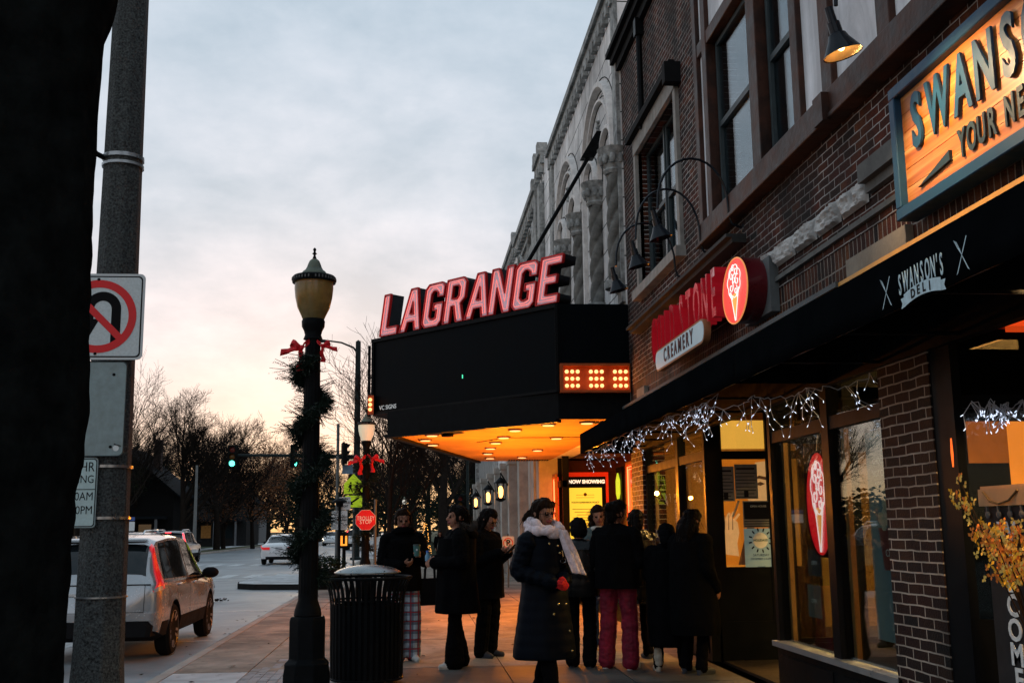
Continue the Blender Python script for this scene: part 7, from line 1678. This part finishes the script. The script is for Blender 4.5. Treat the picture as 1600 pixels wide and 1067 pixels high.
# b: woman with fur trimmed hood in profile
tb, hb = person('woman in black parka with fur trimmed hood in profile facing the road', .46, 11.95, math.pi/2+.18, 1.68, MT(blkcloth, blkpant, wshoe), head=(.05,.10,0),
    arms=(((.185,0,1.335),(.25,-.02,1.10),(.05,.22,1.10)), ((-.185,0,1.335),(-.25,.0,1.09),(-.06,.24,1.08))), legs=(((.09,0,.89),(.10,.0,.49),(.11,-.06,.09)), ((-.09,0,.89),(-.09,.04,.49),(-.10,.05,.09))), bulk=1.45, sleeve=1.5, pant=(.085,.070,.105), curl=(.9,.9), vox=.007)
hair(tb, hb, CAPS+[[((0,-.09,1.56),.06),((0,-.085,1.45),.06)]], hairm, strands=160)
coat(tb, blkcloth, [(1.33,.23,.20,-.01),(1.15,.235,.205,0),(.95,.235,.21,0),(.75,.25,.22,0),(.58,.27,.235,-.01),(.56,.26,.23,-.01)], 'parka', wr=.02)
f = Flesh(); f.hull([((-.11,-.08,1.42),.06),((.11,-.08,1.42),.06),((0,-.16,1.36),.08)], 0); f.hull([((-.11,-.08,1.42),.05),((-.10,.05,1.37),.045)], 0); f.hull([((.11,-.08,1.42),.05),((.10,.05,1.37),.045)], 0); f.build('hood', [blkcloth], tb, .012)
mb = MB(); rr = random.Random(9)
for i in range(1500):
    a = rr.uniform(math.pi*.92, math.pi*2.08); p = V((.145*math.cos(a), -.035+.15*math.sin(a), 1.455+.02*math.sin(a*3)+rr.uniform(-.025,.025))); d = V((math.cos(a)+rr.uniform(-.7,.7), math.sin(a)+rr.uniform(-.7,.7), rr.uniform(-.2,1.1))).normalized(); mb.tube([p, p+d*.03, p+d*.05+V((0,0,-.008))], [.0022,.0016,.0006], 3, cap=False)
mb.build('fur_trim', M('grey brown fur', (.07,.058,.05), .9, var=.5, scale=20), tb, local=True, fix=False)
mb = MB(); mb.box(-.02,.02,.222,.228,.90,.92); mb.ell((.05,.205,.885),(.012,.006,.012),6); mb.build('buckle', chrome, tb, local=True)
bo = thing('bottle', 'small pale blue bottle held by the woman in fur trimmed parka', 'bottle', ROOT[tb.name] @ V((.02,.31,1.10)), 0); MB().lathe([(0,0),(.025,0),(.028,.05),(.015,.075),(.014,.09),(0,.092)], (0,0,0), 14).build('body', M('pale blue plastic', (.12,.28,.42), .3), bo, local=True); MB().lathe([(0,.09),(.016,.09),(.016,.11),(0,.11)], (0,0,0), 12).build('cap', M('blue cap', (.05,.15,.5), .4), bo, local=True)
# c: woman looking at her phone
tcn_, hc = person('woman with long dark hair and glasses looking down at her phone', .84, 12.85, math.pi+.95, 1.66, MT(blkcloth, blkpant, dshoe), head=(.0,-.38,0),
    arms=(((.185,0,1.335),(.22,.0,1.07),(.10,.24,1.17)), ((-.185,0,1.335),(-.22,.02,1.07),(-.06,.26,1.17))), bulk=1.4, sleeve=1.35, pant=(.095,.085,.085), curl=(.5,.6), palms=((-.5,-.4,.8),(.5,-.4,.8)), vox=.0065)
hair(tcn_, hc, longhair(.30,.055), hairm, strands=200); glasses(tcn_, hc)
coat(tcn_, blkcloth, [(1.32,.215,.18,0),(1.1,.22,.185,0),(.9,.23,.19,0),(.72,.245,.20,-.01),(.66,.25,.205,-.01)], 'coat', wr=.025, seed=4)
ph = thing('phone', 'dark phone held up by the woman with glasses', 'phone', ROOT[tcn_.name] @ V((.02,.36,1.215)), math.pi+.95); MB().obox((0,0,0), X_, V((0,.75,.66)), V((0,-.66,.75)), .038, .075, .004).build('case', BLK, ph, local=True, smooth=False); MB().obox(V((0,-.66,.75))*.0045, X_, V((0,.75,.66)), V((0,-.66,.75)), .034, .07, .0006).build('screen', M('phone screen', (.1,.12,.14), .2, emit=.5, ecol=(.7,.8,1)), ph, local=True, smooth=False)
# d: woman with the pink scarf walking past
td, hd = person('woman with glasses in long navy puffer coat, pale pink scarf and red gloves', 1.13, 9.58, math.pi+.70, 1.68, MT(navy, blkpant, dshoe), head=(-.12,-.03,.04),
    arms=(((.19,0,1.335),(.265,-.06,1.07),(.13,.23,.98)), ((-.19,0,1.335),(-.25,-.02,1.07),(.02,.25,.99))), legs=(((.09,0,.89),(.09,.10,.49),(.08,.14,.09)), ((-.09,0,.89),(-.10,-.02,.50),(-.10,-.16,.13))), bulk=1.28, sleeve=1.32, quilt=1, handk=6, curl=(1.15,1.15), palms=((-.8,-.4,-.2),(.8,-.4,-.2)), vox=.0065, pant=(.09,.072,.066))
hair(td, hd, CAPS+[[((.075,-.03,1.55),.035),((.095,-.05,1.46),.036)], [((-.075,-.03,1.55),.035),((-.095,-.05,1.46),.036)], [((0,-.10,1.56),.06),((0,-.11,1.46),.055)], [((.06,.045,1.63),.028),((.085,.03,1.58),.02)], [((-.06,.045,1.63),.028),((-.085,.03,1.58),.02)], [((.10,-.08,1.56),.03),((.14,-.10,1.50),.016)]], brhair, strands=240, seed=5); glasses(td, hd)
coat(td, navy, [(1.34,.20,.165,0),(1.15,.215,.18,0),(.95,.205,.18,0),(.75,.235,.205,-.005),(.45,.285,.24,-.01),(.36,.295,.25,-.01),(.35,.285,.245,-.01)], 'puffer_coat', quilt=.092, wr=.014, seed=8)
scm = M('pale pink patterned scarf', (.62,.53,.56), .9, var=.32, scale=24, bump=.5, bscale=60, det=8)
sf = MB(); rr = random.Random(4)
for k, (z, r_, th_) in enumerate(((1.405,.135,.048),(1.455,.118,.044),(1.43,.150,.036))):
    sf.tube([V((r_*1.02*math.cos(a*math.pi/16), .012+r_*.92*math.sin(a*math.pi/16), z+.016*math.sin(a*math.pi/16*2+k*2)-.03*math.sin(a*math.pi/16))) for a in range(32)], [th_*(.85+.25*math.sin(a*1.1+k)) for a in range(32)], 12, closed=True)
so1 = sf.build('scarf', scm, td, local=True, ang=80)
def flap(u, v):    # the free end hangs forward and to her left
    p = V((-.055,.185,1.41)).lerp(V((-.150,.285,1.04)), u); wd = (.05+.055*u); q = v-.5
    return p+V((q*wd*1.9, .018*math.sin(v*17+u*3)*(.4+.6*u)-.10*q*q, q*wd*.25-.0*u))
fl_ = MB().sheet(flap, 26, 20).build('scarf_end', scm, so1, local=True, fix=False); md = fl_.modifiers.new('s','SOLIDIFY'); md.thickness = .012
mb = MB()
mb.tube([V((.0+.035*math.cos(a),.222+.0*a,1.155+.018*math.sin(a))) for a in (.5,1.2,1.94,2.64,3.64,4.34,5.08,5.78)], .0045, 5, closed=True)
mb.build('buckle', chrome, td, local=True)
for x_, y_, z_ in ((.04,.198,1.28),(.12,.175,1.30),(.03,.21,1.22),(-.02,.235,.80),(.07,.23,.80),(-.03,.262,.58),(-.03,.285,.42),(.10,.205,.72)): MB().ell((x_,y_-(.006 if z_ < 1 else -.004),z_), (.011,.008,.011), 6).build('press_stud', M('brass stud', (.55,.42,.20), .25, metal=1, var=0), td, local=True)
MB().tube([(.005,.218,1.24),(.0,.224,1.19)], .006, 5).build('zip_pull', MATS['brass stud'], td, local=True)
# e: beanie and shiny puffer, seen from behind
te, he = person('short person in black knit beanie and shiny puffer seen from behind', 1.77, 11.75, -.35, 1.52, MT(shiny, blkpant, dshoe), head=(-.2,-.05,0), bulk=1.5, sleeve=1.6, quilt=1, pant=(.09,.08,.085), vox=.009)
hair(te, he, [[((0,-.02,1.60),.103),((0,.0,1.575),.100)], [((0,-.02,1.56),.104),((0,.0,1.545),.102)]], M('black knit', (.007,.007,.008), .95, var=.3, bump=.8, bscale=60), 'beanie')
coat(te, shiny, [(1.33,.23,.20,0),(1.1,.245,.21,0),(.9,.235,.205,0),(.80,.22,.19,0)], 'puffer_jacket', quilt=.10, seed=2)
# f: smiling woman
tf, hf = person('smiling woman with curly hair facing the street among the group', 2.26, 13.3, math.pi-.15, 1.69, MT(M('teal grey jacket', (.05,.075,.075), .8, var=.3), M('blue denim', (.03,.06,.11), .85, var=.3), dshoe), head=(.0,-.02,.1), bulk=1.3, sleeve=1.3, vox=.0075)
hair(tf, hf, longhair(.17,.055)+[[((.10,-.0,1.54),.035)], [((-.10,.0,1.55),.038)], [((.11,-.02,1.47),.035)], [((-.11,-.02,1.46),.035)]], brhair, strands=260, seed=7)
MB().tube([(.085*math.cos(a*.314),-.005+.08*math.sin(a*.314),1.405) for a in range(20)], .03, 8, closed=True).build('collar', M('cream collar', (.4,.38,.34), .9), tf, local=True)
# g: crimson trousers
tg, hg_ = person('person in black jacket and crimson velour trousers seen from behind', 2.13, 11.5, -.55, 1.70, MT(blkcloth, redp, wshoe), head=(-.6,-.12,0), arms=(((.185,0,1.335),(.24,.0,1.07),(.10,.22,1.05)), ((-.185,0,1.335),(-.24,-.02,1.06),(-.12,.20,.98))), legs=(((.09,0,.89),(.11,.03,.49),(.12,.0,.09)), ((-.09,0,.89),(-.12,.03,.49),(-.15,.03,.09))), bulk=1.4, sleeve=1.4, pant=(.105,.086,.088), vox=.008)
hair(tg, hg_, CAPS+[[((.04,.03,1.64),.045),((-.04,.03,1.64),.045)], [((0,-.09,1.60),.06)]], hairm, strands=220)
coat(tg, blkcloth, [(1.34,.22,.185,0),(1.1,.23,.195,0),(.9,.235,.20,0),(.80,.235,.20,0)], 'jacket', wr=.02, seed=6)
# h: padded jacket beside
thh, hh = person('person in black padded jacket with pale bag strap beside crimson trousers', 2.52, 12.35, .35, 1.62, MT(shiny, blkpant, dshoe), head=(-.3,-.2,0), bulk=1.5, sleeve=1.6, quilt=1, vox=.0095)
hair(thh, hh, CAPS+[[((0,-.09,1.57),.06),((0,-.09,1.46),.05)]], hairm, strands=40)
coat(thh, shiny, [(1.33,.23,.20,0),(1.1,.25,.215,0),(.85,.24,.21,0),(.62,.24,.21,0)], 'puffer_jacket', quilt=.11, seed=12)
MB().tube([(-.235,-.10,.70),(-.24,-.10,.45),(-.235,-.10,.22)], .009, 5).build('bag_strap', M('beige strap', (.32,.25,.16), .8), thh, local=True)
# i: cream boots
ti, hi = person('small person in long hooded black coat and cream boots seen from behind', 2.62, 11.28, -.12, 1.46, MT(blkcloth, blkpant, boot), head=(0,-.55,0), legs=(((.11,0,.89),(.12,.02,.49),(.15,.0,.11)), ((-.11,0,.89),(-.12,.02,.49),(-.15,-.02,.11))), bulk=1.6, sleeve=1.5, shoe='boot', vox=.009, arms=(((.185,0,1.335),(.22,.05,1.08),(.06,.26,1.10)), ((-.185,0,1.335),(-.22,.05,1.08),(-.06,.26,1.08))))
hair(ti, hi, [[((0,-.03,1.59),.105),((0,.0,1.61),.095)], [((0,-.06,1.52),.10),((0,-.07,1.43),.09)]], blkcloth, 'hood')
coat(ti, blkcloth, [(1.36,.20,.17,-.03),(1.15,.26,.22,-.01),(.9,.27,.235,0),(.55,.28,.25,0),(.30,.26,.24,0),(.28,.25,.23,0)], 'long_coat', wr=.02, seed=9)
# j: long hair at the shop entrance
tj, hj = person('person with long dark hair in black coat at the ice cream shop door', 2.80, 11.0, -.95, 1.60, MT(blkcloth, blkpant, dshoe), head=(-.1,-.3,0), bulk=1.5, sleeve=1.45, vox=.0095)
hair(tj, hj, longhair(.22,.06), hairm, strands=220)
coat(tj, blkcloth, [(1.34,.22,.19,0),(1.1,.24,.21,0),(.85,.25,.22,0),(.5,.27,.24,0),(.40,.26,.23,0)], 'coat', wr=.025, seed=14)
# k: distant walker
tk_, hk = person('distant walker in black with a pale striped blanket scarf on the pavement', 1.02, 43.5, math.pi+.1, 1.36, MT(blkcloth, blkpant, dshoe), head=(.1,-.1,0), bulk=1.3, sleeve=1.3, vox=.012)
hair(tk_, hk, longhair(.2,.05), hairm, vox=.014)
strp = M('striped shawl', (.30,.33,.33), .9, var=.5, scale=18)
MB().sheet(lambda u, v: V((-.20+.30*v+.06*math.sin(u*3), .22+.03*math.sin(v*14)-.05*u, 1.20-.62*u)), 12, 16).build('striped_shawl', strp, tk_, local=True, fix=False)
